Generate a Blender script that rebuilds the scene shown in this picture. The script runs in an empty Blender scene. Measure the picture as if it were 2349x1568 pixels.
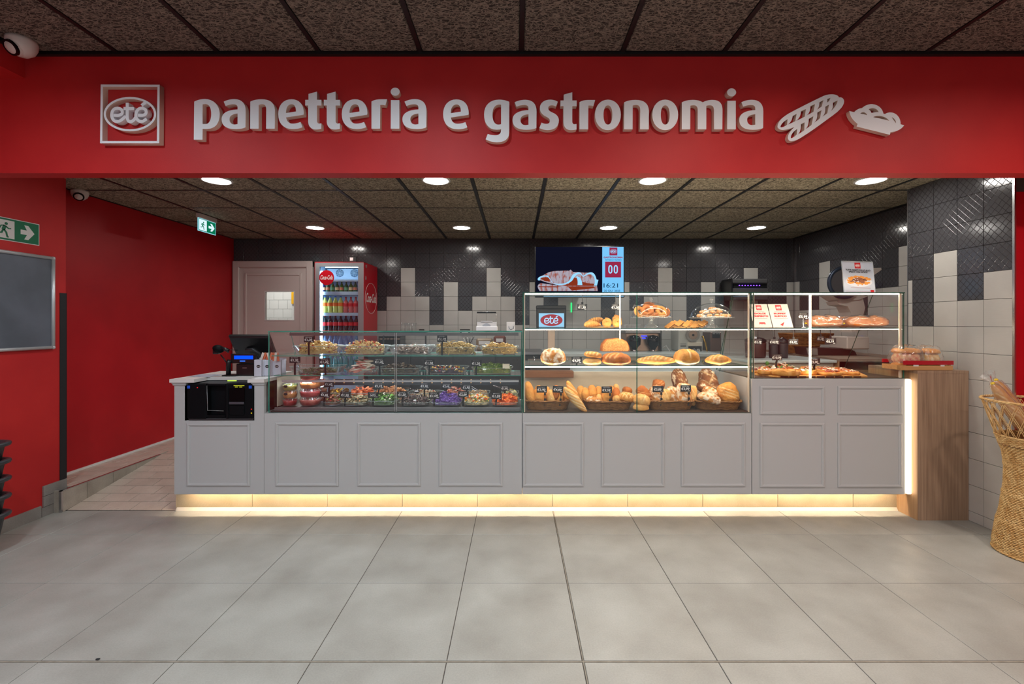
import bpy, bmesh, math, random
from math import sin, cos, pi, radians, atan2, sqrt, floor
from mathutils import Vector, Matrix, noise
random.seed(7)
SC = bpy.context.scene
COL = SC.collection
F, H, CX, CY = 1035.0, 1.494, 1183.0, 741.0   # focal length in px, eye height, vanishing point

# ------------------------------------------------------------------ camera
cd = bpy.data.cameras.new('camera'); cam = bpy.data.objects.new('camera', cd); COL.objects.link(cam)
cam.location = (0, 0, H); cam.rotation_euler = (pi/2, 0, 0)
cd.sensor_width = 36; cd.lens = 36*F/2349
cd.shift_x = (1174.5-CX)/2349; cd.shift_y = (CY-784)/2349
cd.clip_start = .05; cd.clip_end = 100
SC.camera = cam
# ------------------------------------------------------------------ world, exposure
wd = bpy.data.worlds.new('world'); SC.world = wd; wd.use_nodes = True
bg = wd.node_tree.nodes['Background']; bg.inputs[0].default_value = (.83, .94, 1, 1); bg.inputs[1].default_value = .45
SC.view_settings.view_transform = 'Standard'; SC.view_settings.look = 'None'
SC.view_settings.gamma = 1; SC.view_settings.exposure = 0; SC.view_settings.use_curve_mapping = False
SC.cycles.transparent_max_bounces = 48; SC.cycles.max_bounces = 8
SC.cycles.sample_clamp_indirect = 4; SC.cycles.caustics_reflective = False; SC.cycles.caustics_refractive = False
DOWN_FRONT, DOWN_BACK, LED_CASE, LED_BASE, FRIDGE_L = 285.0, 95.0, 20.0, 190.0, 5.0

# ------------------------------------------------------------------ materials
def lin(c):
    if max(c) > 1.001: c = [v/255 for v in c[:3]]
    return tuple(v/12.92 if v <= .04045 else ((v+.055)/1.055)**2.4 for v in c[:3]) + (1,)
MATS = {}
def M(name, col, rough=.5, metal=0, col2=None, scale=8, bump=0, bscale=None, spec=.5, emit=0, ecol=None, coat=0, det=4, lo=.35, hi=.65, stretch=None, world=False):
    if name in MATS: return MATS[name]
    m = bpy.data.materials.new(name); MATS[name] = m; m.use_nodes = True
    nt = m.node_tree; p = nt.nodes['Principled BSDF']; N = nt.nodes.new; L = nt.links.new
    p.inputs['Base Color'].default_value = lin(col); p.inputs['Roughness'].default_value = rough
    p.inputs['Metallic'].default_value = metal; p.inputs['Specular IOR Level'].default_value = spec
    if coat: p.inputs['Coat Weight'].default_value = coat; p.inputs['Coat Roughness'].default_value = .08
    if emit:
        p.inputs['Emission Color'].default_value = lin(ecol or col); p.inputs['Emission Strength'].default_value = emit
    if col2 or bump:
        if world: tc = N('ShaderNodeNewGeometry'); src = tc.outputs['Position']
        else: tc = N('ShaderNodeTexCoord'); src = tc.outputs['Object']
        if stretch:
            mp = N('ShaderNodeMapping'); mp.inputs['Scale'].default_value = stretch; L(src, mp.inputs[0]); src = mp.outputs[0]
    if col2:
        n = N('ShaderNodeTexNoise'); n.inputs['Scale'].default_value = scale; n.inputs['Detail'].default_value = det
        r = N('ShaderNodeValToRGB'); r.color_ramp.elements[0].position = lo; r.color_ramp.elements[1].position = hi
        r.color_ramp.elements[0].color = lin(col); r.color_ramp.elements[1].color = lin(col2)
        L(src, n.inputs[0]); L(n.outputs[0], r.inputs[0]); L(r.outputs[0], p.inputs['Base Color'])
    if bump:
        n = N('ShaderNodeTexNoise'); n.inputs['Scale'].default_value = bscale or scale; n.inputs['Detail'].default_value = det
        b = N('ShaderNodeBump'); b.inputs['Strength'].default_value = bump; b.inputs['Distance'].default_value = .01
        L(src, n.inputs[0]); L(n.outputs[0], b.inputs['Height']); L(b.outputs[0], p.inputs['Normal'])
    return m
def emis(name, col, st):
    if name in MATS: return MATS[name]
    m = bpy.data.materials.new(name); MATS[name] = m; m.use_nodes = True; nt = m.node_tree; nt.nodes.clear()
    e = nt.nodes.new('ShaderNodeEmission'); o = nt.nodes.new('ShaderNodeOutputMaterial')
    e.inputs[0].default_value = lin(col); e.inputs[1].default_value = st; nt.links.new(e.outputs[0], o.inputs[0]); return m
def glass(name, tint=(.97, .99, .98), rough=.02, fmul=1.0, haze=0, hcol=(230, 240, 240), ior=1.45):
    if name in MATS: return MATS[name]
    m = bpy.data.materials.new(name); MATS[name] = m; m.use_nodes = True; nt = m.node_tree; nt.nodes.clear(); N = nt.nodes.new; L = nt.links.new
    t = N('ShaderNodeBsdfTransparent'); t.inputs[0].default_value = (*tint, 1)
    g = N('ShaderNodeBsdfGlossy'); g.inputs['Roughness'].default_value = rough; g.inputs[0].default_value = (1, 1, 1, 1)
    f = N('ShaderNodeLayerWeight'); pw = N('ShaderNodeMath'); pw.operation = 'POWER'; pw.inputs[1].default_value = 5
    ma = N('ShaderNodeMath'); ma.operation = 'MULTIPLY_ADD'; ma.inputs[1].default_value = .96; ma.inputs[2].default_value = .04
    mu = N('ShaderNodeMath'); mu.operation = 'MULTIPLY'; mu.inputs[1].default_value = fmul; mu.use_clamp = True
    L(f.outputs['Facing'], pw.inputs[0]); L(pw.outputs[0], ma.inputs[0])
    x = N('ShaderNodeMixShader'); o = N('ShaderNodeOutputMaterial')
    L(ma.outputs[0], mu.inputs[0]); L(mu.outputs[0], x.inputs[0]); L(t.outputs[0], x.inputs[1]); L(g.outputs[0], x.inputs[2])
    last = x.outputs[0]
    if haze:
        d = N('ShaderNodeBsdfDiffuse'); d.inputs[0].default_value = lin(hcol); y = N('ShaderNodeMixShader'); y.inputs[0].default_value = haze
        L(last, y.inputs[1]); L(d.outputs[0], y.inputs[2]); last = y.outputs[0]
    L(last, o.inputs[0]); return m

def red_paint(name='red paint', a=(192, 40, 40), b=(182, 34, 37), rough=.55):
    return M(name, a, rough, col2=b, scale=3, bump=.06, bscale=260, spec=.35, world=True)
def floor_tile_mat(name, a, b, rough, scale=3.2):
    if name in MATS: return MATS[name]
    m = M(name, a, rough, col2=b, scale=scale, det=9, lo=.3, hi=.72, world=True)
    nt = m.node_tree; N = nt.nodes.new; L = nt.links.new; p = nt.nodes['Principled BSDF']
    g = N('ShaderNodeNewGeometry'); n = N('ShaderNodeTexNoise'); n.inputs['Scale'].default_value = 9; n.inputs['Detail'].default_value = 6
    r = N('ShaderNodeMapRange'); r.inputs[1].default_value = .3; r.inputs[2].default_value = .7; r.inputs[3].default_value = rough-.08; r.inputs[4].default_value = rough+.1
    L(g.outputs['Position'], n.inputs[0]); L(n.outputs[0], r.inputs[0]); L(r.outputs[0], p.inputs['Roughness'])
    sp = N('ShaderNodeTexNoise'); sp.inputs['Scale'].default_value = 130; sp.inputs['Detail'].default_value = 4; sp.inputs['Roughness'].default_value = .7; L(g.outputs['Position'], sp.inputs[0])
    sm = N('ShaderNodeMapRange'); sm.inputs[1].default_value = .3; sm.inputs[2].default_value = .7; sm.inputs[3].default_value = .90; sm.inputs[4].default_value = 1.08; L(sp.outputs[0], sm.inputs[0])
    oi = N('ShaderNodeObjectInfo'); hs = N('ShaderNodeHueSaturation'); mr = N('ShaderNodeMapRange'); mr.inputs[3].default_value = .95; mr.inputs[4].default_value = 1.05
    src = p.inputs['Base Color'].links[0].from_socket
    L(oi.outputs['Random'], mr.inputs[0]); vm = N('ShaderNodeMath'); vm.operation = 'MULTIPLY'; L(mr.outputs[0], vm.inputs[0]); L(sm.outputs[0], vm.inputs[1]); L(vm.outputs[0], hs.inputs['Value']); L(src, hs.inputs['Color']); L(hs.outputs[0], p.inputs['Base Color'])
    return m
def woodwool(name, a, b):
    if name in MATS: return MATS[name]
    m = M(name, a, .9, spec=.1); nt = m.node_tree; N = nt.nodes.new; L = nt.links.new; p = nt.nodes['Principled BSDF']
    g = N('ShaderNodeNewGeometry'); outs = []
    for k, (sc, off) in enumerate(((42, 0), (48, 3.3), (56, 7.7), (38, 12.1), (62, 21.3))):
        mp = N('ShaderNodeMapping'); mp.inputs['Location'].default_value = (off, off*.7, 0); mp.inputs['Rotation'].default_value = (0, 0, off); mp.inputs['Scale'].default_value = (.5, 1, 1)
        n = N('ShaderNodeTexNoise'); n.inputs['Scale'].default_value = sc; n.inputs['Detail'].default_value = .6
        a1 = N('ShaderNodeMath'); a1.operation = 'SUBTRACT'; a1.inputs[1].default_value = .5; a2 = N('ShaderNodeMath'); a2.operation = 'ABSOLUTE'
        mr = N('ShaderNodeMapRange'); mr.inputs[1].default_value = .012; mr.inputs[2].default_value = .04; mr.inputs[3].default_value = 1-.12*k; mr.inputs[4].default_value = 0
        L(g.outputs['Position'], mp.inputs[0]); L(mp.outputs[0], n.inputs[0]); L(n.outputs[0], a1.inputs[0]); L(a1.outputs[0], a2.inputs[0]); L(a2.outputs[0], mr.inputs[0]); outs.append(mr.outputs[0])
    last = outs[0]
    for o_ in outs[1:]:
        m2 = N('ShaderNodeMath'); m2.operation = 'MAXIMUM'; L(last, m2.inputs[0]); L(o_, m2.inputs[1]); last = m2.outputs[0]
    r = N('ShaderNodeValToRGB'); r.color_ramp.elements[0].position = 0; r.color_ramp.elements[1].position = .9
    r.color_ramp.elements[0].color = lin(a); r.color_ramp.elements[1].color = lin(b)
    bp = N('ShaderNodeBump'); bp.inputs['Strength'].default_value = .6; bp.inputs['Distance'].default_value = .003
    L(m2.outputs[0], r.inputs[0]); L(r.outputs[0], p.inputs['Base Color']); L(m2.outputs[0], bp.inputs['Height']); L(bp.outputs[0], p.inputs['Normal'])
    return m
def chainlink(name):
    """glossy anthracite tile with a raised wire mesh relief"""
    m = M(name, (52, 50, 51), .12, spec=.5); nt = m.node_tree; N = nt.nodes.new; L = nt.links.new; p = nt.nodes['Principled BSDF']
    def mt(op, a, b=None, c=None):
        n = N('ShaderNodeMath'); n.operation = op
        for i, v in enumerate((a, b, c)):
            if v is None: continue
            if isinstance(v, (int, float)): n.inputs[i].default_value = v
            else: L(v, n.inputs[i])
        return n.outputs[0]
    g = N('ShaderNodeNewGeometry'); s = N('ShaderNodeSeparateXYZ'); L(g.outputs['Position'], s.inputs[0])
    nz = N('ShaderNodeTexNoise'); nz.inputs['Scale'].default_value = 22; L(g.outputs['Position'], nz.inputs[0])
    wob = mt('MULTIPLY', mt('SUBTRACT', nz.outputs[0], .5), .012)
    u = mt('ADD', mt('ADD', s.outputs[0], s.outputs[1]), wob); v = mt('ADD', mt('MULTIPLY', s.outputs[2], .92), wob)
    P = .050
    d1 = mt('PINGPONG', mt('ADD', u, v), P/2); d2 = mt('PINGPONG', mt('SUBTRACT', u, v), P/2)
    d = mt('MINIMUM', d1, d2)
    h = N('ShaderNodeMapRange'); h.interpolation_type = 'SMOOTHSTEP'; h.inputs[1].default_value = 0; h.inputs[2].default_value = .0035; h.inputs[3].default_value = 1; h.inputs[4].default_value = 0
    L(d, h.inputs[0])
    mix = N('ShaderNodeMix'); mix.data_type = 'RGBA'; mix.inputs[6].default_value = lin((76, 76, 80)); mix.inputs[7].default_value = lin((40, 40, 42)); L(h.outputs[0], mix.inputs[0])
    L(mix.outputs[2], p.inputs['Base Color'])
    bp = N('ShaderNodeBump'); bp.inputs['Strength'].default_value = .7; bp.inputs['Distance'].default_value = .0012; L(h.outputs[0], bp.inputs['Height'])
    n2 = N('ShaderNodeTexNoise'); n2.inputs['Scale'].default_value = 3; L(g.outputs['Position'], n2.inputs[0])
    b2 = N('ShaderNodeBump'); b2.inputs['Strength'].default_value = .15; b2.inputs['Distance'].default_value = .01; L(n2.outputs[0], b2.inputs['Height']); L(bp.outputs[0], b2.inputs['Normal'])
    L(b2.outputs[0], p.inputs['Normal']); return m
def wood(name, a, b, axis='z', rough=.5, sc=6):
    st = {'z': (16, 16, .5), 'x': (.5, 16, 16), 'y': (16, .5, 16)}[axis]
    return M(name, a, rough, col2=b, scale=sc, det=6, stretch=st, bump=.08, bscale=14, lo=.3, hi=.75)
def bread_mat(name, crust, dark, crumb, flour=0):
    if name in MATS: return MATS[name]
    m = M(name, crust, .62, spec=.25); nt = m.node_tree; N = nt.nodes.new; L = nt.links.new; p = nt.nodes['Principled BSDF']
    tc = N('ShaderNodeTexCoord'); n = N('ShaderNodeTexNoise'); n.inputs['Scale'].default_value = 16; n.inputs['Detail'].default_value = 9; n.inputs['Roughness'].default_value = .62
    r = N('ShaderNodeValToRGB'); r.color_ramp.elements[0].position = .36; r.color_ramp.elements[1].position = .7
    r.color_ramp.elements[0].color = lin(crust); r.color_ramp.elements[1].color = lin(dark)
    L(tc.outputs['Object'], n.inputs[0]); L(n.outputs[0], r.inputs[0]); last = r.outputs[0]
    if flour:
        n3 = N('ShaderNodeTexNoise'); n3.inputs['Scale'].default_value = 26; n3.inputs['Detail'].default_value = 8
        r3 = N('ShaderNodeMapRange'); r3.inputs[1].default_value = .62-flour*.25; r3.inputs[2].default_value = .72-flour*.2
        x3 = N('ShaderNodeMix'); x3.data_type = 'RGBA'; x3.inputs[7].default_value = lin((240, 224, 196))
        L(tc.outputs['Object'], n3.inputs[0]); L(n3.outputs[0], r3.inputs[0]); L(r3.outputs[0], x3.inputs[0]); L(last, x3.inputs[6]); last = x3.outputs[2]
    at = N('ShaderNodeAttribute'); at.attribute_name = 'pale'
    x = N('ShaderNodeMix'); x.data_type = 'RGBA'; x.inputs[7].default_value = lin(crumb); L(at.outputs['Fac'], x.inputs[0]); L(last, x.inputs[6])
    L(x.outputs[2], p.inputs['Base Color'])
    b = N('ShaderNodeBump'); b.inputs['Strength'].default_value = .8; b.inputs['Distance'].default_value = .006
    n4 = N('ShaderNodeTexNoise'); n4.inputs['Scale'].default_value = 45; n4.inputs['Detail'].default_value = 7; L(tc.outputs['Object'], n4.inputs[0])
    L(n4.outputs[0], b.inputs['Height']); L(b.outputs[0], p.inputs['Normal']); return m

RED = red_paint()
GLASS = glass('case glass', (.99, .996, .994), fmul=.8)
GLASS_CLEAR = glass('dish glass', (.992, .998, .996), fmul=1.0, haze=.02)
PLASTIC = glass('clear plastic', (.99, .99, .99), rough=.12, fmul=1.4, haze=.05)
BAGP = glass('cellophane', (.99, .99, .99), rough=.16, fmul=2.6, haze=.07)
DOMEP = glass('dome plastic', (.985, .985, .99), rough=.03, fmul=1.2)
GEDGE = M('green glass edge', (40, 128, 112), .12, col2=(90, 170, 152), scale=6, spec=.6)
GEDGE2 = M('dark green glass edge', (14, 66, 54), .1, col2=(40, 110, 92), scale=5, spec=.6)
CHROME = M('brushed steel', (190, 190, 192), .25, 1)
STEEL = M('dull steel', (150, 150, 152), .4, .9)
PANEL = M('light grey lacquer', (187, 189, 190), .38, spec=.4)
WHITE = M('white satin', (225, 225, 224), .4)
BLACK = M('black plastic', (18, 19, 22), .35)
BLACKG = M('black gloss', (10, 11, 14), .1, spec=.3)
DARK = M('dark grey plastic', (48, 50, 54), .45)
PRINTW = M('white print', (238, 238, 236), .6)
PRINTB = M('black print', (22, 22, 24), .6)
PRINTR = M('red print', (196, 34, 40), .5)
LEDM = emis('warm white led', (255, 236, 208), LED_CASE)
LEDB = emis('warm base led', (255, 228, 190), LED_BASE)
CREAM = M('cream board', (222, 208, 182), .5)
MATS_B = dict(
 gold=bread_mat('golden crust', (218, 160, 82), (184, 112, 46), (242, 214, 160)),
 pale=bread_mat('pale crust', (228, 186, 118), (208, 146, 74), (248, 228, 180)),
 brown=bread_mat('brown crust', (196, 120, 56), (158, 84, 34), (236, 190, 130)),
 flour=bread_mat('floury crust', (214, 152, 84), (176, 108, 50), (248, 234, 206), .55),
 rye=bread_mat('dark floury crust', (150, 96, 52), (108, 62, 30), (214, 180, 130), .35),
 crumb=bread_mat('open crumb', (226, 178, 108), (206, 150, 78), (250, 220, 160)))

# ------------------------------------------------------------------ geometry
def X(px, Y): return (px-CX)*Y/F
def Z(py, Y): return H-(py-CY)*Y/F
class MB:
    def __init__(s): s.v = []; s.f = []; s.m = []; s.sm = []; s.pale = None
    def add(s, vs, fs, mi=0, smooth=False):
        o = len(s.v); s.v += [tuple(v) for v in vs]
        for f in fs: s.f.append([o+i for i in f]); s.m.append(mi); s.sm.append(smooth)
        return s
    def box(s, x0, x1, y0, y1, z0, z1, mi=0, edge=None, thin=None):
        """thin='x'|'y'|'z': faces across that axis get mi, the others edge"""
        vs = [(x0,y0,z0),(x1,y0,z0),(x1,y1,z0),(x0,y1,z0),(x0,y0,z1),(x1,y0,z1),(x1,y1,z1),(x0,y1,z1)]
        fs = [((0,3,2,1),'z'),((4,5,6,7),'z'),((0,1,5,4),'y'),((2,3,7,6),'y'),((1,2,6,5),'x'),((3,0,4,7),'x')]
        o = len(s.v); s.v += vs
        for f, a in fs:
            s.f.append([o+i for i in f]); s.m.append(mi if (edge is None or a == thin) else edge); s.sm.append(False)
        return s
    def bbox(s, x0, x1, y0, y1, z0, z1, b=.003, mi=0):
        """box with chamfered edges (octagon prism rings)"""
        b = min(b, (x1-x0)*.45, (y1-y0)*.45, (z1-z0)*.45); vs = []
        for z, i in ((z0, b), (z0+b, 0), (z1-b, 0), (z1, b)):
            q = [(x0+i+ (0 if i else b), y0+i), (x1-i-(0 if i else b), y0+i), (x1-i, y0+i+(0 if i else b)), (x1-i, y1-i-(0 if i else b)),
                 (x1-i-(0 if i else b), y1-i), (x0+i+(0 if i else b), y1-i), (x0+i, y1-i-(0 if i else b)), (x0+i, y0+i+(0 if i else b))]
            vs += [(x, y, z) for x, y in q]
        fs = []
        for r in range(3):
            for k in range(8):
                a = r*8+k; c = r*8+(k+1) % 8; fs.append((a, c, c+8, a+8))
        fs.append(tuple(range(7, -1, -1))); fs.append(tuple(range(24, 32)))
        return s.add(vs, fs, mi)
    def prism(s, poly, y0, y1, mi=0, ax='y'):
        """poly: 2D points; extruded along ax"""
        n = len(poly)
        def P(p, t):
            return (p[0], t, p[1]) if ax == 'y' else ((t, p[0], p[1]) if ax == 'x' else (p[0], p[1], t))
        vs = [P(p, y0) for p in poly]+[P(p, y1) for p in poly]
        fs = [tuple(range(n)), tuple(range(2*n-1, n-1, -1))]+[(i, i+n, (i+1) % n+n, (i+1) % n) for i in range(n)]
        return s.add(vs, fs, mi)
    def lathe(s, prof, c=(0, 0, 0), n=24, mi=0, smooth=True, sx=1, sy=1, cap=True):
        vs = []
        for r, z in prof:
            for k in range(n): a = 2*pi*k/n; vs.append((c[0]+r*cos(a)*sx, c[1]+r*sin(a)*sy, c[2]+z))
        fs = []
        for i in range(len(prof)-1):
            for k in range(n): fs.append((i*n+k, i*n+(k+1) % n, (i+1)*n+(k+1) % n, (i+1)*n+k))
        if cap:
            fs.append(tuple(range(n-1, -1, -1))); fs.append(tuple((len(prof)-1)*n+k for k in range(n)))
        return s.add(vs, fs, mi, smooth)
    def tube(s, pts, r, n=6, mi=0, closed=False, cap=True, smooth=True):
        pts = [Vector(p) for p in pts]; m = len(pts); vs = []; up = Vector((0, 0, 1)); prev = None
        for i, p in enumerate(pts):
            if closed: t = pts[(i+1) % m]-pts[i-1]
            else: t = pts[min(i+1, m-1)]-pts[max(i-1, 0)]
            if t.length < 1e-9: t = Vector((1, 0, 0))
            t.normalize()
            if prev is None:
                a = up.cross(t)
                if a.length < .1: a = Vector((1, 0, 0)).cross(t)
            else: a = prev-t*prev.dot(t)
            a.normalize(); b = t.cross(a); prev = a
            rr = r[i] if isinstance(r, (list, tuple)) else r
            for k in range(n): w = 2*pi*k/n; vs.append(p+a*(rr*cos(w))+b*(rr*sin(w)))
        fs = []
        for i in range(m if closed else m-1):
            j = (i+1) % m
            for k in range(n): fs.append((i*n+k, i*n+(k+1) % n, j*n+(k+1) % n, j*n+k))
        if cap and not closed: fs.append(tuple(range(n-1, -1, -1))); fs.append(tuple((m-1)*n+k for k in range(n)))
        return s.add(vs, fs, mi, smooth)
    def ball(s, c, rx, ry=None, rz=None, nu=8, nv=6, mi=0, M3=None):
        ry = ry or rx; rz = rz or rx; vs = [(0, 0, -rz)]
        for j in range(1, nv):
            ph = -pi/2+pi*j/nv
            for k in range(nu): a = 2*pi*k/nu; vs.append((rx*cos(ph)*cos(a), ry*cos(ph)*sin(a), rz*sin(ph)))
        vs.append((0, 0, rz)); fs = []
        for k in range(nu): fs.append((0, 1+(k+1) % nu, 1+k))
        for j in range(nv-2):
            for k in range(nu): a = 1+j*nu; fs.append((a+k, a+(k+1) % nu, a+nu+(k+1) % nu, a+nu+k))
        t = len(vs)-1; a = 1+(nv-2)*nu
        for k in range(nu): fs.append((a+k, a+(k+1) % nu, t))
        if M3: vs = [M3 @ Vector(v) for v in vs]
        return s.add([(v[0]+c[0], v[1]+c[1], v[2]+c[2]) for v in vs], fs, mi, True)
    def obox(s, c, d, R, mi=0):
        vs = [Vector(c)+R @ Vector((a*d[0]/2, b*d[1]/2, e*d[2]/2)) for e in (-1, 1) for a, b in ((-1, -1), (1, -1), (1, 1), (-1, 1))]
        return s.add(vs, [(0,3,2,1),(4,5,6,7),(0,1,5,4),(1,2,6,5),(2,3,7,6),(3,0,4,7)], mi)
    def mesh(s, name, mats, off=(0, 0, 0)):
        me = bpy.data.meshes.new(name)
        me.from_pydata([(v[0]-off[0], v[1]-off[1], v[2]-off[2]) for v in s.v], [], s.f)
        for m in (mats if isinstance(mats, (list, tuple)) else [mats]): me.materials.append(m)
        me.polygons.foreach_set('material_index', s.m); me.polygons.foreach_set('use_smooth', s.sm)
        if s.pale is not None:
            at = me.attributes.new('pale', 'FLOAT', 'POINT'); at.data.foreach_set('value', s.pale)
        me.update(); return me
def wloc(o):
    p = Vector((0, 0, 0))
    while o: p += o.location; o = o.parent
    return p
def link(name, me, parent=None, loc=(0, 0, 0), rot=(0, 0, 0)):
    o = bpy.data.objects.new(name, me); COL.objects.link(o); o.location = loc; o.rotation_euler = rot
    if parent: o.parent = parent
    return o
def part(name, mb, mats, parent=None, local=False, label=None, kind=None):
    """world coordinates unless local"""
    off = (0, 0, 0) if (parent is None or local) else wloc(parent)
    if isinstance(mb, MB): mb = mb.mesh(name, mats, off)
    o = link(name, mb, parent)
    if label: o['label'] = label
    if kind: o['kind'] = kind
    return o
def tag(o, label, cat, group=None, kind=None):
    o['label'] = label; o['category'] = cat
    if group: o['group'] = group
    if kind: o['kind'] = kind
    return o
def thing(name, label, cat, loc=(0, 0, 0), rot=(0, 0, 0), group=None):
    o = link(name, None, None, loc, rot); o.empty_display_size = .05; return tag(o, label, cat, group)
def single(name, mb, mats, label, cat, group=None, kind=None, c=None):
    """one-mesh thing; mb in world coords, origin put at the centre of its base"""
    if c is None:
        xs = [v[0] for v in mb.v]; ys = [v[1] for v in mb.v]; zs = [v[2] for v in mb.v]
        c = ((min(xs)+max(xs))/2, (min(ys)+max(ys))/2, min(zs))
    o = link(name, mb.mesh(name, mats, c), None, c); return tag(o, label, cat, group, kind)
def struct(name, mb, mats, parent=None):
    o = part(name, mb, mats, parent)
    if parent is None: o['kind'] = 'structure'
    return o
def copy_tree(o, parent=None):
    c = o.copy(); COL.objects.link(c); c.parent = parent
    for ch in list(o.children): copy_tree(ch, c)
    return c
# ---- outlines
def flat_path(d, n=8):
    """'M x y L x y C .. Q .. Z' -> list of closed loops"""
    tk = d.replace(',', ' ').split(); loops = []; cur = []; i = 0; cmd = None; p = (0, 0)
    def num():
        nonlocal i
        v = float(tk[i]); i += 1; return v
    while i < len(tk):
        if tk[i].isalpha():
            cmd = tk[i]; i += 1
            if cmd == 'Z': loops.append(cur); cur = []; continue
        if cmd == 'M': p = (num(), num()); cur = [p]; cmd = 'L'
        elif cmd == 'L': p = (num(), num()); cur.append(p)
        elif cmd == 'Q':
            a = (num(), num()); b = (num(), num())
            for k in range(1, n+1):
                t = k/n; cur.append(tuple((1-t)**2*p[j]+2*t*(1-t)*a[j]+t*t*b[j] for j in (0, 1)))
            p = b
        elif cmd == 'C':
            a = (num(), num()); c = (num(), num()); b = (num(), num())
            for k in range(1, n+1):
                t = k/n; cur.append(tuple((1-t)**3*p[j]+3*t*(1-t)**2*a[j]+3*t*t*(1-t)*c[j]+t**3*b[j] for j in (0, 1)))
            p = b
    if cur: loops.append(cur)
    return loops
def ell(cx, cy, rx, ry, n=40): return [(cx+rx*cos(2*pi*k/n), cy+ry*sin(2*pi*k/n)) for k in range(n)]
def fill_mesh(name, loops, ext, mat, bevel=0):
    """filled outline in the XZ plane, facing -Y, centred depth 0, thickness 2*ext"""
    cu = bpy.data.curves.new(name, 'CURVE'); cu.dimensions = '2D'; cu.fill_mode = 'BOTH'; cu.extrude = ext
    if bevel: cu.bevel_depth = bevel; cu.bevel_resolution = 1; cu.offset = -bevel
    for lp in loops:
        q = [lp[0]]
        for p in lp[1:]:
            if abs(p[0]-q[-1][0])+abs(p[1]-q[-1][1]) > 1e-6: q.append(p)
        if abs(q[0][0]-q[-1][0])+abs(q[0][1]-q[-1][1]) < 1e-6: q.pop()
        sp = cu.splines.new('POLY'); sp.points.add(len(q)-1)
        for k, p in enumerate(q): sp.points[k].co = (p[0], p[1], 0, 1)
        sp.use_cyclic_u = True
    return curve_to_mesh(name, cu, mat)
def curve_to_mesh(name, cu, mat):
    ob = bpy.data.objects.new('tmp', cu); COL.objects.link(ob)
    me = bpy.data.meshes.new_from_object(ob); me.name = name
    bpy.data.objects.remove(ob); bpy.data.curves.remove(cu)
    me.transform(Matrix.Rotation(pi/2, 4, 'X'))
    me.materials.clear(); me.materials.append(mat); return me
TXT = {}
def text_mesh(s, size, mat, ext=.0004, bold=0, shear=0, sp=1.0, width=None):
    k = (s, round(size, 5), mat.name, ext, bold, shear, sp, width)
    if k in TXT: return TXT[k]
    cu = bpy.data.curves.new('print', 'FONT'); cu.body = s; cu.size = size; cu.align_x = 'CENTER'; cu.align_y = 'CENTER'
    cu.extrude = ext; cu.offset = bold; cu.shear = shear; cu.resolution_u = 3; cu.space_character = sp
    me = curve_to_mesh('print', cu, mat)
    xs = [v.co.x for v in me.vertices]
    if width and xs:
        me.transform(Matrix.Diagonal((width/(max(xs)-min(xs)), 1, 1, 1)))
        xs = [v.co.x for v in me.vertices]; me.transform(Matrix.Translation((-(max(xs)+min(xs))/2, 0, 0)))
    TXT[k] = me; return me
def join_meshes(name, items, mats):
    """items: (mesh, matrix, slot)"""
    mb = MB()
    for me, mx, sl in items:
        mb.add([mx @ v.co for v in me.vertices], [tuple(p.vertices) for p in me.polygons], sl)
    return mb
def ribbon(mb, pts, w, y0, y1, mi=0):
    """flat stroke of width w along pts (x,z), thickness y0..y1"""
    P = [Vector((p[0], p[1])) for p in pts]; n = len(P); Lp = []; Rp = []
    for i in range(n):
        t = (P[min(i+1, n-1)]-P[max(i-1, 0)]).normalized(); nn = Vector((-t.y, t.x))*w/2
        Lp.append(P[i]+nn); Rp.append(P[i]-nn)
    vs = []
    for i in range(n): vs += [(Lp[i].x, y0, Lp[i].y), (Rp[i].x, y0, Rp[i].y), (Rp[i].x, y1, Rp[i].y), (Lp[i].x, y1, Lp[i].y)]
    fs = [(0, 1, 2, 3), tuple(4*(n-1)+k for k in (3, 2, 1, 0))]
    for i in range(n-1):
        for k in range(4): fs.append((4*i+k, 4*i+4+k, 4*i+4+(k+1) % 4, 4*i+(k+1) % 4))
    return mb.add(vs, fs, mi)
def catmull(pts, n=6):
    out = []; P = [pts[0]]+list(pts)+[pts[-1]]; dim = len(pts[0])
    for i in range(1, len(P)-2):
        for k in range(n):
            t = k/n
            out.append(tuple(.5*((2*P[i][j])+(-P[i-1][j]+P[i+1][j])*t+(2*P[i-1][j]-5*P[i][j]+4*P[i+1][j]-P[i+2][j])*t*t+(-P[i-1][j]+3*P[i][j]-3*P[i+1][j]+P[i+2][j])*t**3) for j in range(dim)))
    out.append(tuple(pts[-1])); return out
LOGO_ST = [([(385,800),(500,800),(570,760),(565,690),(500,650),(410,660),(355,730),(350,840),(400,920),(480,935),(560,900),(650,820)], 1),
 ([(685,530),(685,700),(685,850),(710,925),(770,940),(830,900),(880,830)], 1), ([(605,655),(835,655)], 0),
 ([(915,800),(1040,800),(1095,760),(1090,690),(1030,650),(940,665),(885,740),(880,850),(940,925),(1020,935),(1110,880)], 1), ([(1000,590),(1090,520)], 0)]
def logo_strokes(mb, cx, cz, s, y0, y1, mi=0, wmul=1.0):
    """'ete' with accent; s = metres per drawing unit, drawing centred on (742,775)"""
    for k_, (pts, sm) in enumerate(LOGO_ST):
        dy = k_*min(.0004, abs(y1-y0)*.08)
        p = [(cx+(a-742)*s, cz-(b-775)*s) for a, b in pts]
        if sm: p = catmull(p, 5)
        ribbon(mb, p, 66*s*wmul, y0-dy, y1-dy, mi)
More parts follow.
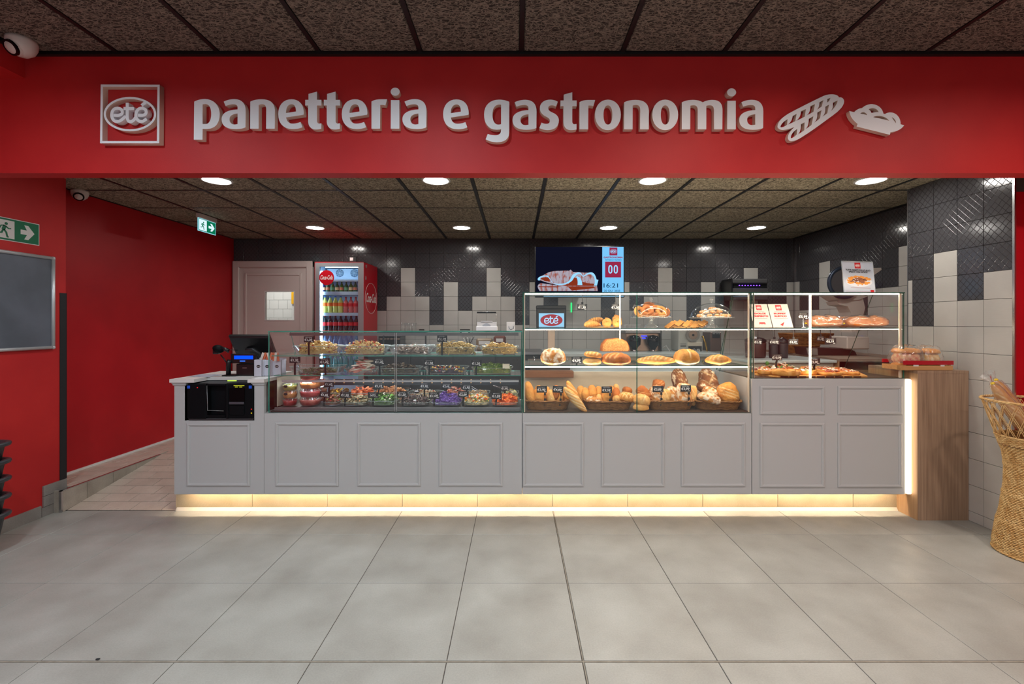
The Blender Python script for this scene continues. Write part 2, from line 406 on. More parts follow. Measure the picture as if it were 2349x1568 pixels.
# ================================================================== ROOM
GROUT = M('dark grout', (70, 66, 62), .8)
FT = floor_tile_mat('porcelain floor tile', (172, 173, 168), (150, 149, 143), .38)
RT = floor_tile_mat('small ramp tile', (206, 192, 178), (192, 176, 162), .34, 9)
DGR = M('near black joint', (40, 36, 34), .9)
WOOLF = woodwool('wood wool front', (62, 56, 52), (140, 128, 116))
WOOLB = woodwool('wood wool back', (84, 78, 68), (176, 166, 146))
GRID = M('black ceiling rail', (16, 14, 15), .5)
CHAIN = chainlink('anthracite wire relief tile')
def white_tile():
    m = M('white linen tile', (196, 195, 190), .33, col2=(188, 187, 182), scale=4, world=True)
    nt = m.node_tree; N = nt.nodes.new; L = nt.links.new; p = nt.nodes['Principled BSDF']
    g = N('ShaderNodeNewGeometry'); w1 = N('ShaderNodeTexWave'); w1.inputs['Scale'].default_value = 55; w1.bands_direction = 'Z'
    L(g.outputs['Position'], w1.inputs[0]); b = N('ShaderNodeBump'); b.inputs['Strength'].default_value = .25; b.inputs['Distance'].default_value = .001
    L(w1.outputs[1], b.inputs['Height']); L(b.outputs[0], p.inputs['Normal']); return m
WT = white_tile()
BRICKW = M('glossy white brick tile', (238, 238, 236), .15)

fl = struct('floor', MB().box(-4.2, 4.9, -3.2, 3.62, -.15, -.003).box(-3.6, 3.9, 3.62, 4.59, -.15, -.05), GROUT)
TM = {}
def tile_mesh(w, h, t, mat, axis='z', b=.0016):
    k = (round(w, 3), round(h, 3), round(t, 4), mat.name, axis)
    if k in TM: return TM[k]
    mb = MB()
    if axis == 'z': mb.add([(-w/2,-h/2,0),(w/2,-h/2,0),(w/2,h/2,0),(-w/2,h/2,0),(-w/2,-h/2,t-b),(w/2,-h/2,t-b),(w/2,h/2,t-b),(-w/2,h/2,t-b),
        (-w/2+b,-h/2+b,t),(w/2-b,-h/2+b,t),(w/2-b,h/2-b,t),(-w/2+b,h/2-b,t)],
        [(0,1,5,4),(1,2,6,5),(2,3,7,6),(3,0,4,7),(4,5,9,8),(5,6,10,9),(6,7,11,10),(7,4,8,11),(8,9,10,11)])
    else: mb.add([(-w/2,0,-h/2),(w/2,0,-h/2),(w/2,0,h/2),(-w/2,0,h/2),(-w/2,-t+b,-h/2),(w/2,-t+b,-h/2),(w/2,-t+b,h/2),(-w/2,-t+b,h/2),
        (-w/2+b,-t,-h/2+b),(w/2-b,-t,-h/2+b),(w/2-b,-t,h/2-b),(-w/2+b,-t,h/2-b)],
        [(0,1,5,4),(1,2,6,5),(2,3,7,6),(3,0,4,7),(4,5,9,8),(5,6,10,9),(6,7,11,10),(7,4,8,11),(8,9,10,11)])
    TM[k] = mb.mesh('tile', mat); return TM[k]
G = .0036
xs = [-4.2]+[.2945+.6*k for k in range(-7, 8)]+[4.9]
ys = [-.39, .21, .81, 1.405, 2.0, 2.595, 3.19, 3.60]
for i in range(len(xs)-1):
    for j in range(len(ys)-1):
        gx = .018 if abs(xs[i]-.2945) < .01 else G; gy = .024 if ys[j+1] == 2.0 else G
        x0, x1, y0, y1 = xs[i]+gx/2, xs[i+1]-G/2, ys[j]+G/2, ys[j+1]-gy/2
        if x1 < -3.66 and j == 9: continue
        link('tile', tile_mesh(x1-x0, y1-y0, .004, FT), fl, ((x0+x1)/2, (y0+y1)/2, -.004))
part('tile_field', MB().box(-4.2, 4.9, -3.2, -.393, -.003, 0), FT, fl, kind='stuff')
JF = M('pale joint filler', (150, 144, 132), .7, col2=(132, 126, 114), scale=30)
part('joint_filler', MB().box(-4.2, 4.9, 1.9905, 1.9980, -.003, -.0006).box(.2965, .3015, .2, 3.6, -.003, -.0008), JF, fl)

# sloping tiled ramp, raised walkway and kerb at the left
LX, KX = -3.93, -3.592
rp = struct('floor_ramp', MB().add([(KX, 3.605, -.02), (-2.2, 3.605, -.02), (-2.2, 4.585, .152), (KX, 4.585, .152), (KX, 3.605, -.1), (-2.2, 3.605, -.1), (-2.2, 4.585, -.1), (KX, 4.585, -.1)],
   [(0,1,2,3),(4,7,6,5),(0,4,5,1),(1,5,6,2),(2,6,7,3),(3,7,4,0)]), DGR)
sl = atan2(.168, .98)
for r in range(8):
    ya, yb = 3.608+r*.122, 3.608+(r+1)*.122
    for c in range(7):
        xo = KX+.002-(r % 2)*.115+c*.25; xe = xo+.25
        x0, x1 = max(xo, KX+.002), min(xe, -2.21)
        if x1-x0 < .02: continue
        zc = ((ya+yb)/2-3.605)*.168/.98
        o = link('tile', tile_mesh(x1-x0-.006, (yb-ya)/cos(sl)-.006, .012, RT), rp, ((x0+x1)/2, (ya+yb)/2, zc-.010), (sl, 0, 0))
rb = struct('floor_back', MB().box(LX-.1, KX-.012, 3.62, 4.59, -.1, .158).box(LX-.1, 4.1, 4.59, 6.5, -.1, .158), DGR)
for k in range(6): link('tile', tile_mesh(.244, .076, .012, RT), rb, (KX+.13+.25*k, 4.629, .158))
for r in range(20):
    ya = 3.668+r*.125
    if ya > 6.2: break
    for c in range(3 if ya < 4.57 else 9):
        xo = LX+.003-(r % 2)*.125+c*.25; x0, x1 = max(xo, LX+.003), xo+.25
        if ya < 4.57: x1 = min(x1, KX-.012)
        if x1-x0 < .02: continue
        link('tile', tile_mesh(x1-x0-.006, .119, .012, RT), rb, ((x0+x1)/2, ya+.0625, .158))
part('tile_field', MB().box(-1.8, 4.0, 4.7, 6.28, .158, .17), RT, rb, kind='stuff')
# kerb tiles between walkway and ramp
KT = floor_tile_mat('kerb tile', (178, 170, 158), (150, 142, 130), .4, 7)
kb = struct('trim_kerb', MB().prism([(3.57, 0), (4.56, .158), (4.56, .168), (3.57, .168)], KX-.012, KX-.002, ax='x'), GROUT)
for a, b in ((3.575, 3.775), (3.779, 4.02), (4.024, 4.26), (4.264, 4.55)):
    zb = lambda y: max(0, (y-3.60)*.168/.98)
    part('tile', MB().prism([(a, zb(a)), (b, zb(b)), (b, .166), (a, .166)], KX-.003, KX+.006, ax='x'), KT, kb)
part('corner_profile', MB().box(KX-.014, KX+.007, 3.56, 3.574, 0, .172).prism([(3.56, .166), (4.56, .168), (4.56, .172), (3.56, .172)], KX-.012, KX+.007, ax='x'), CHROME, kb)
part('end_tile', MB().box(-3.655, KX-.014, 3.561, 3.575, 0, .17), KT, kb)

# left walls
WL = -3.655
wl = struct('wall_left', MB().box(-4.2, WL, -3.2, 3.666, 0, 3.15), RED)
wlb = struct('wall_left_back', MB().box(-4.2, LX, 3.666, 6.5, .17, 2.70), red_paint('deep red paint', (184, 26, 34), (174, 20, 30), .45))
SKT = floor_tile_mat('grey skirting tile', (150, 148, 144), (128, 126, 122), .45, 6)
sk = struct('baseboard_left', MB().box(WL-.001, WL+.006, 1.2, 3.47, 0, .088), GROUT)
for k in range(5):
    a = 3.47-.6*(k+1); part('tile', MB().box(WL, WL+.010, a+.002, a+.598, 0, .09), SKT, sk)
part('tile', MB().box(WL, WL+.011, 3.483, 3.664, .075, .155), SKT, sk)
part('tile', MB().box(WL, WL+.011, 3.483, 3.664, .158, .235), SKT, sk)
part('tile', MB().box(WL, WL+.011, 3.472, 3.664, 0, .072), SKT, sk)
struct('baseboard_back_left', MB().box(LX, LX+.012, 3.67, 6.28, .168, .188), WHITE)
tag(part('corner_guard', MB().box(WL-.001, WL+.004, 3.615, 3.668, .236, 1.737).box(WL-.05, WL+.004, 3.6665, 3.670, .236, 1.737), M('black rubber', (26, 28, 32), .6)), 'tall black corner guard strip on the red wall edge beside the ramp', 'corner guard')

# bulkhead over the counter, beam at the left, front ceiling
struct('wall_front', MB().box(-3.655, 4.9, 2.695, 2.785, 2.39, 3.12).box(4.2, 4.9, 2.785, 3.114, 2.39, 3.12), RED)
struct('trim_beam', MB().box(-4.2, -2.93, -3.2, 2.695, 2.955, 3.12), RED)
cf = struct('ceiling', MB().box(-4.2, 4.9, -3.2, 2.70, 3.12, 3.2), GRID)
part('edge_rail', MB().box(-2.93, 4.9, 2.672, 2.694, 3.085, 3.12).box(-2.93, -2.908, -3.2, 2.672, 3.085, 3.12), GRID, cf)
DLF = [(x, y) for y in (1.45, -.35, -2.15) for x in (-2.38, -.566, 1.234, 3.034)]
def ceil_tile(parent, x0, x1, y0, y1, z, mat, hole=None):
    b = .006; x0 += .014; x1 -= .014; y0 += .008; y1 -= .008
    mb = MB().add([(x0+b,y0+b,z),(x1-b,y0+b,z),(x1-b,y1-b,z),(x0+b,y1-b,z),(x0,y0,z+b),(x1,y0,z+b),(x1,y1,z+b),(x0,y1,z+b),(x0,y0,z+.02),(x1,y0,z+.02),(x1,y1,z+.02),(x0,y1,z+.02)],
        [(0,3,2,1),(0,1,5,4),(1,2,6,5),(2,3,7,6),(3,0,4,7),(4,5,9,8),(5,6,10,9),(6,7,11,10),(7,4,8,11)])
    return part('ceiling_panel', mb, mat, parent)
for i in range(-5, 9):
    x0, x1 = .034+.6*i, .634+.6*i
    if x1 < -2.9: continue
    x0 = max(x0, -2.91)
    for j in range(5):
        y1 = 2.675-1.2*j; ceil_tile(cf, x0, min(x1, 4.9), y1-1.2, y1, 3.10, WOOLF)
for i in range(-4, 9): xr = .034+.6*i; part('ceiling_rail', MB().box(xr-.013, xr+.013, -3.2, 2.672, 3.0985, 3.12), GRID, cf)
# back ceiling
cb = struct('ceiling_back', MB().box(-4.2, 4.3, 2.785, 6.5, 2.690, 2.80), GRID)
yb = [2.785, 3.383, 3.983, 4.59, 5.20, 5.812, 6.272]; xb = [LX+.005]+[-.358+.6*k for k in range(-5, 8)]
for i in range(len(xb)-1):
    for j in range(len(yb)-1):
        ceil_tile(cb, xb[i], min(xb[i+1], 3.86), yb[j], yb[j+1], 2.667, WOOLB)
for v in xb[1:]: part('ceiling_rail', MB().box(v-.0135, v+.0135, 2.786, 6.27, 2.6652, 2.69), GRID, cb)
for v in yb[1:-1]: part('ceiling_rail', MB().box(LX+.02, 3.84, v-.010, v+.010, 2.6656, 2.689), GRID, cb)
part('edge_rail', MB().box(3.84, 3.877, 3.95, 6.28, 2.664, 2.69).box(LX, LX+.02, 3.67, 6.28, 2.664, 2.69), GRID, cb)
# downlights
RINGM = M('downlight ring', (196, 196, 194), .3)
DLE_B = emis('downlight diffuser back', (255, 250, 242), DOWN_BACK)
DLE_F = emis('downlight diffuser front', (232, 248, 255), DOWN_FRONT)
def downlight(x, y, z, em, label, group=None):
    t = thing('ceiling_downlight', label, 'light', (x, y, z), group=group)
    part('ring', MB().lathe([(.117, -.001), (.117, -.008), (.105, -.012), (.096, -.006), (.096, -.001)], n=36, cap=False), RINGM, t, True)
    if z > 3: part('added_shade_ring', MB().lathe([(.104, -.001), (.106, -.028), (.101, -.028), (.098, -.001)], n=36, cap=False), RINGM, t, True)  # unseen ring, added to cut the lamp light high on the bulkhead
    part('diffuser', MB().lathe([(.096, -.004), (.0001, -.004)], n=36, cap=False), em, t, True)
    return t
nm = ['leftmost', 'second from left', 'third from left', 'rightmost']
for i, x in enumerate((-2.446, -.652, 1.12, 2.906)): downlight(x, 3.69, 2.667, DLE_B, f'ceiling downlight half hidden by the red bulkhead, {nm[i]} of the front row', 'downlights over the counter')
for i, x in enumerate((-2.453, -.661, 1.136, 2.944)): downlight(x, 5.52, 2.667, DLE_B, f'small round ceiling downlight near the black tiled wall, {nm[i]} of the back row', 'downlights over the counter')
DLE_W = emis('downlight diffuser front warm', (255, 238, 226), DOWN_FRONT)
for x, y in DLF: downlight(x, y, 3.10, DLE_F if x < 0 else DLE_W, 'round ceiling downlight of the shop floor behind the viewer', 'downlights of the shop floor')

# back wall with tiles, door opening window
DX0, DX1, DZ1 = X(537, 6.28), X(720, 6.28), Z(599, 6.28)
wx0, wx1, wz0, wz1 = X(608, 6.25), X(673, 6.25), Z(733, 6.25), Z(669, 6.25)
wb = struct('wall_back', MB().box(-4.2, DX0+.08, 6.29, 6.5, .1, 2.8).box(DX1-.08, 4.3, 6.29, 6.5, .1, 2.8).box(DX0+.08, DX1-.08, 6.29, 6.5, 2.3, 2.8), GROUT)
gx0 = -1.799; RZ = [1.4685+.199*k for k in range(-2, 6)]+[2.6625]
WTOP = {-1:3,0:2,1:0,2:2,3:4,4:1,5:3,6:2,7:0,8:2,9:4,10:1,11:3,12:2,13:2,14:2,15:4,16:1,17:3,18:2,19:0,20:2,21:4,22:1,23:3,24:2,25:0,26:3,27:3,28:1}
def row_of(z0): return round((2.0645-z0)/.199)     # r0 spans 2.0645..2.2635
def put_tile(parent, x, y, z, w, h, white, rot=0):
    link('tile', tile_mesh(w-.003, h-.003, .008, WT if white else CHAIN, 'y', .001), parent, (x, y, z), (0, 0, rot))
for c in range(-11, 29):
    x0, x1 = gx0+.199*c, gx0+.199*(c+1)
    x0 = max(x0, LX+.002); x1 = min(x1, 3.875)
    if x1-x0 < .01: continue
    for k in range(8):
        z0, z1 = RZ[k], RZ[k+1]
        if (x0+x1)/2 < DX1+.02:
            if z1 < DZ1: continue
            z0 = max(z0, DZ1+.005)
        r = row_of(RZ[k]); put_tile(wb, (x0+x1)/2, 6.29, (z0+z1)/2, x1-x0, z1-z0, r >= WTOP.get(c, 99))
fld = MB()
for c in range(-5, 29):
    for k in range(4): x0 = gx0+.199*c; fld.box(x0+.0015, min(x0+.1975, 3.875), 6.282, 6.29, 1.0705-.199*(k+1)+.0015, 1.0705-.199*k-.0015)
part('tile_field', fld, WT, wb, kind='stuff')
# right side wall
RX = 3.877
wr = struct('wall_right_back', MB().box(RX+.008, 4.3, 3.953, 6.5, .1, 2.8), GROUT)
ST = {0:1,1:3,2:3,3:0,4:2,5:4,6:3,7:2,8:0,9:2,10:3,11:3}
ycs = [6.28-.11]+[6.166-.1995*(k+1) for k in range(12)]
edges = [6.28, 6.166]+[6.166-.1995*(k+1) for k in range(11)]
edges = [6.281, 6.165, 5.966, 5.766, 5.567, 5.368, 5.169, 4.97, 4.77, 4.57, 4.37, 4.17, 3.955]
SW = [1, 3, 3, 0, 2, 4, 3, 2, 0+2, 0, 3, 3]
SW = [1, 3, 3, 0, 2, 4, 4, 2, 2, 0, 3, 3]
for c in range(12):
    y1, y0 = edges[c], edges[c+1]
    for k in range(-1, 8):
        z0 = RZ[0]-.199 if k < 0 else RZ[k]; z1 = RZ[k+1]
        put_tile(wr, RX+.008, (y0+y1)/2, (z0+z1)/2, y1-y0, z1-z0, row_of(z0) >= SW[c], -pi/2)
# pier
PX = 3.437
wp = struct('wall_right', MB().box(PX+.008, 4.3, 3.1155, 3.945, 0, 2.69), GROUT)
for (y0, y1, top) in ((3.1215, 3.3153, 2), (3.3153, 3.5135, 3), (3.5135, 3.7116, 1), (3.7116, 3.911, 4), (3.911, 3.953, 2)):
    zz = [0]+[.0755+.199*k for k in range(13)]+[2.6625]
    for k in range(len(zz)-1): put_tile(wp, PX+.008, (y0+y1)/2, (zz[k]+zz[k+1])/2, y1-y0, zz[k+1]-zz[k], row_of(zz[k]) >= top, -pi/2)
part('back_trim', MB().box(PX, PX+.01, 3.953, 3.962, 0, 2.667).box(PX+.01, RX+.01, 3.945, 3.953, 0, 2.667), STEEL, wp)
part('corner_trim', MB().box(PX-.001, PX+.011, 3.108, 3.122, 0, 2.667), CHROME, wp)
struct('wall_right_front', MB().box(PX+.011, 4.9, 3.112, 3.1150, 0, 2.40).box(4.3, 4.9, 3.1150, 3.3, 0, 2.4), red_paint('right red paint', (190, 16, 30), (180, 12, 26), .4))
struct('wall_right_far', MB().box(4.7, 4.9, -3.2, 3.11, 0, 3.15), RED)
tag(part('corner_strip', MB().box(X(1822, 6.27)-.012, RX+.004, 6.258, 6.28, 1.06, 2.667), CHROME), 'thin steel corner strip where the two black tiled walls meet', 'trim')

# door in the back wall
DOORM = M('pinkish white door lacquer', (206, 194, 190), .35)
dr = struct('door_1', MB().box(DX0+.082, wx0, 6.262, 6.295, .17, 2.3).box(wx1, DX1-.082, 6.262, 6.295, .17, 2.3).box(wx0, wx1, 6.262, 6.295, .17, wz0).box(wx0, wx1, 6.262, 6.295, wz1, 2.3), DOORM)
part('door_casing', MB().bbox(DX0, DX0+.09, 6.235, 6.29, .17, DZ1, .008).bbox(DX1-.09, DX1, 6.235, 6.29, .17, DZ1, .008).bbox(DX0, DX1, 6.236, 6.29, DZ1-.09, DZ1, .008), DOORM, dr)
mo = MB(); a0, a1, b1 = DX0+.155, DX1-.155, 2.19
for (x0, x1, z0, z1) in ((a0, a0+.035, .3, b1), (a1-.035, a1, .3, b1), (a0+.036, a1-.036, b1-.035, b1)): mo.bbox(x0, x1, 6.252, 6.264, z0, z1, .006)
part('panel_moulding', mo, DOORM, dr)
part('window_frame', MB().box(wx0-.012, wx0, 6.257, 6.27, wz0-.012, wz1+.012).box(wx1, wx1+.012, 6.257, 6.27, wz0-.012, wz1+.012).box(wx0, wx1, 6.257, 6.27, wz1, wz1+.012).box(wx0, wx1, 6.257, 6.27, wz0-.012, wz0), WHITE, dr)
part('pane', MB().box(wx0, wx1, 6.276, 6.28, wz0, wz1), GLASS, dr)
# lit room seen through the door window
rm = struct('wall_kitchen', MB().box(-4.6, -2.2, 7.6, 7.7, .1, 2.6).box(-4.7, -4.6, 6.5, 7.7, .1, 2.6).box(-2.2, -2.1, 6.5, 7.7, .1, 2.6).box(-4.7, -2.1, 6.5, 7.7, 2.6, 2.7).box(-4.7, -2.1, 6.5, 7.7, .05, .1), M('kitchen grout', (150, 150, 150), .7))
for r in range(9):
    for c in range(7):
        x0 = -4.55+c*.152-(r % 2)*.075; link('brick', tile_mesh(.148, .148, .006, BRICKW, 'y', .001), rm, (x0+.1, 7.6, 1.05+r*.152))
part('yellow_sign', MB().box(-3.66, -3.46, 7.36, 7.38, 1.81, 2.1), M('yellow plastic', (240, 180, 30), .4), rm)
part('wall_post', MB().box(-3.66, -3.42, 7.38, 7.59, .1, 2.6), WHITE, rm)
part('ceiling_lamp', MB().box(-4.2, -2.9, 6.7, 7.2, 2.57, 2.6), emis('kitchen lamp', (255, 252, 244), 9), rm)

# ================================================================== SIGN on the bulkhead
SY, ST_ = 2.66, .0345      # face depth, letter thickness
def sx(px): return (px-CX)*SY/F
def sz(py): return H-(py-CY)*SY/F
SIGNW = M('white sign acrylic', (240, 242, 246), .45)
SIGNS = M('white sign side', (226, 206, 190), .5)
GLY = {
 'p': (7.83, 112, 820, 'M 120 335 Q 200 290 310 288 C 460 288 575 390 578 560 C 578 730 490 825 350 825 L 270 822 L 268 1018 L 112 1018 Z M 270 385 Q 300 375 330 378 C 390 385 425 450 425 555 C 425 670 385 735 330 737 L 270 735 Z'),
 'a': (7.83, 612, 820, 'M 650 335 Q 740 290 840 290 C 980 290 1045 370 1045 500 L 1042 795 Q 980 828 860 828 C 700 828 612 770 612 650 C 612 540 720 482 900 475 L 900 440 C 900 400 870 382 820 382 Q 760 382 685 415 Z M 900 548 C 800 560 755 590 755 650 C 755 710 790 745 850 745 L 900 738 Z'),
 'n': (7.83, 1125, 820, 'M 1128 335 Q 1210 292 1330 292 C 1480 292 1560 350 1570 480 L 1568 820 L 1412 820 L 1415 480 C 1415 410 1390 385 1350 382 Q 1310 380 1280 395 L 1278 820 L 1125 820 Z'),
 'e': (7.83, 1630, 820, 'M 2085 570 L 1770 618 C 1785 700 1830 730 1890 730 Q 1960 730 2030 700 L 2065 795 Q 1990 828 1890 828 C 1720 828 1630 720 1630 560 C 1630 400 1720 292 1870 292 C 2000 292 2090 380 2090 540 Z M 1768 540 L 1948 512 C 1948 420 1920 382 1870 382 C 1800 382 1768 450 1768 540 Z'),
 't': (6.909, 1283, 735, 'M 1335 185 L 1470 148 L 1470 278 L 1540 278 L 1540 368 L 1470 368 L 1470 610 C 1470 640 1485 655 1505 655 L 1538 650 L 1538 735 Q 1510 748 1440 748 C 1370 745 1330 690 1330 620 L 1330 368 L 1283 368 L 1283 278 L 1335 278 Z'),
 'r': (6.909, 1585, 735, 'M 1585 305 Q 1640 270 1730 270 L 1833 270 L 1805 368 Q 1770 355 1725 360 L 1722 735 L 1585 735 Z'),
 'i': (6.525, 1150, 685, 'M 1153 258 L 1280 258 L 1280 685 L 1150 685 Z M 1285 132 C 1285 165 1255 192 1217 192 C 1180 192 1149 165 1149 132 C 1149 99 1180 72 1217 72 C 1255 72 1285 99 1285 132 Z'),
 'g': (6.909, 72, 735, 'M 472 300 L 470 790 C 465 890 400 940 270 940 Q 180 938 97 895 L 130 808 Q 190 830 250 830 C 310 830 342 800 342 745 L 342 732 Q 310 740 265 740 C 140 740 72 640 72 500 C 72 350 170 265 310 265 Q 400 265 472 300 Z M 342 345 Q 310 340 290 345 C 230 360 205 420 205 500 C 205 600 240 660 295 660 Q 320 660 342 652 Z'),
 's': (6.909, 950, 735, 'M 1243 298 L 1212 372 Q 1170 352 1140 355 C 1105 357 1090 380 1092 405 C 1094 440 1130 455 1170 475 C 1230 500 1260 545 1260 595 C 1260 690 1190 748 1080 748 Q 1010 745 950 715 L 985 628 Q 1020 648 1060 648 C 1100 648 1118 630 1118 600 C 1118 570 1090 550 1050 530 C 985 495 958 450 958 400 C 958 315 1030 265 1120 265 Q 1190 265 1243 298 Z'),
 'o': (6.909, 1830, 735, 'M 2240 505 C 2240 650 2150 748 2035 748 C 1920 748 1830 650 1830 505 C 1830 360 1920 265 2035 265 C 2150 265 2240 360 2240 505 Z M 2105 507 C 2105 600 2080 660 2035 660 C 1990 660 1965 600 1965 507 C 1965 414 1990 355 2035 355 C 2080 355 2105 414 2105 507 Z'),
 'm': (6.711, 968, 715, 'M 968 300 Q 1040 262 1140 262 Q 1230 262 1290 300 Q 1360 262 1440 262 C 1560 262 1595 330 1595 420 L 1592 715 L 1465 715 L 1463 420 C 1463 370 1440 345 1400 345 Q 1370 345 1345 355 L 1345 715 L 1213 715 L 1213 420 C 1213 365 1190 345 1150 345 Q 1120 345 1100 352 L 1097 715 L 968 715 Z')}
def two_tone(me):
    """front faces white, sides cream"""
    me.materials.append(SIGNS)
    for p in me.polygons:
        if p.normal.y > -.5: p.material_index = 1
    return me
GM = {}
def letter(ch, px, base, word, k):
    if ch not in GM:
        s, lx, by, d = GLY[ch]; q = SY/F/s
        loops = [[((x-lx)*q, -(y-by)*q) for x, y in lp] for lp in flat_path(d)]
        GM[ch] = two_tone(fill_mesh('letter_'+ch, loops, ST_/2, SIGNW))
    o = link('sign_letter', GM[ch], None, (sx(px), SY+ST_/2, sz(base)))
    od = ['first', 'second', 'third', 'fourth', 'fifth', 'sixth', 'seventh', 'eighth', 'ninth', 'tenth', 'eleventh'][k]
    lab = f'raised white letter {ch} on the red bulkhead, {od} letter of {word}' if len(word) > 1 else 'raised white letter e standing alone between the two sign words'
    tag(o, lab, 'letter', 'raised white sign letters')
for k, (c, px) in enumerate(zip('panetteria', (444.5, 508.2, 573.7, 638.2, 700.1, 742.7, 784, 852.1, 896.2, 923))): letter(c, px, 294.9, 'panetteria', k)
letter('e', 1016.5, 295.2, 'e', 0)
for k, (c, px) in enumerate(zip('gastronomia', (1110.4, 1175.6, 1237.2, 1285.7, 1329.4, 1364.9, 1431.6, 1496.3, 1564, 1668, 1695.7))): letter(c, px, 296.4, 'gastronomia', k)
def icon(name, d, label, cat, sc=7.34, ox=1770, oy=190):
    loops = [[(sx(ox+x/sc), sz(oy+y/sc)) for x, y in lp] for lp in flat_path(d)]
    me = two_tone(fill_mesh(name, loops, ST_/2*.8, SIGNW))
    xs_ = [v.co.x for v in me.vertices]; zs_ = [v.co.z for v in me.vertices]; cx, cz = (min(xs_)+max(xs_))/2, min(zs_)
    me.transform(Matrix.Translation((-cx, 0, -cz))); tag(link(name, me, None, (cx, SY+ST_/2, cz)), label, cat)
icon('bread_sign', '''M 105 720 C 110 640 200 560 330 490 C 520 390 700 300 880 215 C 960 180 1050 180 1100 200 Q 1135 215 1140 240 C 1190 228 1228 260 1228 310 C 1228 400 1100 500 1000 570 C 850 680 650 830 480 930 C 400 975 330 990 300 965 C 250 920 290 830 390 740 C 300 775 200 800 150 780 C 115 765 102 745 105 720 Z
 M 155 742 C 155 700 200 650 275 605 L 268 698 C 230 730 180 750 155 742 Z M 362 550 L 428 515 L 405 640 C 370 660 320 680 276 697 C 330 660 355 610 362 550 Z
 M 500 470 L 585 435 L 565 562 C 520 590 460 615 412 637 C 470 600 500 540 500 470 Z M 660 385 L 738 352 L 712 482 C 680 500 620 530 577 552 C 640 520 660 460 660 385 Z
 M 812 320 L 880 285 L 850 392 L 767 450 C 800 420 812 380 812 320 Z M 948 262 L 1000 245 L 975 300 L 940 328 Z
 M 330 925 C 325 880 360 820 437 770 L 432 862 C 390 905 345 932 330 925 Z M 500 690 L 562 660 L 558 790 C 530 815 470 850 442 867 C 490 830 500 770 500 690 Z
 M 632 600 L 710 555 L 680 700 C 650 730 600 760 572 775 C 620 740 632 680 632 600 Z M 778 490 L 848 455 L 820 590 C 790 620 750 650 722 665 C 770 630 778 570 778 490 Z
 M 912 395 L 975 360 L 945 503 C 920 525 890 545 862 560 C 905 530 912 470 912 395 Z M 1040 325 L 1120 290 C 1110 350 1080 400 1002 475 C 1040 430 1040 380 1040 325 Z''',
 'raised white pictogram of two scored loaves beside the sign lettering', 'sign')
icon('pastry_sign', '''M 1315 468 L 1400 488 C 1440 440 1490 420 1530 420 C 1580 370 1650 350 1700 352 C 1800 360 1875 420 1892 515 L 1920 518 C 1960 490 2010 485 2060 500 C 2140 530 2185 610 2180 690 L 2242 710 C 2190 780 2110 820 2010 825 L 2000 870 L 1440 730 L 1455 685 C 1380 630 1325 560 1315 468 Z
 M 1640 440 C 1700 400 1790 420 1812 490 C 1770 485 1720 490 1690 503 C 1680 470 1660 450 1640 440 Z M 1500 512 C 1530 475 1600 480 1617 540 Q 1560 520 1500 512 Z
 M 1715 570 C 1800 530 1930 550 1990 635 C 1900 605 1800 590 1715 570 Z M 2030 575 C 2080 590 2110 640 2100 675 C 2080 640 2050 610 2030 575 Z''',
 'raised white pictogram of a bowl heaped with rounds at the right end of the sign', 'sign')
LQ = SY/F/9.503; lx, lz = sx(220+742/9.503), sz(180+775/9.503)
lg = thing('logo_sign', 'raised white square frame with an oval around short white lettering on the red bulkhead', 'sign', (lx, SY+ST_/2, sz(180+1410/9.503)))
fr = [[(sx(220+x/9.503), sz(180+y/9.503)) for x, y in p] for p in ([(105,130),(1390,135),(1378,1410),(90,1410)], [(152,178),(1342,182),(1330,1362),(138,1362)])]
def sgn(name, loops):
    me = two_tone(fill_mesh(name, loops, ST_/2, SIGNW)); w = wloc(lg); me.transform(Matrix.Translation((-w.x, 0, -w.z))); link(name, me, lg)
sgn('square_frame', fr)
sgn('oval_ring', [ell(lx, lz, 572*LQ, 375*LQ), ell(lx, lz, 525*LQ, 330*LQ)])
mb = MB(); logo_strokes(mb, lx, lz, LQ, SY-.0005, SY+ST_-.002); part('lettering', mb, SIGNW, lg)

# security cameras
def dome(name, x, y, z, r, yaw, label):
    t = thing(name, label, 'camera', (x, y, z), (0, 0, yaw))
    part('housing', MB().lathe([(r*.98, 0), (r, -r*.25), (r*.97, -r*.6), (r*.8, -r*1.0), (r*.45, -r*1.3), (r*.05, -r*1.38)], n=28), M('camera white', (214, 202, 196), .45), t, True)
    R = Matrix.Rotation(radians(-48), 3, 'X')
    part('eyeball', MB().ball((0, -r*.32, -r*.74), r*.72, nu=20, nv=14), M('camera white', (214, 202, 196), .45), t, True)
    lens = MB(); pts = []
    for k in range(24):
        a = 2*pi*k/24; pts.append((r*.6*cos(a), -r*.56, r*.6*sin(a)))
    R = Matrix.Rotation(radians(38), 3, 'X'); c = Vector((0, -r*.32, -r*.74))
    f = [c+R @ Vector(p) for p in pts]; b = [c+R @ Vector((p[0]*1.02, p[1]+r*.25, p[2]*1.02)) for p in pts]
    lens.add(f+b, [tuple(range(24))]+[(k, (k+1) % 24, 24+(k+1) % 24, 24+k) for k in range(24)])
    part('lens_cover', lens, BLACKG, t, True); return t
dome('security_camera', X(50, 2.56), 2.56, 3.10, .068, radians(-12), 'white dome security camera in the ceiling corner above the red bulkhead')
dome('security_camera', -3.855, 3.99, 2.667, .062, radians(35), 'smaller white dome security camera where the red side wall meets the back ceiling')

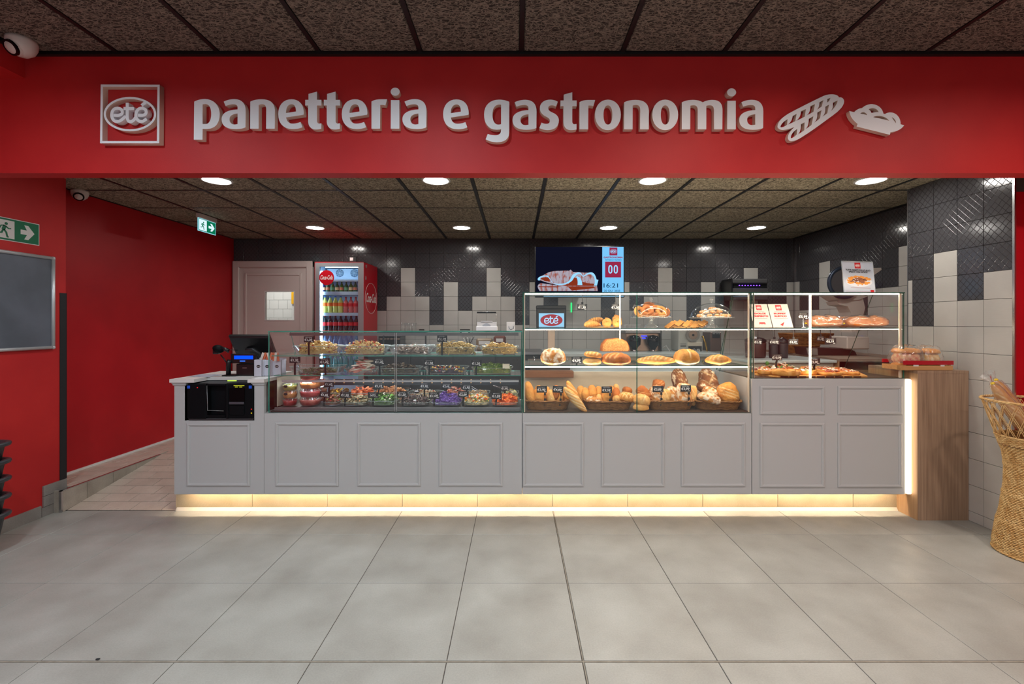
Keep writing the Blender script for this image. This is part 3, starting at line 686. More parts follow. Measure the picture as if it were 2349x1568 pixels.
# exit signs
GREEN = M('exit green', (0, 110, 74), .4)
EXG = emis('lit exit green', (10, 122, 84), .9); EXW = emis('lit exit white', (214, 240, 250), 1.1)
def exit_art(parent, w, h, white, wgap=.06):
    """flat artwork in the local XZ plane facing -Y, centred"""
    mb = MB(); s = h
    mb.box(-w/2+.04*s, -w/2+.46*w, -.0012, 0, -h*.42, h*.42)
    part('door_shape', mb, white, parent, True)
    ax = w*.24
    ar = [(ax-.3*s, .11*s), (ax-.02*s, .11*s), (ax-.14*s, .34*s), (ax+.04*s, .34*s), (ax+.32*s, 0), (ax+.04*s, -.34*s), (ax-.14*s, -.34*s), (ax-.02*s, -.11*s), (ax-.3*s, -.11*s)]
    part('arrow', MB().prism(ar, -.0014, 0), white, parent, True)
    return mb
def runner(parent, cx, s, mat):
    mb = MB(); y0, y1 = -.003, -.0014
    def st(pts, w): ribbon(mb, [(cx+a*s, b*s) for a, b in pts], w*s, y0, y1)
    mb.prism(ell(cx+.06*s, .27*s, .065*s, .065*s, 14), y0, y1)
    st([(.0, .17), (-.07, -.05)], .15); st([(.02, .15), (.16, .04), (.27, .06)], .055); st([(-.01, .17), (-.16, .15), (-.24, .0)], .055)
    st([(-.05, -.03), (.06, -.16), (.1, -.36), (.16, -.38)], .075); st([(-.08, -.04), (-.14, -.2), (-.32, -.22)], .075)
    part('running_figure', mb, mat, parent, True)
ex = thing('exit_sign', 'green exit plate with running figure and arrow above the grey board', 'sign', (WL+.002, 3.30, 2.169), (0, 0, pi/2))
part('border', MB().box(-.16, .16, 0, .004, -.082, .082), WHITE, ex, True); part('plate', MB().box(-.155, .155, -.0008, .001, -.077, .077), GREEN, ex, True)
exit_art(ex, .31, .154, WHITE); runner(ex, -.075, .145, GREEN)
hx = thing('hanging_exit_sign', 'small lit green exit sign hanging from the ceiling behind the counter', 'sign', (-3.367, 4.92, 2.56), (0, 0, pi/2))
part('housing', MB().bbox(-.145, .145, -.02, .02, .055, .107, .006), M('sign housing', (206, 196, 190), .4), hx, True)
part('border', MB().box(-.14, .14, -.004, .004, -.082, .056), emis('lit edge', (150, 220, 235), 1.0), hx, True)
part('plate', MB().box(-.134, .134, -.005, .0045, -.076, .05), EXG, hx, True)
q = thing('tmp', 'x', 'x'); bpy.data.objects.remove(q)
sub = link('artwork', None, hx, (0, -.0052, -.013)); 
bpy.data.objects.remove(sub)
mbx = MB().box(-.128, -.012, -.0065, -.005, -.07, .045); part('door_shape', mbx, EXW, hx, True)
ar = [(.02, .0), (.07, .0), (.045, .028), (.075, .028), (.115, -.013), (.075, -.054), (.045, -.054), (.07, -.026), (.02, -.026)]
part('arrow', MB().prism(ar, -.0065, -.005), EXW, hx, True)
runner(hx, -.07, .115, EXG); hx.children[-1].location = (0, -.0052, -.013)

# magnetic board
bd = thing('notice_board', 'grey magnetic board with rounded aluminium frame on the red left wall', 'board', (WL, 3.17, 1.656))
ALU = M('satin aluminium', (206, 210, 214), .35, .5)
y0, y1, z0, z1 = 2.72, 3.565, 1.292, 2.016
part('board_panel', MB().box(WL+.002, WL+.009, y0+.01, y1-.01, z0+.01, z1-.01), M('blue grey board', (96, 102, 114), .5, col2=(84, 90, 100), scale=4), bd)
fr = MB()
fr.tube([(WL+.012, y1-.012, z0+.02), (WL+.012, y1-.012, z1-.02)], .013, 10); fr.tube([(WL+.012, y0+.02, z1-.012), (WL+.012, y1-.02, z1-.012)], .013, 10); fr.tube([(WL+.012, y0+.02, z0+.012), (WL+.012, y1-.02, z0+.012)], .013, 10); fr.tube([(WL+.012, y0+.012, z0+.02), (WL+.012, y0+.012, z1-.02)], .013, 10)
part('frame', fr, ALU, bd)
for (yy, zz) in ((y1-.012, z1-.012), (y1-.012, z0+.012), (y0+.012, z1-.012), (y0+.012, z0+.012)):
    part('corner_cap', MB().ball((WL+.012, yy, zz), .0155, nu=12, nv=8), ALU, bd)

# stack of shopping baskets
BK = M('anthracite basket plastic', (52, 55, 60), .35)
for k in range(5):
    zt = 1.494-(1012-741+k*40)*2.95/1035; z = zt-.22
    cxb, cyb, hw, hl = -3.452, 2.78, .135, .2
    t = thing('shopping_basket', ['topmost', 'second from top', 'middle', 'second from bottom', 'lowest'][k]+' dark grey plastic shopping basket in the stack by the left wall', 'basket', (cxb, cyb, z), group='stacked shopping baskets')
    mb = MB(); n = 28
    def rr(hw, hl, r, z):
        out = []
        for q in range(n):
            a = 2*pi*(q+.5)/n; c, s_ = cos(a), sin(a); e = .45
            out.append((math.copysign(abs(c)**e, c)*hw, math.copysign(abs(s_)**e, s_)*hl, z))
        return out
    lv = [rr(hw*.8, hl*.84, 0, 0), rr(hw, hl, 0, .21), rr(hw+.008, hl+.008, 0, .214), rr(hw-.006, hl-.006, 0, .214), rr(hw*.77, hl*.81, 0, .006)]
    vs = sum(lv, []); fs = [(i*n+j, i*n+(j+1) % n, (i+1)*n+(j+1) % n, (i+1)*n+j) for i in range(4) for j in range(n)]+[tuple(range(n-1, -1, -1)), tuple(4*n+j for j in range(n))]
    mb.add(vs, fs, 0, True); part('basket_body', mb, BK, t, True)
    rim = [(x*1.07, y*1.05, .207) for x, y, _ in rr(hw, hl, 0, 0)]
    part('rim', MB().tube(rim, .016, 8, closed=True), BK, t, True)
# ================================================================== COUNTER
FC = 3.47
def cx_(px): return X(px, FC)
def cz_(py): return Z(py, FC)
BOT, T1, T2 = cz_(1133), .80, 1.066
def moulding(parent, px0, px1, py0, py1):
    x0, x1, z0, z1 = cx_(px0), cx_(px1), cz_(py1), cz_(py0); w = .024; mb = MB()
    def bar(a, b, c, d):   # mitred bar: outer a-b, inner c-d  in xz, with rounded crown
        y0, y1, y2 = FC-.0002, FC-.007, FC-.010
        o1, o2, i1, i2 = a, b, c, d
        m = lambda p, q, t: (p[0]*(1-t)+q[0]*t, p[1]*(1-t)+q[1]*t)
        st = [(0, y0), (0.02, y1), (.3, y2), (.62, y2), (.8, FC-.005), (.98, FC-.004), (1, y0)]
        vs = []
        for t, y in st:
            p = m(o1, i1, t); q = m(o2, i2, t); vs += [(p[0], y, p[1]), (q[0], y, q[1])]
        fs = [(2*k, 2*k+1, 2*k+3, 2*k+2) for k in range(len(st)-1)]
        mb.add(vs, fs)
    O = [(x0, z0), (x1, z0), (x1, z1), (x0, z1)]; I = [(x0+w, z0+w), (x1-w, z0+w), (x1-w, z1-w), (x0+w, z1-w)]
    for k in range(4): bar(O[k], O[(k+1) % 4], I[k], I[(k+1) % 4])
    part('panel_moulding', mb, PANEL, parent)
def under_led(parent, px0, px1):
    x0, x1 = cx_(px0), cx_(px1)
    part('led_strip', MB().box(x0+.01, x1-.004, FC+.056, FC+.062, BOT+.034, BOT+.037), LEDB, parent)
    part('led_shield', MB().box(x0+.01, x1-.004, FC+.050, FC+.054, BOT+.001, BOT+.04), PANEL, parent)
# cash counter
cc = thing('cash_counter', 'light grey panelled cash counter with a notched white top, at the left end', 'counter', (cx_(503), 3.75, 0))
x0, x1, xa, xb_ = cx_(400), cx_(605.5), cx_(427), cx_(580.5); zo = cz_(964)
part('body', MB().box(x0, xa, FC, FC+.03, BOT, 1.016).box(xb_, x1, FC, FC+.03, BOT, 1.016).box(xa, xb_, FC, FC+.03, BOT, zo)
     .box(x0, x0+.02, FC+.03, 4.02, BOT, 1.04).box(x1-.02, x1, FC+.03, 4.02, BOT, .80).box(x0+.02, x1-.02, 4.0, 4.02, BOT, 1.04).box(x0+.02, x1-.02, FC+.03, 4.0, BOT+.04, BOT+.055).box(x0+.02, x1-.02, FC+.03, 4.0, zo-.02, zo)
     .box(xa-.01, xa, FC, 3.66, zo, 1.02).box(xb_, xb_+.01, FC, 3.66, zo, 1.02), PANEL, cc)
moulding(cc, 429, 574, 970, 1114)
for a, b in ((x0-.010, xa+.004), (xb_-.004, x1+.006)):
    part('cap_moulding', MB().bbox(a, b, FC-.010, FC+.03, 1.016, 1.030, .004).bbox(a-.004, b+.004, FC-.016, FC+.03, 1.0285, 1.040, .004), PANEL, cc)
TOPW = M('white counter top', (224, 224, 222), .3)
part('countertop', MB().prism([(x0-.022, FC-.022), (xa+.075, FC-.022), (xa+.075, 3.60), (xb_-.03, 3.60), (xb_-.03, FC-.022), (x1+.012, FC-.022), (x1+.012, 4.04), (x0-.022, 4.04)], 1.040, 1.066, ax='z'), TOPW, cc)
under_led(cc, 402, 606)
# display counters
def unit(label, px0, px1, top, mouls):
    t = thing('display_counter', label, 'counter', (cx_((px0+px1)/2), 3.8, 0), group=None)
    a, b = cx_(px0)+.001, cx_(px1)-.0015
    part('body', MB().box(a, b, FC, FC+.03, BOT, top).box(a, a+.018, FC+.03, 4.14, BOT, top-.002).box(b-.018, b, FC+.03, 4.14, BOT, top-.002).box(a+.018, b-.018, 4.12, 4.14, BOT, top-.002)
         .box(a+.018, b-.018, FC+.03, 4.12, BOT+.04, BOT+.055).box(a+.018, b-.018, FC+.03, 4.12, top-.03, top-.012), PANEL, t)
    for m in mouls: moulding(t, *m)
    return t
u1 = unit('long light grey counter base with three mouldings under the chilled salad case', 606, 1197.5, T1, [(632, 777, 968, 1114), (820, 965, 968, 1114), (1007, 1153, 968, 1114)]); under_led(u1, 606, 1198)
u2 = unit('long light grey counter base with three mouldings under the bread case', 1198, 1724, T1, [(1195.5+4, 1339, 968, 1115), (1379, 1524, 968, 1115), (1562, 1709, 968, 1115)]); under_led(u2, 1198, 1724)
u3 = unit('taller light grey counter base with two rows of mouldings under the pizza case', 1725, 2076, T2, [(1743, 1891, 885, 950), (1921, 2068, 885, 950), (1743, 1891, 969, 1117), (1921, 2068, 969, 1117)]); under_led(u3, 1725, 2083)
# plinth
pl = thing('counter_plinth', 'long beige tiled plinth glowing under the whole counter', 'plinth', (cx_(1240), 3.7, 0))
PY = 3.608; PXs = [405]+[751-172.2*1.0]+[751, 923, 1095, 1267.7, 1440, 1612, 1784, 1957, 2080]; PLT = floor_tile_mat('beige plinth tile', (196, 180, 152), (182, 164, 134), .4, 8)
part('plinth_core', MB().box(X(405, PY)+.004, X(2080, PY), PY+.008, 4.08, 0, BOT-.002), GROUT, pl)
for a, b in zip(PXs[:-1], PXs[1:]):
    part('tile', MB().box(X(a, PY)+.002, X(b, PY)-.002, PY, PY+.01, .022, BOT-.002), PLT, pl)
part('base_profile', MB().prism([(3.592, .0005), (3.607, .024), (3.62, .024), (3.62, .0005)], X(404, 3.6), X(2082, 3.6), ax='x'), M('white aluminium profile', (226, 220, 208), .4), pl)
part('end_tile', MB().box(X(405, PY)-.006, X(405, PY)+.002, PY, 4.08, 0, BOT-.004), PLT, pl)

# wood column and vertical strip
WOODM = wood('greige oak laminate', (168, 140, 116), (134, 108, 88), 'z', .5, 5)
WOODS = wood('light oak laminate', (192, 156, 118), (168, 130, 94), 'z', .5, 5)
wc = thing('wooden_pedestal', 'tall greige oak laminate pedestal at the right end of the counter', 'pedestal', (3.24, 3.65, 0))
part('body', MB().box(3.049, 3.434, 3.421, 3.90, 0, 1.112), WOODM, wc); part('top_panel', MB().box(3.046, 3.434, 3.419, 3.90, 1.112, 1.134), WOODM, wc)
part('side_panel', MB().box(3.046, 3.0495, 3.4215, 3.90, 0, 1.112), WOODS, wc)
t = thing('light_bar', 'glowing vertical light strip between the panelled counter and the oak pedestal', 'light', (3.02, 3.47, BOT))
part('channel', MB().box(2.997, 3.045, 3.478, 3.50, BOT, T2), WHITE, t); part('diffuser', MB().bbox(3.004, 3.036, 3.455, 3.478, BOT+.004, T2-.004, .006), emis('vertical led', (255, 232, 200), 4.5), t)

# ================================================================== GLASS CASES
def pane(mb, x0, x1, y0, y1, z0, z1, ax, g=0, e=1): mb.box(x0, x1, y0, y1, z0, z1, g, e, ax)
def side_pane(mb, x, z0, z1, y0, yt, yb, th=.006):
    """trapezoid side glass: deeper at the bottom"""
    o = len(mb.v); P = [(y0, z0), (yb, z0), (yt, z1), (y0, z1)]
    mb.v += [(x, y, z) for y, z in P]+[(x+th, y, z) for y, z in P]
    for f, m in (((3, 2, 1, 0), 0), ((4, 5, 6, 7), 0), ((0, 1, 5, 4), 1), ((1, 2, 6, 5), 1), ((2, 3, 7, 6), 1), ((3, 0, 4, 7), 1)):
        mb.f.append([o+i for i in f]); mb.m.append(m); mb.sm.append(False)
GE = [GLASS, GEDGE]; GE2 = [GLASS, GEDGE2]
YG = 3.497
def knobs(t, pts, r=.006):
    for p in pts:
        part('glass_clamp', MB().lathe([(.001, -.012), (r, -.012), (r, .004), (.001, .004)], n=10, cap=False), CHROME, t).location = Vector(p)-wloc(t)
# --- chilled salad case
xa, xb_ = X(618, YG), X(1196, YG); xm = X(908, YG)
sc_ = thing('salad_display_case', 'low glass case with two shelves full of salads above the left counter', 'display case', ((xa+xb_)/2, 3.8, T1))
for a, b in ((xa, xm-.004), (xm+.004, xb_)):
    m = MB(); pane(m, a, b, YG-.003, YG+.003, T1+.002, 1.424, 'y'); part('front_glass', m, GE, sc_)
for xx in (xm-.007, xm+.004):
    part('glass_edge_strip', MB().box(xx, xx+.003, YG-.005, YG+.006, T1+.01, 1.42), M('pale aluminium', (196, 196, 198), .35, .6), sc_)
for a, nm_ in ((xa-.006, 'l'), (xb_, 'r')):
    m = MB(); side_pane(m, a, T1+.002, 1.424, YG-.003, 3.83, 4.12); part('side_glass', m, GE if nm_ == 'l' else GE2, sc_)
m = MB(); pane(m, xa-.008, xb_+.006, YG-.006, 3.86, 1.425, 1.433, 'z'); part('top_glass', m, GE, sc_)
for z, y0 in ((1.236, 3.52), (1.079, 3.55)):
    m = MB(); pane(m, xa+.004, xb_-.004, y0, 3.93, z, z+.006, 'z'); part('glass_shelf', m, GE, sc_)
part('lamp_rail', MB().box(X(660, 3.78)+.02, xb_-.02, 3.770, 3.774, 1.390, 1.414).box(X(660, 3.78)+.02, xb_-.02, 3.774, 3.80, 1.404, 1.414), M('anodised rail', (120, 118, 120), .35, .7), sc_)
CASEA = emis('cool case led', (240, 246, 255), 110)
part('led_strip', MB().box(xa+.12, xb_-.03, 3.778, 3.792, 1.400, 1.4035), CASEA, sc_)
part('led_strip', MB().box(xa+.06, xb_-.03, 3.591, 3.600, 1.0335, 1.0365), emis('cool front led', (240, 246, 255), 34), sc_)
part('front_rail', MB().box(xa+.05, xb_-.02, 3.586, 3.589, 1.026, 1.040).box(xa+.05, xb_-.02, 3.589, 3.602, 1.037, 1.040), M('pale aluminium', (196, 196, 198), .35, .6), sc_)
part('deck', MB().box(xa+.01, xb_-.01, 3.56, 4.1, .806, .824).box(xa+.01, xb_-.01, 3.552, 3.562, .812, .832), STEEL, sc_)
part('gasket', MB().box(xa+.002, xb_-.002, 3.51, 3.552, T1+.001, .812), M('dark gasket', (52, 52, 50), .5), sc_)
mb = MB()
part('rear_panel', MB().box(xa+.25, xb_-.02, 4.115, 4.125, .93, .985), DARK, sc_)
for k in range(19):
    p = 745+k*22.4; part('divider', MB().box(X(p, 4.11)-.006, X(p, 4.11)+.004, 4.10, 4.115, .95, .983), M('light wood peg', (206, 160, 110), .5), sc_)
part('side_liner', MB().box(xa+.004, xa+.008, 3.60, 4.05, .83, 1.06), M('off white liner', (214, 208, 190), .5), sc_)
knobs(sc_, [(xa+.02, YG+.008, 1.405), (xb_-.02, YG+.008, 1.405)])
# --- bread case
xa, xb_ = X(1201.5, YG), X(1721, YG); xm = X(1461, YG); TP = 1.734
bc = thing('bread_display_case', 'tall lit glass case with loaves and cake stands in the middle of the counter', 'display case', ((xa+xb_)/2, 3.8, T1))
for a, b in ((xa, xm-.002), (xm+.002, xb_)):
    m = MB(); pane(m, a, b, YG-.003, YG+.003, T1+.002, TP-.008, 'y'); part('front_glass', m, GE2, bc)
for a in (xa-.007, xb_):
    m = MB(); side_pane(m, a, T1+.002, TP-.008, YG-.004, 3.80, 4.12, .007); part('side_glass', m, GE2, bc)
m = MB(); pane(m, xa-.010, xb_+.010, YG-.008, 3.84, TP-.008, TP, 'z'); part('top_glass', m, GE2, bc)
SHB = ((1.448, 3.515, 3.86), (1.158, 3.515, 3.98))
for z, y0, y1 in SHB:
    m = MB(); pane(m, xa+.004, xb_-.004, y0, y1, z, z+.007, 'z'); part('glass_shelf', m, GE2, bc)
def led_h(t, x0, x1, y, z): part('led_strip', MB().box(x0, x1, y, y+.030, z-.0052, z), LEDM, t)
led_h(bc, xa+.008, xb_-.008, YG+.008, TP-.010); led_h(bc, xa+.008, xb_-.008, 3.518, 1.446); led_h(bc, xa+.008, xb_-.008, 3.518, 1.156)
PROF = M('warm white profile', (232, 214, 190), .4)
part('corner_profile', MB().box(xa+.002, xa+.010, YG+.004, YG+.014, T1+.004, TP-.01), PROF, bc)
part('corner_profile', MB().box(xb_-.012, xb_-.003, YG+.004, YG+.014, T1+.004, TP-.01), PROF, bc)
part('corner_profile', MB().box(X(1422.5, 3.52)-.003, X(1422.5, 3.52)+.003, 3.52, 3.526, 1.37, TP-.01), LEDM, bc, label='short vertical reflection of a light strip, added as a glowing rod')  # glowing rod added in place of a light strip's reflection in the glass
part('divider_glass', MB().box(xm-.003, xm+.003, YG-.004, YG+.004, T1+.002, TP-.008), GEDGE2, bc)
part('deck', MB().box(xa+.002, xb_-.002, 3.505, 4.1, T1+.001, T1+.008), M('dark brown deck', (72, 54, 44), .5), bc)
part('rear_panel', MB().box(xa+.01, xb_-.008, 4.10, 4.115, T1+.01, 1.055), CREAM, bc)
knobs(bc, [(x, YG+.02, z) for z in (TP-.025,) for x in (xa+.03, xm-.03, xm+.03, xb_-.03)])
# --- pizza case
xa2, xb2 = X(1728, YG), X(2071, YG)
pc = thing('pizza_display_case', 'lit glass case with pizzas and bagged bread above the taller right counter', 'display case', ((xa2+xb2)/2, 3.8, T2))
m = MB(); pane(m, xa2, xb2, YG-.003, YG+.003, T2+.002, TP-.008, 'y'); part('front_glass', m, GE2, pc)
for a in (xa2-.006, xb2):
    m = MB(); side_pane(m, a, T2+.002, TP-.008, YG-.004, 3.80, 4.13, .007); part('side_glass', m, GE2, pc)
m = MB(); pane(m, xa2-.008, xb2+.010, YG-.008, 3.84, TP-.008, TP, 'z'); part('top_glass', m, GE2, pc)
m = MB(); pane(m, xa2+.004, xb2-.004, 3.515, 3.88, 1.452, 1.459, 'z'); part('glass_shelf', m, GE2, pc)
led_h(pc, xa2+.008, xb2-.008, YG+.008, TP-.010); led_h(pc, xa2+.008, xb2-.008, 3.518, 1.450)
part('led_post', MB().box(X(1860, YG)-.005, X(1860, YG)+.006, YG+.005, YG+.014, T2+.004, TP-.01), LEDM, pc)
part('corner_profile', MB().box(xa2+.003, xa2+.010, YG+.004, YG+.014, T2+.004, TP-.01), PROF, pc)
part('corner_profile', MB().box(xb2-.022, xb2-.006, YG+.004, YG+.014, T2+.004, TP-.01), PROF, pc)
part('deck', MB().box(xa2+.002, xb2-.002, 3.503, 4.12, T2+.0005, T2+.006), M('dark brown deck', (72, 54, 44), .5), pc)
knobs(pc, [(xa2+.03, YG+.02, TP-.025), (xb2-.03, YG+.02, TP-.025), (xb2-.03, YG+.02, T2+.03)])

# ================================================================== PRICE CARDS
CARD = M('black card', (24, 25, 29), .5)
def price_tag(px0, px1, py0, py1, Y, price, where, kind='clip', foot=None, tilt=0):
    """card spanning the given pixels at depth Y; kind clip: stand down to z=foot, hang: rod up to z=foot"""
    cx, cz = X((px0+px1)/2, Y), Z((py0+py1)/2, Y); w, h = (px1-px0)*Y/F, (py1-py0)*Y/F
    zb = foot if (foot is not None and kind != 'hang') else cz-h/2
    t = thing('price_card', where, 'price card', (cx, Y, zb), (0, radians(tilt), 0), group='black price cards')
    dz = cz-zb
    cd_ = part('card', MB().box(-w/2, w/2, -.001, .001, dz-h/2, dz+h/2), CARD, t, True)
    me = text_mesh(price, h*.52, PRINTW, .0003, bold=.0004, shear=.15)
    o = link('price_print', me, cd_, (-w*.06, -.0014, dz-h*.08))
    mb = MB(); rnd = random.Random(int(px0*7)); x = -w*.34
    while x < w*.28:
        l = rnd.uniform(.06, .14)*w; mb.box(x, x+l*.6, -.0016, -.001, dz+h*.30, dz+h*.345); x += l
    mb.box(w*.22, w*.42, -.0016, -.001, dz-h*.36, dz-h*.30)
    part('small_print', mb, PRINTW, cd_, True)
    if kind == 'clip':
        part('clip', MB().box(-.006, .006, .001, .006, dz-h/2-.012, dz-h/2+.012), BLACK, t, True)
        part('stand', MB().box(-.009, .003, .002, .010, .0, dz-h/2-.010).box(-.002, .004, .001, .005, dz-h/2-.02, dz-h/2), BLACK, t, True)
    elif kind == 'basket':
        q = w*.3
        part('clip', MB().box(q-.008, q+.008, -.003, .002, dz-h/2-.022, dz-h/2-.002).box(q-.008, q+.008, -.004, .001, dz-h/2-.062, dz-h/2-.045), BLACK, t, True)
        part('stand', MB().box(q-.0018, q+.0018, -.002, .001, dz-h/2-.05, dz-h/2).box(q-.010, q+.002, -.005, .0, .0, dz-h/2-.062), BLACK, t, True)
    elif kind == 'hang':
        part('clip', MB().box(-.008, .008, -.002, .003, dz+h/2-.003, dz+h/2+.016), BLACK, t, True)
        part('rod', MB().box(-.002, .002, 0, .003, dz+h/2+.012, dz+(foot-cz)), BLACK, t, True)
    elif kind == 'post':
        part('post', MB().lathe([(.022, 0), (.020, .004), (.005, .010), (.004, dz-h/2+.01)], n=12, cap=False), CHROME, t, True)
    return t
S1, S2 = 1.2425, 1.0855; DK = .8325
a = 'on the upper salad shelf'; b_ = 'on the lower salad shelf'
price_tag(697, 720, 771, 785, 3.56, '€1,30', 'black price card reading €1,30 behind the leftmost pasta salad', foot=S1)
price_tag(1003, 1026, 769, 784, 3.57, '€1,19', 'black price card reading €1,19 standing in the linguine with mussels', foot=S1)
price_tag(664, 689, 818, 832, 3.57, '€1,20', 'black price card reading €1,20 at the left end of the lower salad shelf', foot=S2)
price_tag(735, 759, 821, 836, 3.57, '€1,20', 'black price card reading €1,20 at the right end of the nearly empty glass dish', foot=S2, tilt=-4)
price_tag(860, 884, 821, 836, 3.57, '€1,20', 'black price card reading €1,20 before the brown mushroom dish', foot=S2, tilt=-3)
price_tag(973, 997, 824, 839, 3.57, '€1,20', 'black price card reading €1,20 before the olives and peppers dish', foot=S2)
price_tag(1081, 1105, 825, 840, 3.57, '€1,20', 'black price card reading €1,20 before the green pea dish', foot=S2)
price_tag(731, 754, 898, 911, 3.60, '€1,20', 'black price card reading €1,20 tilted beside the stacked salad tubs', foot=DK, tilt=6)
price_tag(779, 803, 898, 912, 3.60, '€1,20', 'black price card reading €1,20 before the dark grilled vegetables', foot=DK, tilt=3)
price_tag(844, 868, 899, 912, 3.60, '1473', 'black price card with faint number before the green salad', foot=DK)
price_tag(912, 936, 897, 911, 3.60, '€1,20', 'black price card reading €1,20 before the bowl of dark olives', foot=DK, tilt=-2)
price_tag(985, 1009, 899, 914, 3.60, '€1,09', 'black price card reading €1,09 before the purple cabbage', foot=DK, tilt=-2)
price_tag(1051, 1075, 897, 911, 3.60, '€2,09', 'black price card reading €2,09 left of the mixed vegetable salad', foot=DK)
price_tag(1126, 1150, 900, 915, 3.60, '€1,09', 'black price card reading €1,09 before the orange carrots', foot=DK, tilt=3)
price_tag(744, 766, 873, 887, 3.80, '€1,65', 'black price card reading €1,65 in the rear row above the grilled slices', foot=DK)
price_tag(858, 880, 878, 891, 3.80, '€1,19', 'black price card reading €1,19 in the rear row beside the golden meatballs', foot=DK)
price_tag(963, 985, 878, 891, 3.80, '€1,30', 'black price card reading €1,30 in the rear row above the pale grain salad', foot=DK)
price_tag(1013, 1035, 879, 891, 3.80, '€2,69', 'black price card reading €2,69 in the rear row above the shrimp salad', foot=DK)
price_tag(1060, 1081, 881, 894, 3.80, '€1,95', 'black price card reading €1,95 in the rear row above the barley salad', foot=DK)
price_tag(1148, 1169, 884, 896, 3.80, '€1,95', 'black price card reading €1,95 in the rear row near the right side glass', foot=DK)
price_tag(1324.5, 1347, 697, 711, 3.60, '€1,30', 'black price card reading €1,30 hanging above the croissant tray', 'hang', TP-.01)
price_tag(1403, 1421, 697, 711, 3.60, '€1,30', 'black price card reading €1,30 hanging beside the short reflected light strip', 'hang', TP-.01)
price_tag(1451, 1468, 698, 711, 3.82, '€1,30', 'dim black price card hanging at the rear left of the first cake dome', 'hang', TP-.01)
price_tag(1311, 1335, 818, 833, 3.55, '€4,99', 'black price card reading €4,99 between the round loaf and the two small breads', foot=1.166)
price_tag(1231, 1255, 885, 900, 3.56, '€3,90', 'left black price card reading €3,90 clipped to the first bread basket', 'basket', .845)
price_tag(1266, 1290, 885, 900, 3.56, '€4,89', 'right black price card reading €4,89 clipped to the first bread basket', 'basket', .845, 3)
price_tag(1380, 1404, 886, 901, 3.56, '€3,59', 'black price card reading €3,59 clipped to the second basket of rolls', 'basket', .84)
price_tag(1497, 1522, 885, 899, 3.56, '€3,89', 'black price card reading €3,89 clipped left on the third bread basket', 'basket', .845)
price_tag(1561, 1585, 883, 898, 3.56, '€3,99', 'black price card reading €3,99 clipped right on the third bread basket', 'basket', .845)
price_tag(1831, 1854, 717, 733, 3.60, '€5,99', 'small black price card on a chrome post beside the bagged bread', 'post', 1.459)
price_tag(1730, 1748, 777, 790, 3.60, '€1,19', 'brownish price card hanging at the far left of the pizza case', 'hang', 1.452)
price_tag(1765, 1788, 777, 790, 3.60, '€10,99', 'black price card reading €10,99 hanging left in the pizza case', 'hang', 1.452)
price_tag(1809, 1831, 777, 790, 3.60, '€4,19', 'black price card hanging just left of the glowing post in the pizza case', 'hang', 1.452)
price_tag(1874, 1891, 771, 782, 3.84, '€1,19', 'dim smaller price card hanging right of the glowing post', 'hang', 1.452)
price_tag(1892, 1918, 775, 789, 3.62, '€6,19', 'black price card reading €6,19 hanging before the wicker baskets', 'hang', 1.452)
price_tag(1771, 1794, 812, 826, 3.78, '€10,99', 'greyish price card reading €10,99 standing behind the left pizzas', foot=1.09)
price_tag(1857, 1883, 822, 836, 3.72, '€2,30', 'black price card reading €2,30 standing behind the middle pizzas', foot=1.09, tilt=-4)

# ================================================================== FOOD HELPERS
def ND(v, s=1.0): return noise.noise(Vector(v)*s)
def loaf_mb(L, Wd, Hh, cuts=(), lump=.06, e=2.4, nu=44, nv=28, seed=0, taper=0, cross=0, pale_bottom=0, bend=0, bulge=0):
    """bread lying along x, underside at z=0. cuts: (x0 in -1..1, slant, width) grooves"""
    mb = MB(); pale = []; vs = []
    def pt(u, v):
        ph = -pi/2+pi*v/nv; th = 2*pi*u/nu
        sx_ = sin(ph); c = cos(ph)
        x = sx_; ca, sa = cos(th), sin(th)
        rad = max(0, 1-abs(x)**e)**(1/e)*(1-taper*abs(x))
        y = math.copysign(abs(ca)**.9, ca)*rad; z = math.copysign(abs(sa)**.9, sa)*rad
        if z < 0: z *= .55
        g = 0
        if sa > .05:
            for cx0, slant, w in cuts:
                d = abs(x-cx0-slant*y)
                g = max(g, max(0, 1-d/w))
            if cross:
                for q in range(-3, 4):
                    for sgn_ in (-1, 1):
                        d = abs((x*sgn_+y*.9)-q*.5); g = max(g, max(0, 1-d/.1)*.9)
        g *= min(1, max(0, sa)*2.2); gg = g*g*(3-2*g)
        nn = 1+lump*ND((x*2+seed, y*2, z*2+seed*3), 1.6)+.022*ND((x*9+seed*5, y*9, z*9), 1.5)+lump*.5*ND((x*6, y*6+seed, z*6), 1.4)
        k = nn*(1-.10*gg)
        if bulge: k *= 1+bulge*abs(sin(x*6+seed))
        X_, Y_, Z_ = x*L/2*(1+.3*(nn-1)), y*Wd/2*k, z*Hh*.62*k
        Z_ += bend*(x*x)*L
        return (X_, Y_, Z_+Hh*.36), max(gg*.9, pale_bottom*max(0, -sa)*.8)
    for v in range(nv+1):
        if v in (0, nv): p, a = pt(0, v); vs.append(p); pale.append(0)
        else:
            for u in range(nu): p, a = pt(u, v); vs.append(p); pale.append(a)
    fs = [(0, 1+(k+1) % nu, 1+k) for k in range(nu)]
    for j in range(nv-2):
        for k in range(nu): a = 1+j*nu; fs.append((a+k, a+(k+1) % nu, a+nu+(k+1) % nu, a+nu+k))
    t = len(vs)-1; a = 1+(nv-2)*nu; fs += [(a+k, a+(k+1) % nu, t) for k in range(nu)]
    mb.add(vs, [f[::-1] for f in fs], 0, True); mb.pale = pale
    zm = min(v[2] for v in mb.v); mb.v = [(x, y, z-zm) for x, y, z in mb.v]
    return mb
def put(name, me, label, cat, loc, rot=(0, 0, 0), group=None):
    return tag(link(name, me, None, loc, rot), label, cat, group)
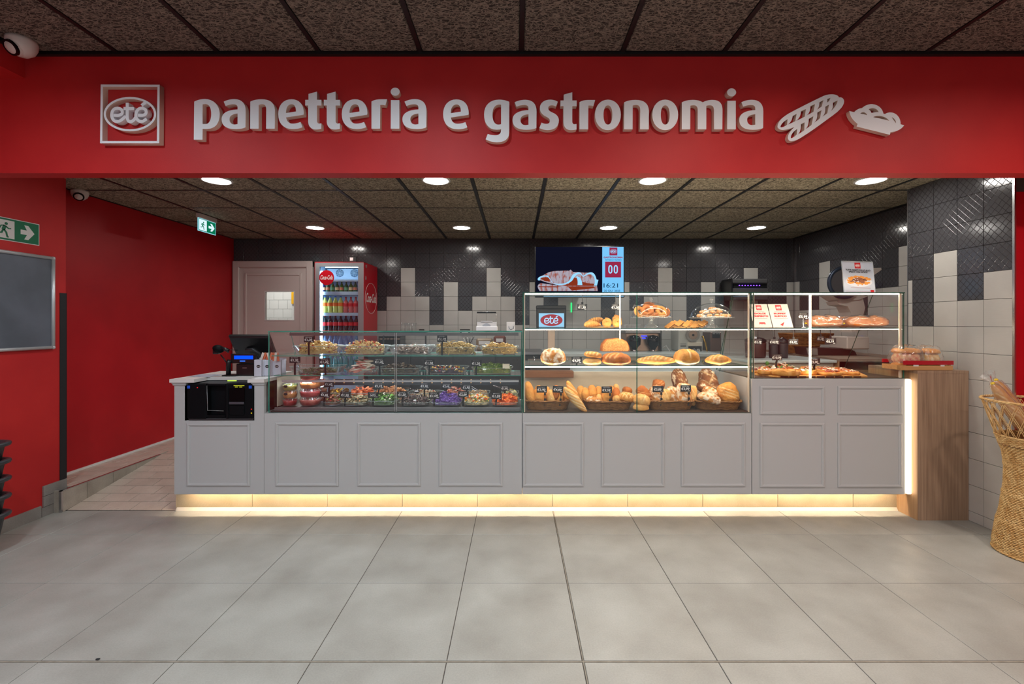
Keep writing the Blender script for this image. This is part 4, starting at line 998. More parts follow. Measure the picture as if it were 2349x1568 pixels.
def bread(name, label, px0, px1, py_base, Y, Wd, Hh, mat, rot=(0, 0, 0), cat='bread', group=None, z=None, L=None, **kw):
    L = L or (px1-px0)*Y/F; x = X((px0+px1)/2, Y); z = Z(py_base, Y) if z is None else z
    kw.setdefault('seed', (px0 % 97)*.37)
    return put(name, loaf_mb(L, Wd, Hh, **kw).mesh(name, MATS_B[mat]), label, cat, (x, Y, z), rot, group)
EU = lambda x, y, z: (radians(x), radians(y), radians(z))
def croissant_mb(L, r, seed=0):
    mb = MB(); pts = []; rr = []; n = 40
    for i in range(n+1):
        t = i/n*2-1; a = t*1.25; R = L*.42
        pts.append((R*sin(a)*1.15, R*(cos(a)-1)*.8, r*.8)); seg = abs(((t*4.5) % 1)-.5)*2
        rr.append(r*(max(.12, 1-abs(t)**1.7*.85))*(.82+.24*seg))
    mb.tube(pts, rr, 12); mb.pale = [max(0, .5*abs(ND(v, 40))-.1) for v in mb.v]; return mb
def swirl_mb(R, h):
    """coiled bun"""
    mb = MB(); pts = []; rr = []; n = 60
    for i in range(n+1):
        t = i/n; a = t*4.6*pi; q = R*.08+R*.72*t
        pts.append((q*cos(a), q*sin(a), h*(.62-.22*t))); rr.append(h*.34)
    mb.tube(pts, rr, 8); mb.lathe([(.001, 0), (R*.8, 0), (R, h*.3), (R*.8, h*.5), (.001, h*.55)], n=24, cap=False); mb.pale = [0]*len(mb.v); return mb
def ring_mb(R, r, k=1.0):
    mb = MB(); mb.tube([(R*cos(2*pi*i/28), R*sin(2*pi*i/28)*k, r*.9) for i in range(28)], r, 12, closed=True); mb.pale = [.25 if abs(v[2]-r) < r*.25 else 0 for v in mb.v]; return mb
# ================================================================== SALAD CASE CONTENT
FM = {}
def fm(name, c, c2=None, rough=.4):
    if name not in FM: FM[name] = M('food '+name, c, rough, col2=c2, scale=40, spec=.5) if c2 else M('food '+name, c, rough)
    return FM[name]
PASTA = fm('pasta', (232, 204, 140), (216, 180, 108)); TOM = fm('tomato', (200, 52, 34)); OLV = fm('black olive', (40, 28, 30)); HERB = fm('herb', (70, 110, 40))
MUSH = fm('mushroom', (120, 100, 82), (84, 66, 52)); PALEM = fm('pale meat', (186, 166, 150), (150, 126, 112)); DKM = fm('dark shell', (34, 32, 36), rough=.2)
GRN = fm('green pea', (120, 150, 52), (96, 128, 40)); YEL = fm('yellow pepper', (236, 186, 60)); PURP = fm('purple cabbage', (104, 70, 148), (78, 48, 118)); ORG = fm('carrot', (240, 116, 40), (222, 92, 28))
HAM = fm('ham', (226, 150, 130), (196, 96, 78)); MOZ = fm('mozzarella', (240, 228, 210)); BRN = fm('fried', (206, 140, 88), (170, 104, 60)); AUB = fm('aubergine', (140, 126, 92), (100, 92, 66)); LEAF = fm('salad leaf', (84, 130, 48), (110, 160, 64))
SALM = fm('salmon', (238, 128, 76), (226, 104, 56)); GRAIN = fm('grain', (206, 176, 138), (180, 148, 108)); SHR = fm('shrimp', (236, 176, 150), (214, 120, 96)); PINK = fm('pink meat', (206, 92, 88), (180, 66, 66)); DOLV = fm('mixed olive', (78, 60, 56), (52, 40, 42))
TURQ = fm('green bean', (90, 120, 56), (62, 92, 40))
def pile_mb(rx, ry, h, pieces, seed=1, peak=1.0, off=(0, 0), core=0):
    """heap: smooth core mound + scattered bits; slot 0 is the core"""
    rnd = random.Random(seed); mb = MB(); nr, na = 5, 20
    def hh(x, y):
        d = min(1, abs(x/rx)**3+abs(y/ry)**3); return h*(1-d**1.6)*(1+.35*ND((x*25+seed, y*25, seed)))
    vs = [(off[0], off[1], hh(0, 0)*.9)]
    for i in range(1, nr+1):
        for k in range(na):
            q = i/nr; an = 2*pi*k/na; se = 1/(abs(cos(an))**3+abs(sin(an))**3)**(1/3); x, y = rx*q*cos(an)*se, ry*q*sin(an)*se; vs.append((x+off[0]*(1-q), y, max(0, hh(x, y)*.8) if i < nr else 0))
    fs = [(0, 1+k, 1+(k+1) % na) for k in range(na)]
    for i in range(nr-1):
        for k in range(na): a = 1+i*na; fs.append((a+k, a+na+k, a+na+(k+1) % na, a+(k+1) % na))
    mb.add(vs, fs, core, True)
    for kind, sl, sz, cnt in pieces:
        for _ in range(int(cnt*1.5) if h > .02 else cnt):
            a = rnd.uniform(0, 2*pi); q = sqrt(rnd.uniform(0, 1)); se = 1/(abs(cos(a))**3+abs(sin(a))**3)**(1/3); x, y = rx*q*cos(a)*.97*se, ry*q*sin(a)*.97*se
            z = max(sz*.3, hh(x, y)+rnd.uniform(-.1, .45)*sz)
            if h > .02 and rnd.random() < .38: f_ = rnd.uniform(.86, .98)/max(q, .05)/.97; x *= f_; y *= f_; z = rnd.uniform(.1, 1)*hh(x*.8, y*.8)+sz*.2
            c = (x+off[0]*(1-q), y, z)
            R = Matrix.Rotation(rnd.uniform(0, 2*pi), 3, 'Z') @ Matrix.Rotation(rnd.uniform(-.7, .7), 3, 'Y') @ Matrix.Rotation(rnd.uniform(-.7, .7), 3, 'X')
            if kind == 'strand':
                w = rnd.uniform(.6, 1.2)*sz; b = rnd.uniform(-.5, .5)*w
                mb.tube([Vector(c)+R @ Vector(p) for p in ((-w, 0, 0), (-w*.3, b, w*.15), (w*.3, b*.6, w*.2), (w, -b*.5, 0))], sz*.13, 4, sl)
            elif kind == 'penne': mb.tube([Vector(c)+R @ Vector(p) for p in ((-sz*.6, 0, 0), (sz*.6, 0, 0))], sz*.26, 6, sl)
            elif kind == 'cube': mb.obox(c, (sz, sz*.8, sz*.6), R, sl)
            elif kind == 'ball': mb.ball(c, sz*.5*rnd.uniform(.8, 1.2), sz*.5, sz*.45, 7, 5, sl)
            elif kind == 'slice': mb.ball(c, sz*.8, sz*.5, sz*.12, 8, 4, sl, R)
            elif kind == 'leaf':
                w = sz; mb.add([Vector(c)+R @ Vector(p) for p in ((-w, 0, 0), (-.2*w, .45*w, .2*w), (w, .1*w, 0), (-.1*w, -.4*w, .25*w), (0, 0, .05*w))], [(0, 3, 4), (3, 2, 4), (2, 1, 4), (1, 0, 4)], sl, True)
            elif kind == 'shell': mb.ball(c, sz, sz*.5, sz*.3, 8, 5, sl, R)
    return mb
def dish(px0, px1, py0, py1, Y, D, label, inset=.16, zb=None, group='glass salad dishes'):
    """flared rectangular glass dish; px/py of rim and base of its front wall"""
    w = (px1-px0)*Y/F; cx = X((px0+px1)/2, Y); z0 = zb if zb is not None else Z(py1, Y); h = Z(py0, Y)-z0
    t = thing('glass_dish', label, 'dish', (cx, Y+D/2, z0), group=group)
    n = 32; th = .004
    def rr(hw, hl, z):
        out = []
        for q in range(n):
            a = 2*pi*(q+.5)/n; c, s_ = cos(a), sin(a); out.append((math.copysign(abs(c)**.35, c)*hw, math.copysign(abs(s_)**.35, s_)*hl, z))
        return out
    k = 1-inset
    lv = [rr(w/2*k*.96, D/2*k*.96, 0), rr(w/2*k, D/2*k, .004), rr(w/2, D/2, h), rr(w/2-th, D/2-th, h), rr(w/2*k-th, D/2*k-th, .006)]
    fs = [(i*n+j, i*n+(j+1) % n, (i+1)*n+(j+1) % n, (i+1)*n+j) for i in range(4) for j in range(n)]+[tuple(range(n-1, -1, -1)), tuple(4*n+j for j in range(n))]
    bw = part('bowl', MB().add(sum(lv, []), fs, 0, True), GLASS_CLEAR, t, True)
    part('rim', MB().tube(rr(w/2, D/2, h), .0022, 5, closed=True), glass('dish rim', (.75, .85, .82), fmul=3, haze=.35, hcol=(200, 215, 210)), bw, True)
    return t, (cx, Y+D/2, z0+.0065), w*k/2-.006, D*k/2-.006
def salad(label, c, rx, ry, h, mats, pieces, seed, off=(0, 0), cat='salad'):
    mb = pile_mb(rx, ry, h, pieces, seed, off=off)
    me = mb.mesh('salad', mats); return put('salad', me, label, cat, c).__setitem__('kind', 'stuff')
PSP = [('penne', 0, .016, 230), ('cube', 1, .012, 26), ('ball', 2, .010, 14), ('leaf', 3, .010, 14), ('cube', 4, .010, 12)]
S1, S2, DK = 1.2425, 1.0855, .8325
_, c, rx, ry = dish(664, 768, 794, 813, 3.58, .24, 'glass dish of pasta salad at the left end of the upper shelf', zb=S1); salad('tall pale pasta salad heap with tomato, leftmost on the upper shelf', c, rx*1.02, ry, .088, [PASTA, TOM, OLV, HERB, YEL], PSP, 11)
_, c, rx, ry = dish(772, 881, 794, 813, 3.58, .24, 'glass dish of pasta salad second from left on the upper shelf', zb=S1); salad('pale pasta salad heap with much tomato, second on the upper shelf', c, rx*1.0, ry, .086, [PASTA, TOM, OLV, HERB, YEL], [('penne', 0, .016, 230), ('cube', 1, .014, 44), ('ball', 2, .011, 14), ('leaf', 3, .01, 14)], 12)
_, c, rx, ry = dish(886, 988, 794, 813, 3.58, .24, 'glass dish of sliced octopus behind the joint of the front glass', zb=S1); salad('low greyish seafood salad in the middle of the upper shelf', c, rx*.9, ry, .046, [PALEM, MUSH, DKM], [('slice', 0, .030, 40), ('slice', 1, .024, 12), ('strand', 0, .03, 30)], 13)
_, c, rx, ry = dish(990, 1093, 796, 813, 3.58, .24, 'glass dish of linguine fourth on the upper shelf', zb=S1); salad('linguine with dark mussels, fourth on the upper shelf', c, rx, ry, .068, [fm('linguine', (222, 196, 132), (196, 164, 96)), DKM, MUSH, HERB], [('strand', 0, .030, 190), ('shell', 1, .018, 11), ('ball', 2, .016, 16), ('leaf', 3, .008, 20)], 14)
_, c, rx, ry = dish(1098, 1190, 796, 813, 3.58, .24, 'glass dish of noodles at the right end of the upper shelf', zb=S1); salad('yellow noodles with black mussels at the right end of the upper shelf', c, rx, ry, .060, [fm('noodle', (232, 198, 122), (214, 170, 88)), DKM, HERB], [('strand', 0, .028, 190), ('shell', 1, .018, 7), ('leaf', 2, .008, 8)], 15)
_, c, rx, ry = dish(657, 776, 842, 861, 3.60, .24, 'nearly empty wide glass dish at the left of the lower shelf', zb=S2); salad('thin layer of grilled courgettes in the wide dish on the lower shelf', c, rx*.86, ry*.9, .026, [AUB, TURQ, MUSH], [('slice', 0, .022, 30), ('slice', 1, .02, 34), ('slice', 2, .022, 14), ('leaf', 1, .014, 20)], 21)
_, c, rx, ry = dish(786, 856, 846, 861, 3.60, .22, 'small glass dish of cold cuts on the lower shelf', .22, zb=S2)
mb = MB(); rnd = random.Random(3)
for k in range(26):
    a = rnd.uniform(0, 2*pi); q = rnd.uniform(0, 1)
    R = Matrix.Rotation(rnd.uniform(0, 6), 3, 'Z') @ Matrix.Rotation(rnd.uniform(-.5, .5), 3, 'Y')
    mb.ball((rx*q*.8*cos(a), ry*q*.8*sin(a), .012+.05*(1-q)+.0012*k), .055, .042, .007, 14, 5, [0, 0, 1, 0, 1, 2][k % 6] if k < 20 else 1, R)
mb.ball((-.02, 0, .093), .05, .03, .012, 12, 6, 3); mb.ball((.05, -.01, .092), .045, .02, .011, 12, 6, 1); mb.ball((.02, .01, .100), .03, .02, .010, 10, 6, 2)
put('cold_cut_platter', mb.mesh('cold_cut_platter', [HAM, MOZ, fm('raw ham', (214, 88, 66)), fm('grilled pepper', (150, 100, 40), (90, 96, 40))]), 'rolled ham and mozzarella slices heaped on the lower shelf', 'cold cuts', c)
_, c, rx, ry = dish(858, 960, 845, 861, 3.60, .24, 'glass dish of mushrooms behind the joint of the front glass', zb=S2); salad('dark brown marinated mushrooms in the middle of the lower shelf', c, rx, ry, .055, [MUSH, fm('pale mushroom', (176, 150, 118)), DKM], [('slice', 0, .022, 90), ('slice', 1, .018, 26), ('slice', 2, .018, 20)], 23)
_, c, rx, ry = dish(969, 1071, 844, 861, 3.60, .24, 'glass dish of mixed antipasti fourth on the lower shelf', zb=S2); salad('mixed olives, peppers and small cheeses on the lower shelf', c, rx, ry, .040, [DOLV, YEL, TOM, HERB, MOZ], [('ball', 0, .018, 40), ('ball', 1, .018, 22), ('cube', 2, .016, 14), ('leaf', 3, .016, 16), ('ball', 4, .016, 10)], 24)
_, c, rx, ry = dish(1080, 1176, 844, 861, 3.60, .24, 'glass dish of peas at the right end of the lower shelf', .1, zb=S2); salad('heap of green peas and courgette at the right end of the lower shelf', c, rx*1.05, ry, .062, [GRN, fm('pale courgette', (176, 196, 110)), AUB], [('ball', 0, .011, 240), ('slice', 1, .014, 50), ('slice', 2, .016, 16)], 25)
tag(part('paper_card', MB().box(X(1153, 3.60), X(1169, 3.60), 3.60, 3.603, Z(845, 3.6), Z(834, 3.6)), M('cream paper', (232, 224, 200), .6)), 'small cream paper card stuck in the green peas', 'card')
# deck front row
def deckrow(items, Y, D, row, h0=.05):
    for i, (p0, p1, top, desc, mats, pcs, h, seed) in enumerate(items):
        _, c, rx, ry = dish(p0, p1, top, 0, Y, D, f'glass dish holding the {desc}', .10, zb=DK)
        salad(f'{desc} in the {row} row of the chilled deck', c, rx*1.07, ry*1.04, h*.82, mats, pcs, seed)
deckrow([
 (737, 774, 922, 'brown meat salad with tomato', [fm('meat', (150, 96, 72), (116, 70, 54)), TOM, LEAF], [('slice', 0, .018, 60), ('cube', 1, .012, 10), ('leaf', 2, .014, 16)], .072, 31),
 (777, 839, 924, 'grilled aubergine slices', [AUB, fm('grey slice', (176, 160, 124)), BRN], [('slice', 0, .026, 46), ('slice', 1, .024, 24), ('penne', 2, .014, 20)], .062, 32),
 (842, 908, 920, 'green leaf salad with shavings', [TURQ, LEAF, MOZ], [('leaf', 0, .018, 80), ('leaf', 1, .02, 70), ('slice', 2, .018, 18), ('ball', 1, .011, 40)], .080, 33),
 (912, 983, 924, 'dark dressed olives', [DOLV, fm('olive brown', (110, 86, 78)), MOZ, HERB], [('ball', 0, .014, 120), ('ball', 1, .013, 60), ('ball', 2, .008, 14), ('leaf', 3, .012, 12)], .066, 34),
 (986, 1056, 924, 'shredded purple cabbage', [PURP, fm('light purple', (140, 106, 186))], [('strand', 0, .018, 130), ('cube', 1, .011, 70)], .084, 35),
 (1060, 1122, 924, 'mixed vegetable salad', [fm('vegetable mix', (190, 170, 120)), YEL, ORG, LEAF, MOZ, TURQ], [('cube', 0, .014, 40), ('cube', 1, .014, 26), ('cube', 2, .013, 26), ('slice', 3, .013, 24), ('cube', 4, .012, 26), ('slice', 5, .018, 18)], .078, 36),
 (1125, 1190, 924, 'orange carrot rounds', [ORG, fm('carrot light', (250, 142, 60))], [('slice', 0, .018, 130), ('ball', 1, .016, 50)], .076, 37)], 3.60, .19, 'front')
deckrow([
 (735, 795, 902, 'grilled yellow pepper slices', [fm('grill', (176, 132, 70), (96, 70, 44)), YEL, DOLV], [('slice', 0, .026, 46), ('slice', 1, .022, 16), ('slice', 2, .024, 16)], .090, 41),
 (799, 850, 902, 'orange salmon fillets', [SALM, fm('salmon light', (246, 156, 104))], [('slice', 0, .040, 24), ('slice', 1, .034, 12)], .098, 42),
 (854, 928, 900, 'golden fried meatballs', [BRN, fm('fried light', (226, 164, 110))], [('ball', 0, .022, 90), ('ball', 1, .020, 40)], .108, 43),
 (932, 1012, 902, 'pale grain salad', [GRAIN, MOZ, TOM, HERB], [('ball', 0, .009, 150), ('cube', 1, .012, 30), ('cube', 2, .010, 14), ('leaf', 3, .010, 12)], .080, 44),
 (1015, 1066, 902, 'shrimp salad', [SHR, MOZ, TOM, DKM], [('slice', 0, .022, 60), ('slice', 1, .018, 26), ('slice', 2, .018, 16), ('slice', 3, .018, 12)], .102, 45),
 (1069, 1122, 902, 'barley salad', [GRAIN, fm('barley', (190, 150, 100))], [('ball', 0, .009, 150), ('ball', 1, .010, 60)], .080, 46),
 (1150, 1190, 902, 'pale potato salad', [fm('potato', (214, 204, 150)), LEAF], [('slice', 0, .018, 60), ('leaf', 1, .01, 10)], .084, 47)], 3.82, .19, 'rear')
# stacked tubs
TUBL = M('black round sticker', (24, 26, 30), .5)
def tub(px0, px1, zb, h, Y, m1, m2, label, sticker=False):
    r = (px1-px0)*Y/F/2; cx = X((px0+px1)/2, Y)
    t = thing('salad_tub', label, 'tub', (cx, Y+r, zb), group='stacked clear salad tubs')
    part('filling', MB().lathe([(r*.7, .003), (r*.80, .006), (r*.9, h*.55), (r*.8, h*.66), (.001, h*.7)], n=20), m1, t, True)
    bb = pile_mb(r*.78, r*.78, h*.14, [('cube', 0, .011, 20), ('slice', 1, .015, 14)], int(px0+zb*99)); bb.v = [(x, y, z+h*.6) for x, y, z in bb.v]
    part('topping', bb, [m1, m2], t, True)
    part('cup', MB().lathe([(r*.74, 0), (r*.82, .003), (r*.94, h*.62), (r, h*.66), (r, h*.70)], n=24), PLASTIC, t, True)
    ld = part('lid', MB().lathe([(r*1.0, h*.70), (r*.93, h*.74), (r*.88, h*.97), (r*.82, h), (.001, h*1.0)], n=24, cap=False), PLASTIC, t, True)
    if sticker: part('sticker', MB().prism(ell(-r*.1, h*.62, .016, .011, 16), -r*.965, -r*.955), TUBL, ld, True)
z = DK; Y = 3.585
for i, (m1, m2, d, s_) in enumerate(((fm('red salad', (196, 44, 40), (160, 30, 30)), TOM, 'lowest red', 0), (fm('orange salad', (206, 130, 70), (220, 156, 90)), ORG, 'middle orange', 1), (fm('yellow green salad', (190, 170, 80), (150, 140, 60)), LEAF, 'top yellow', 1))):
    tub(639, 674, z, .060, Y, m1, m2, f'{d} tub in the left short stack of the salad case', s_); z += .061
z = DK
for i, (m1, m2, d) in enumerate(((fm('red white salad', (206, 120, 104), (190, 66, 60)), MOZ, 'lowest red and white'), (fm('rose salad', (206, 80, 78), (184, 54, 56)), PINK, 'second rose red'), (fm('amber salad', (212, 132, 62), (190, 110, 50)), ORG, 'third amber'), (fm('red top salad', (176, 60, 48), (150, 50, 40)), LEAF, 'top red'))):
    tub(675, 726, z, .067, Y, m1, m2, f'{d} tub in the tall stack of the salad case'); z += .068
z = DK
for i in range(3):
    tub(694+i*4, 738+i*4, z, .064, 3.76, fm('mixed salad', (190, 150, 120), (196, 90, 70)), (MOZ, LEAF, TOM)[i], ['lowest', 'middle', 'top'][i]+' tub in the stack half hidden behind the tall one'); z += .065
# utensils resting in the salads
def utensil(name, label, pts, Y, r, kind):
    P = [Vector((X(a, Y+d), Y+d, Z(b, Y+d))) for a, b, d in pts]; c = P[-1].copy(); c.z = min(p.z for p in P)
    t = thing(name, label, name.replace('_', ' '), c)
    part('handle', MB().tube([p-Vector((0, 0, 0)) for p in P], r, 6), CHROME, t)
    b = P[-1]
    if kind == 'ladle': part('bowl', MB().ball((b.x, b.y, b.z), .026, .024, .018, 14, 8), CHROME, t)
    elif kind == 'tongs': part('second_arm', MB().tube([P[0]]+[p+Vector((.012, .004, .008)) for p in P[1:]], r, 6), CHROME, t)
    return t
utensil('serving_ladle', 'steel ladle lying above the pale grain salad', [(925, 888, .26), (940, 890, .22), (956, 897, .16)], 3.6, .0022, 'ladle')
utensil('serving_tongs', 'steel tongs lying over the barley salad', [(1056, 880, .3), (1078, 888, .24), (1098, 900, .2)], 3.6, .0022, 'tongs')
utensil('serving_tongs', 'steel tongs slanting over the potato salad at the right', [(1131, 884, .3), (1158, 893, .25), (1176, 900, .2)], 3.6, .0025, 'tongs')
utensil('serving_spoon', 'steel spoon standing in the dark olives', [(934, 903, .1), (944, 911, .08), (952, 919, .05)], 3.6, .0022, 'ladle')
utensil('serving_tongs', 'steel tongs across the upper left dishes of the deck', [(790, 897, .06), (768, 912, .05), (758, 922, .04)], 3.6, .0022, 'tongs')
utensil('serving_ladle', 'steel ladle leaning in the nearly empty dish', [(681, 829, .06), (688, 842, .06), (692, 853, .05)], 3.6, .0018, 'ladle')

# ================================================================== BREAD CASE CONTENT
Z1, Z2, ZD = 1.4555, 1.1655, .8095
def plate(px0, px1, Y, z, label, r2=None):
    r = (px1-px0)*Y/F/2; r2 = r2 or r*.6
    return single('plate', MB().lathe([(r*.6, 0), (r*.7, .002), (r, .009), (r*.98, .011), (r*.68, .005), (.001, .004)], (X((px0+px1)/2, Y), Y+r2, z), n=32, sy=r2/r), M('gilt plate', (214, 176, 110), .3), label, 'plate')
plate(1340, 1432, 3.60, Z1, 'thin oval plate under the croissants')
GC = 'croissants on the oval plate'
for i, (px, Y, rot, L, lab) in enumerate(((1356, 3.66, (20, 0, 10), .15, 'golden croissant at the left of the oval plate'), (1366, 3.76, (10, -14, -20), .16, 'golden croissant lying highest at the rear of the plate'))):
    put('croissant', croissant_mb(L, .030, i).mesh('croissant', MATS_B['gold']), lab, 'croissant', (X(px, Y), Y, Z1+.010+(.025 if i else 0)), EU(*rot), GC)
for i, (px, Y, dz, lab, R) in enumerate(((1391, 3.64, 0, 'coiled pastry swirl in the middle of the oval plate', .036), (1413, 3.63, 0, 'coiled pastry swirl at the right of the oval plate', .036), (1412, 3.73, .024, 'coiled pastry swirl lying behind the right one', .038))):
    put('pastry_swirl', swirl_mb(R, .05).mesh('pastry_swirl', MATS_B['gold']), lab, 'pastry', (X(px, Y), Y, Z1+.034+dz), EU(68, 0, -8+10*i), 'pastry swirls on the oval plate')
# cake stands
def cake_stand(px, Y, wpx, zb, zplate, ztop, label, dlabel):
    cx = X(px, Y); R = wpx*Y/F/2; cy = Y+R*.6; hp = zplate-zb
    t = thing('cake_stand', label, 'cake stand', (cx, cy, zb))
    g = glass('stand glass', (.9, .92, .93), fmul=2.2, haze=.06)
    part('foot', MB().lathe([(.001, 0), (R*.36, .0), (R*.36, .006), (R*.33, .012), (R*.14, hp*.45), (R*.10, hp*.75), (R*.2, hp)], n=28, cap=False), g, t, True)
    part('plate', MB().lathe([(.001, hp), (R*.9, hp), (R*1.0, hp+.004), (R*1.0, hp+.009), (R*.9, hp+.006), (.001, hp+.006)], n=48, cap=False), g, t, True)
    d = thing('cake_dome', dlabel, 'dome', (cx, cy, zb+hp+.010))
    hd = ztop-(zb+hp+.010); pr = []
    for k in range(13): a = pi/2*k/12; pr.append((max(.001, R*.93*cos(a)), hd*sin(a)))
    part('cover', MB().lathe([(R*1.0, 0), (R*1.0, .003)]+pr, n=48, cap=False), DOMEP, d, True)
    part('knob', MB().lathe([(.008, hd), (.006, hd+.008), (.017, hd+.020), (.019, hd+.028), (.014, hd+.038), (.001, hd+.041)], n=20, cap=False), g, d, True)
    return cx, cy, zb+hp+.007, R
cx, cy, zp, R = cake_stand(1502, 3.56, 95, Z1, Z(729, 3.6), Z(692, 3.6), 'left footed glass cake stand on the top shelf', 'clear dome over the ring doughnuts')
rnd = random.Random(5)
for i, (dx, dy, dz, rot, r) in enumerate(((-.105, -.01, .0, (70, 0, 20), .045), (-.05, -.06, 0, (62, 0, -6), .048), (.0, -.05, 0, (70, 10, 6), .046), (.06, -.04, 0, (60, 0, 12), .046), (.11, .0, 0, (66, 0, -20), .04), (-.02, .0, .05, (30, 10, 0), .05), (.04, .01, .045, (35, -12, 0), .046), (0, .07, .03, (60, 0, 0), .05))):
    z = zp+.002+(r*.9 if rot[0] > 50 else .01)+dz-.004
    put('doughnut', ring_mb(r*.72, r*.36).mesh('doughnut', MATS_B['brown' if i % 3 else 'gold']), ['brown ring doughnut at the far left under the left dome', 'big brown ring doughnut front left under the left dome', 'ring doughnut in the front middle under the left dome', 'ring doughnut front right under the left dome', 'ring doughnut at the far right under the left dome', 'ring doughnut lying on top under the left dome', 'second ring doughnut lying on top under the left dome', 'ring doughnut behind the others under the left dome'][i], 'doughnut', (cx+dx, cy+dy, z), EU(*rot), 'doughnuts under the left dome')
cx, cy, zp, R = cake_stand(1645, 3.56, 100, Z1, Z(729.5, 3.6), Z(694, 3.6), 'right footed glass cake stand on the top shelf', 'clear dome over the sugared pastries')
for i, (dx, dy, dz, rot) in enumerate(((-.10, -.03, 0, (0, 0, 30)), (-.045, -.07, 0, (0, 0, 80)), (.01, -.08, 0, (0, 0, 70)), (.065, -.06, 0, (0, 0, 95)), (.11, -.02, 0, (0, 0, 120)), (-.06, .0, .03, (10, 0, 10)), (0, -.02, .03, (10, 0, 50)), (.06, .0, .03, (0, 8, 100)), (.02, .02, .058, (0, 0, 20)), (.07, .04, .05, (0, 0, 60)))):
    od = ['far left', 'front left', 'front middle', 'front right', 'far right', 'upper left', 'upper middle', 'upper right', 'topmost', 'topmost right'][i]
    put('sugared_pastry', loaf_mb(.085, .038, .03, [(q*.4, .3, .1) for q in (-2, -1, 0, 1, 2)], lump=.12, nu=20, nv=14, seed=i).mesh('sugared_pastry', MATS_B['flour']), f'ribbed sugared pastry {od} under the right dome', 'pastry', (cx+dx, cy+dy, zp+dz), EU(*rot), 'sugared pastries under the right dome')
plate(1532, 1616, 3.60, Z1, 'thin oval plate under the jam pastry bars')
JAM = fm('jam', (60, 34, 24))
for i in range(9):
    px = 1538+i*9.2; t = thing('pastry_bar', ['leftmost', 'second from left', 'third from left', 'fourth from left', 'middle', 'fourth from right', 'third from right', 'second from right', 'rightmost'][i]+' striped pastry bar on the oval plate', 'pastry', (X(px, 3.66), 3.66+.02*(i % 2), Z1+.012+.006*(i % 3)), EU(28, -34+6*(i % 3), 12+(i*29) % 30), 'striped pastry bars on the plate')
    part('crust', MB().bbox(-.045, .045, -.022, .022, 0, .011, .004), MATS_B['gold'], t, True); part('top_crust', MB().bbox(-.045, .045, -.021, .021, .015, .025, .004), MATS_B['gold'], t, True)
    part('filling', MB().box(-.043, .043, -.020, .020, .011, .015), JAM, t, True)
# middle shelf
bread('round_loaf', 'round floury loaf with flower shaped top at the left of the middle shelf', 1240, 1297.5, 838, 3.58, .19, .135, 'flour', z=Z2, cat='loaf', cuts=[(-.55, .5, .12), (-.2, -.5, .12), (.1, .5, .12), (.4, -.4, .12), (.65, .3, .1)], lump=.10, nu=44, nv=24)
bread('small_bread', 'small pale bread lying under the other beside the price card', 1337, 1379, 0, 3.58, .10, .055, 'pale', z=Z2, cuts=[(0, 2.5, .12)], lump=.08)
bread('small_bread', 'small ridged bread stacked on top of another one', 1339, 1380, 0, 3.58, .09, .052, 'gold', (0, radians(7), 0), z=Z2+.054, cuts=[(-.6, .3, .1), (-.2, .3, .1), (.2, .3, .1), (.6, .3, .1)], lump=.12)
bread('oval_loaf', 'brown rustic loaf under the halved loaf on the middle shelf', 1380, 1446, 0, 3.58, .17, .100, 'brown', z=Z2, cat='loaf', cuts=[(-.3, .8, .1), (.1, .8, .1), (.5, .8, .1)], lump=.10)
w = 65*3.58/F; hh = []
for k in range(25):
    a = pi*k/24; hh.append((w/2*cos(a)*(1 if abs(cos(a)) < .95 else .98), -.004+.098*max(0, sin(a))**.8+.012*ND((a*2, 1, 3))))
pol = [(-w/2+.012, -.012)]+hh[::-1]+[(w/2-.012, -.012)]; pol = [(a, b+.016) for a, b in pol]
inn = [(a*.94, .004+b*.92) for a, b in pol]
t = thing('halved_loaf', 'halved loaf showing its flat crumb side on top of the brown rustic loaf', 'loaf', (X(1412.5, 3.60), 3.60, Z2+.1))
part('crust', MB().prism(pol, 0, .085), MATS_B['brown'], t, True); part('crumb_face', MB().prism(inn, -.0025, .01), M('bread crumb', (226, 172, 100), .8, col2=(206, 146, 76), scale=60, bump=.8, bscale=140), t, True)
bread('baguette', 'long ridged baguette right of the green glass joint on the middle shelf', 1459, 1551, 0, 3.58, .085, .078, 'gold', z=Z2, cuts=[(q*.22, .35, .07) for q in range(-4, 5)], lump=.08, taper=.3, nv=34)
bread('round_loaf', 'big round golden loaf in the middle of the shelf', 1547, 1602, 0, 3.58, .19, .128, 'gold', z=Z2, cat='loaf', pale_bottom=1, lump=.05, cuts=[(0, 0, .03)])
bread('oval_loaf', 'smaller pointed loaf at the right of the middle shelf', 1617, 1677, 0, 3.58, .13, .088, 'gold', z=Z2, cat='loaf', cuts=[(-.3, .9, .1), (.1, .9, .1), (.45, .8, .08)], taper=.35, lump=.1)
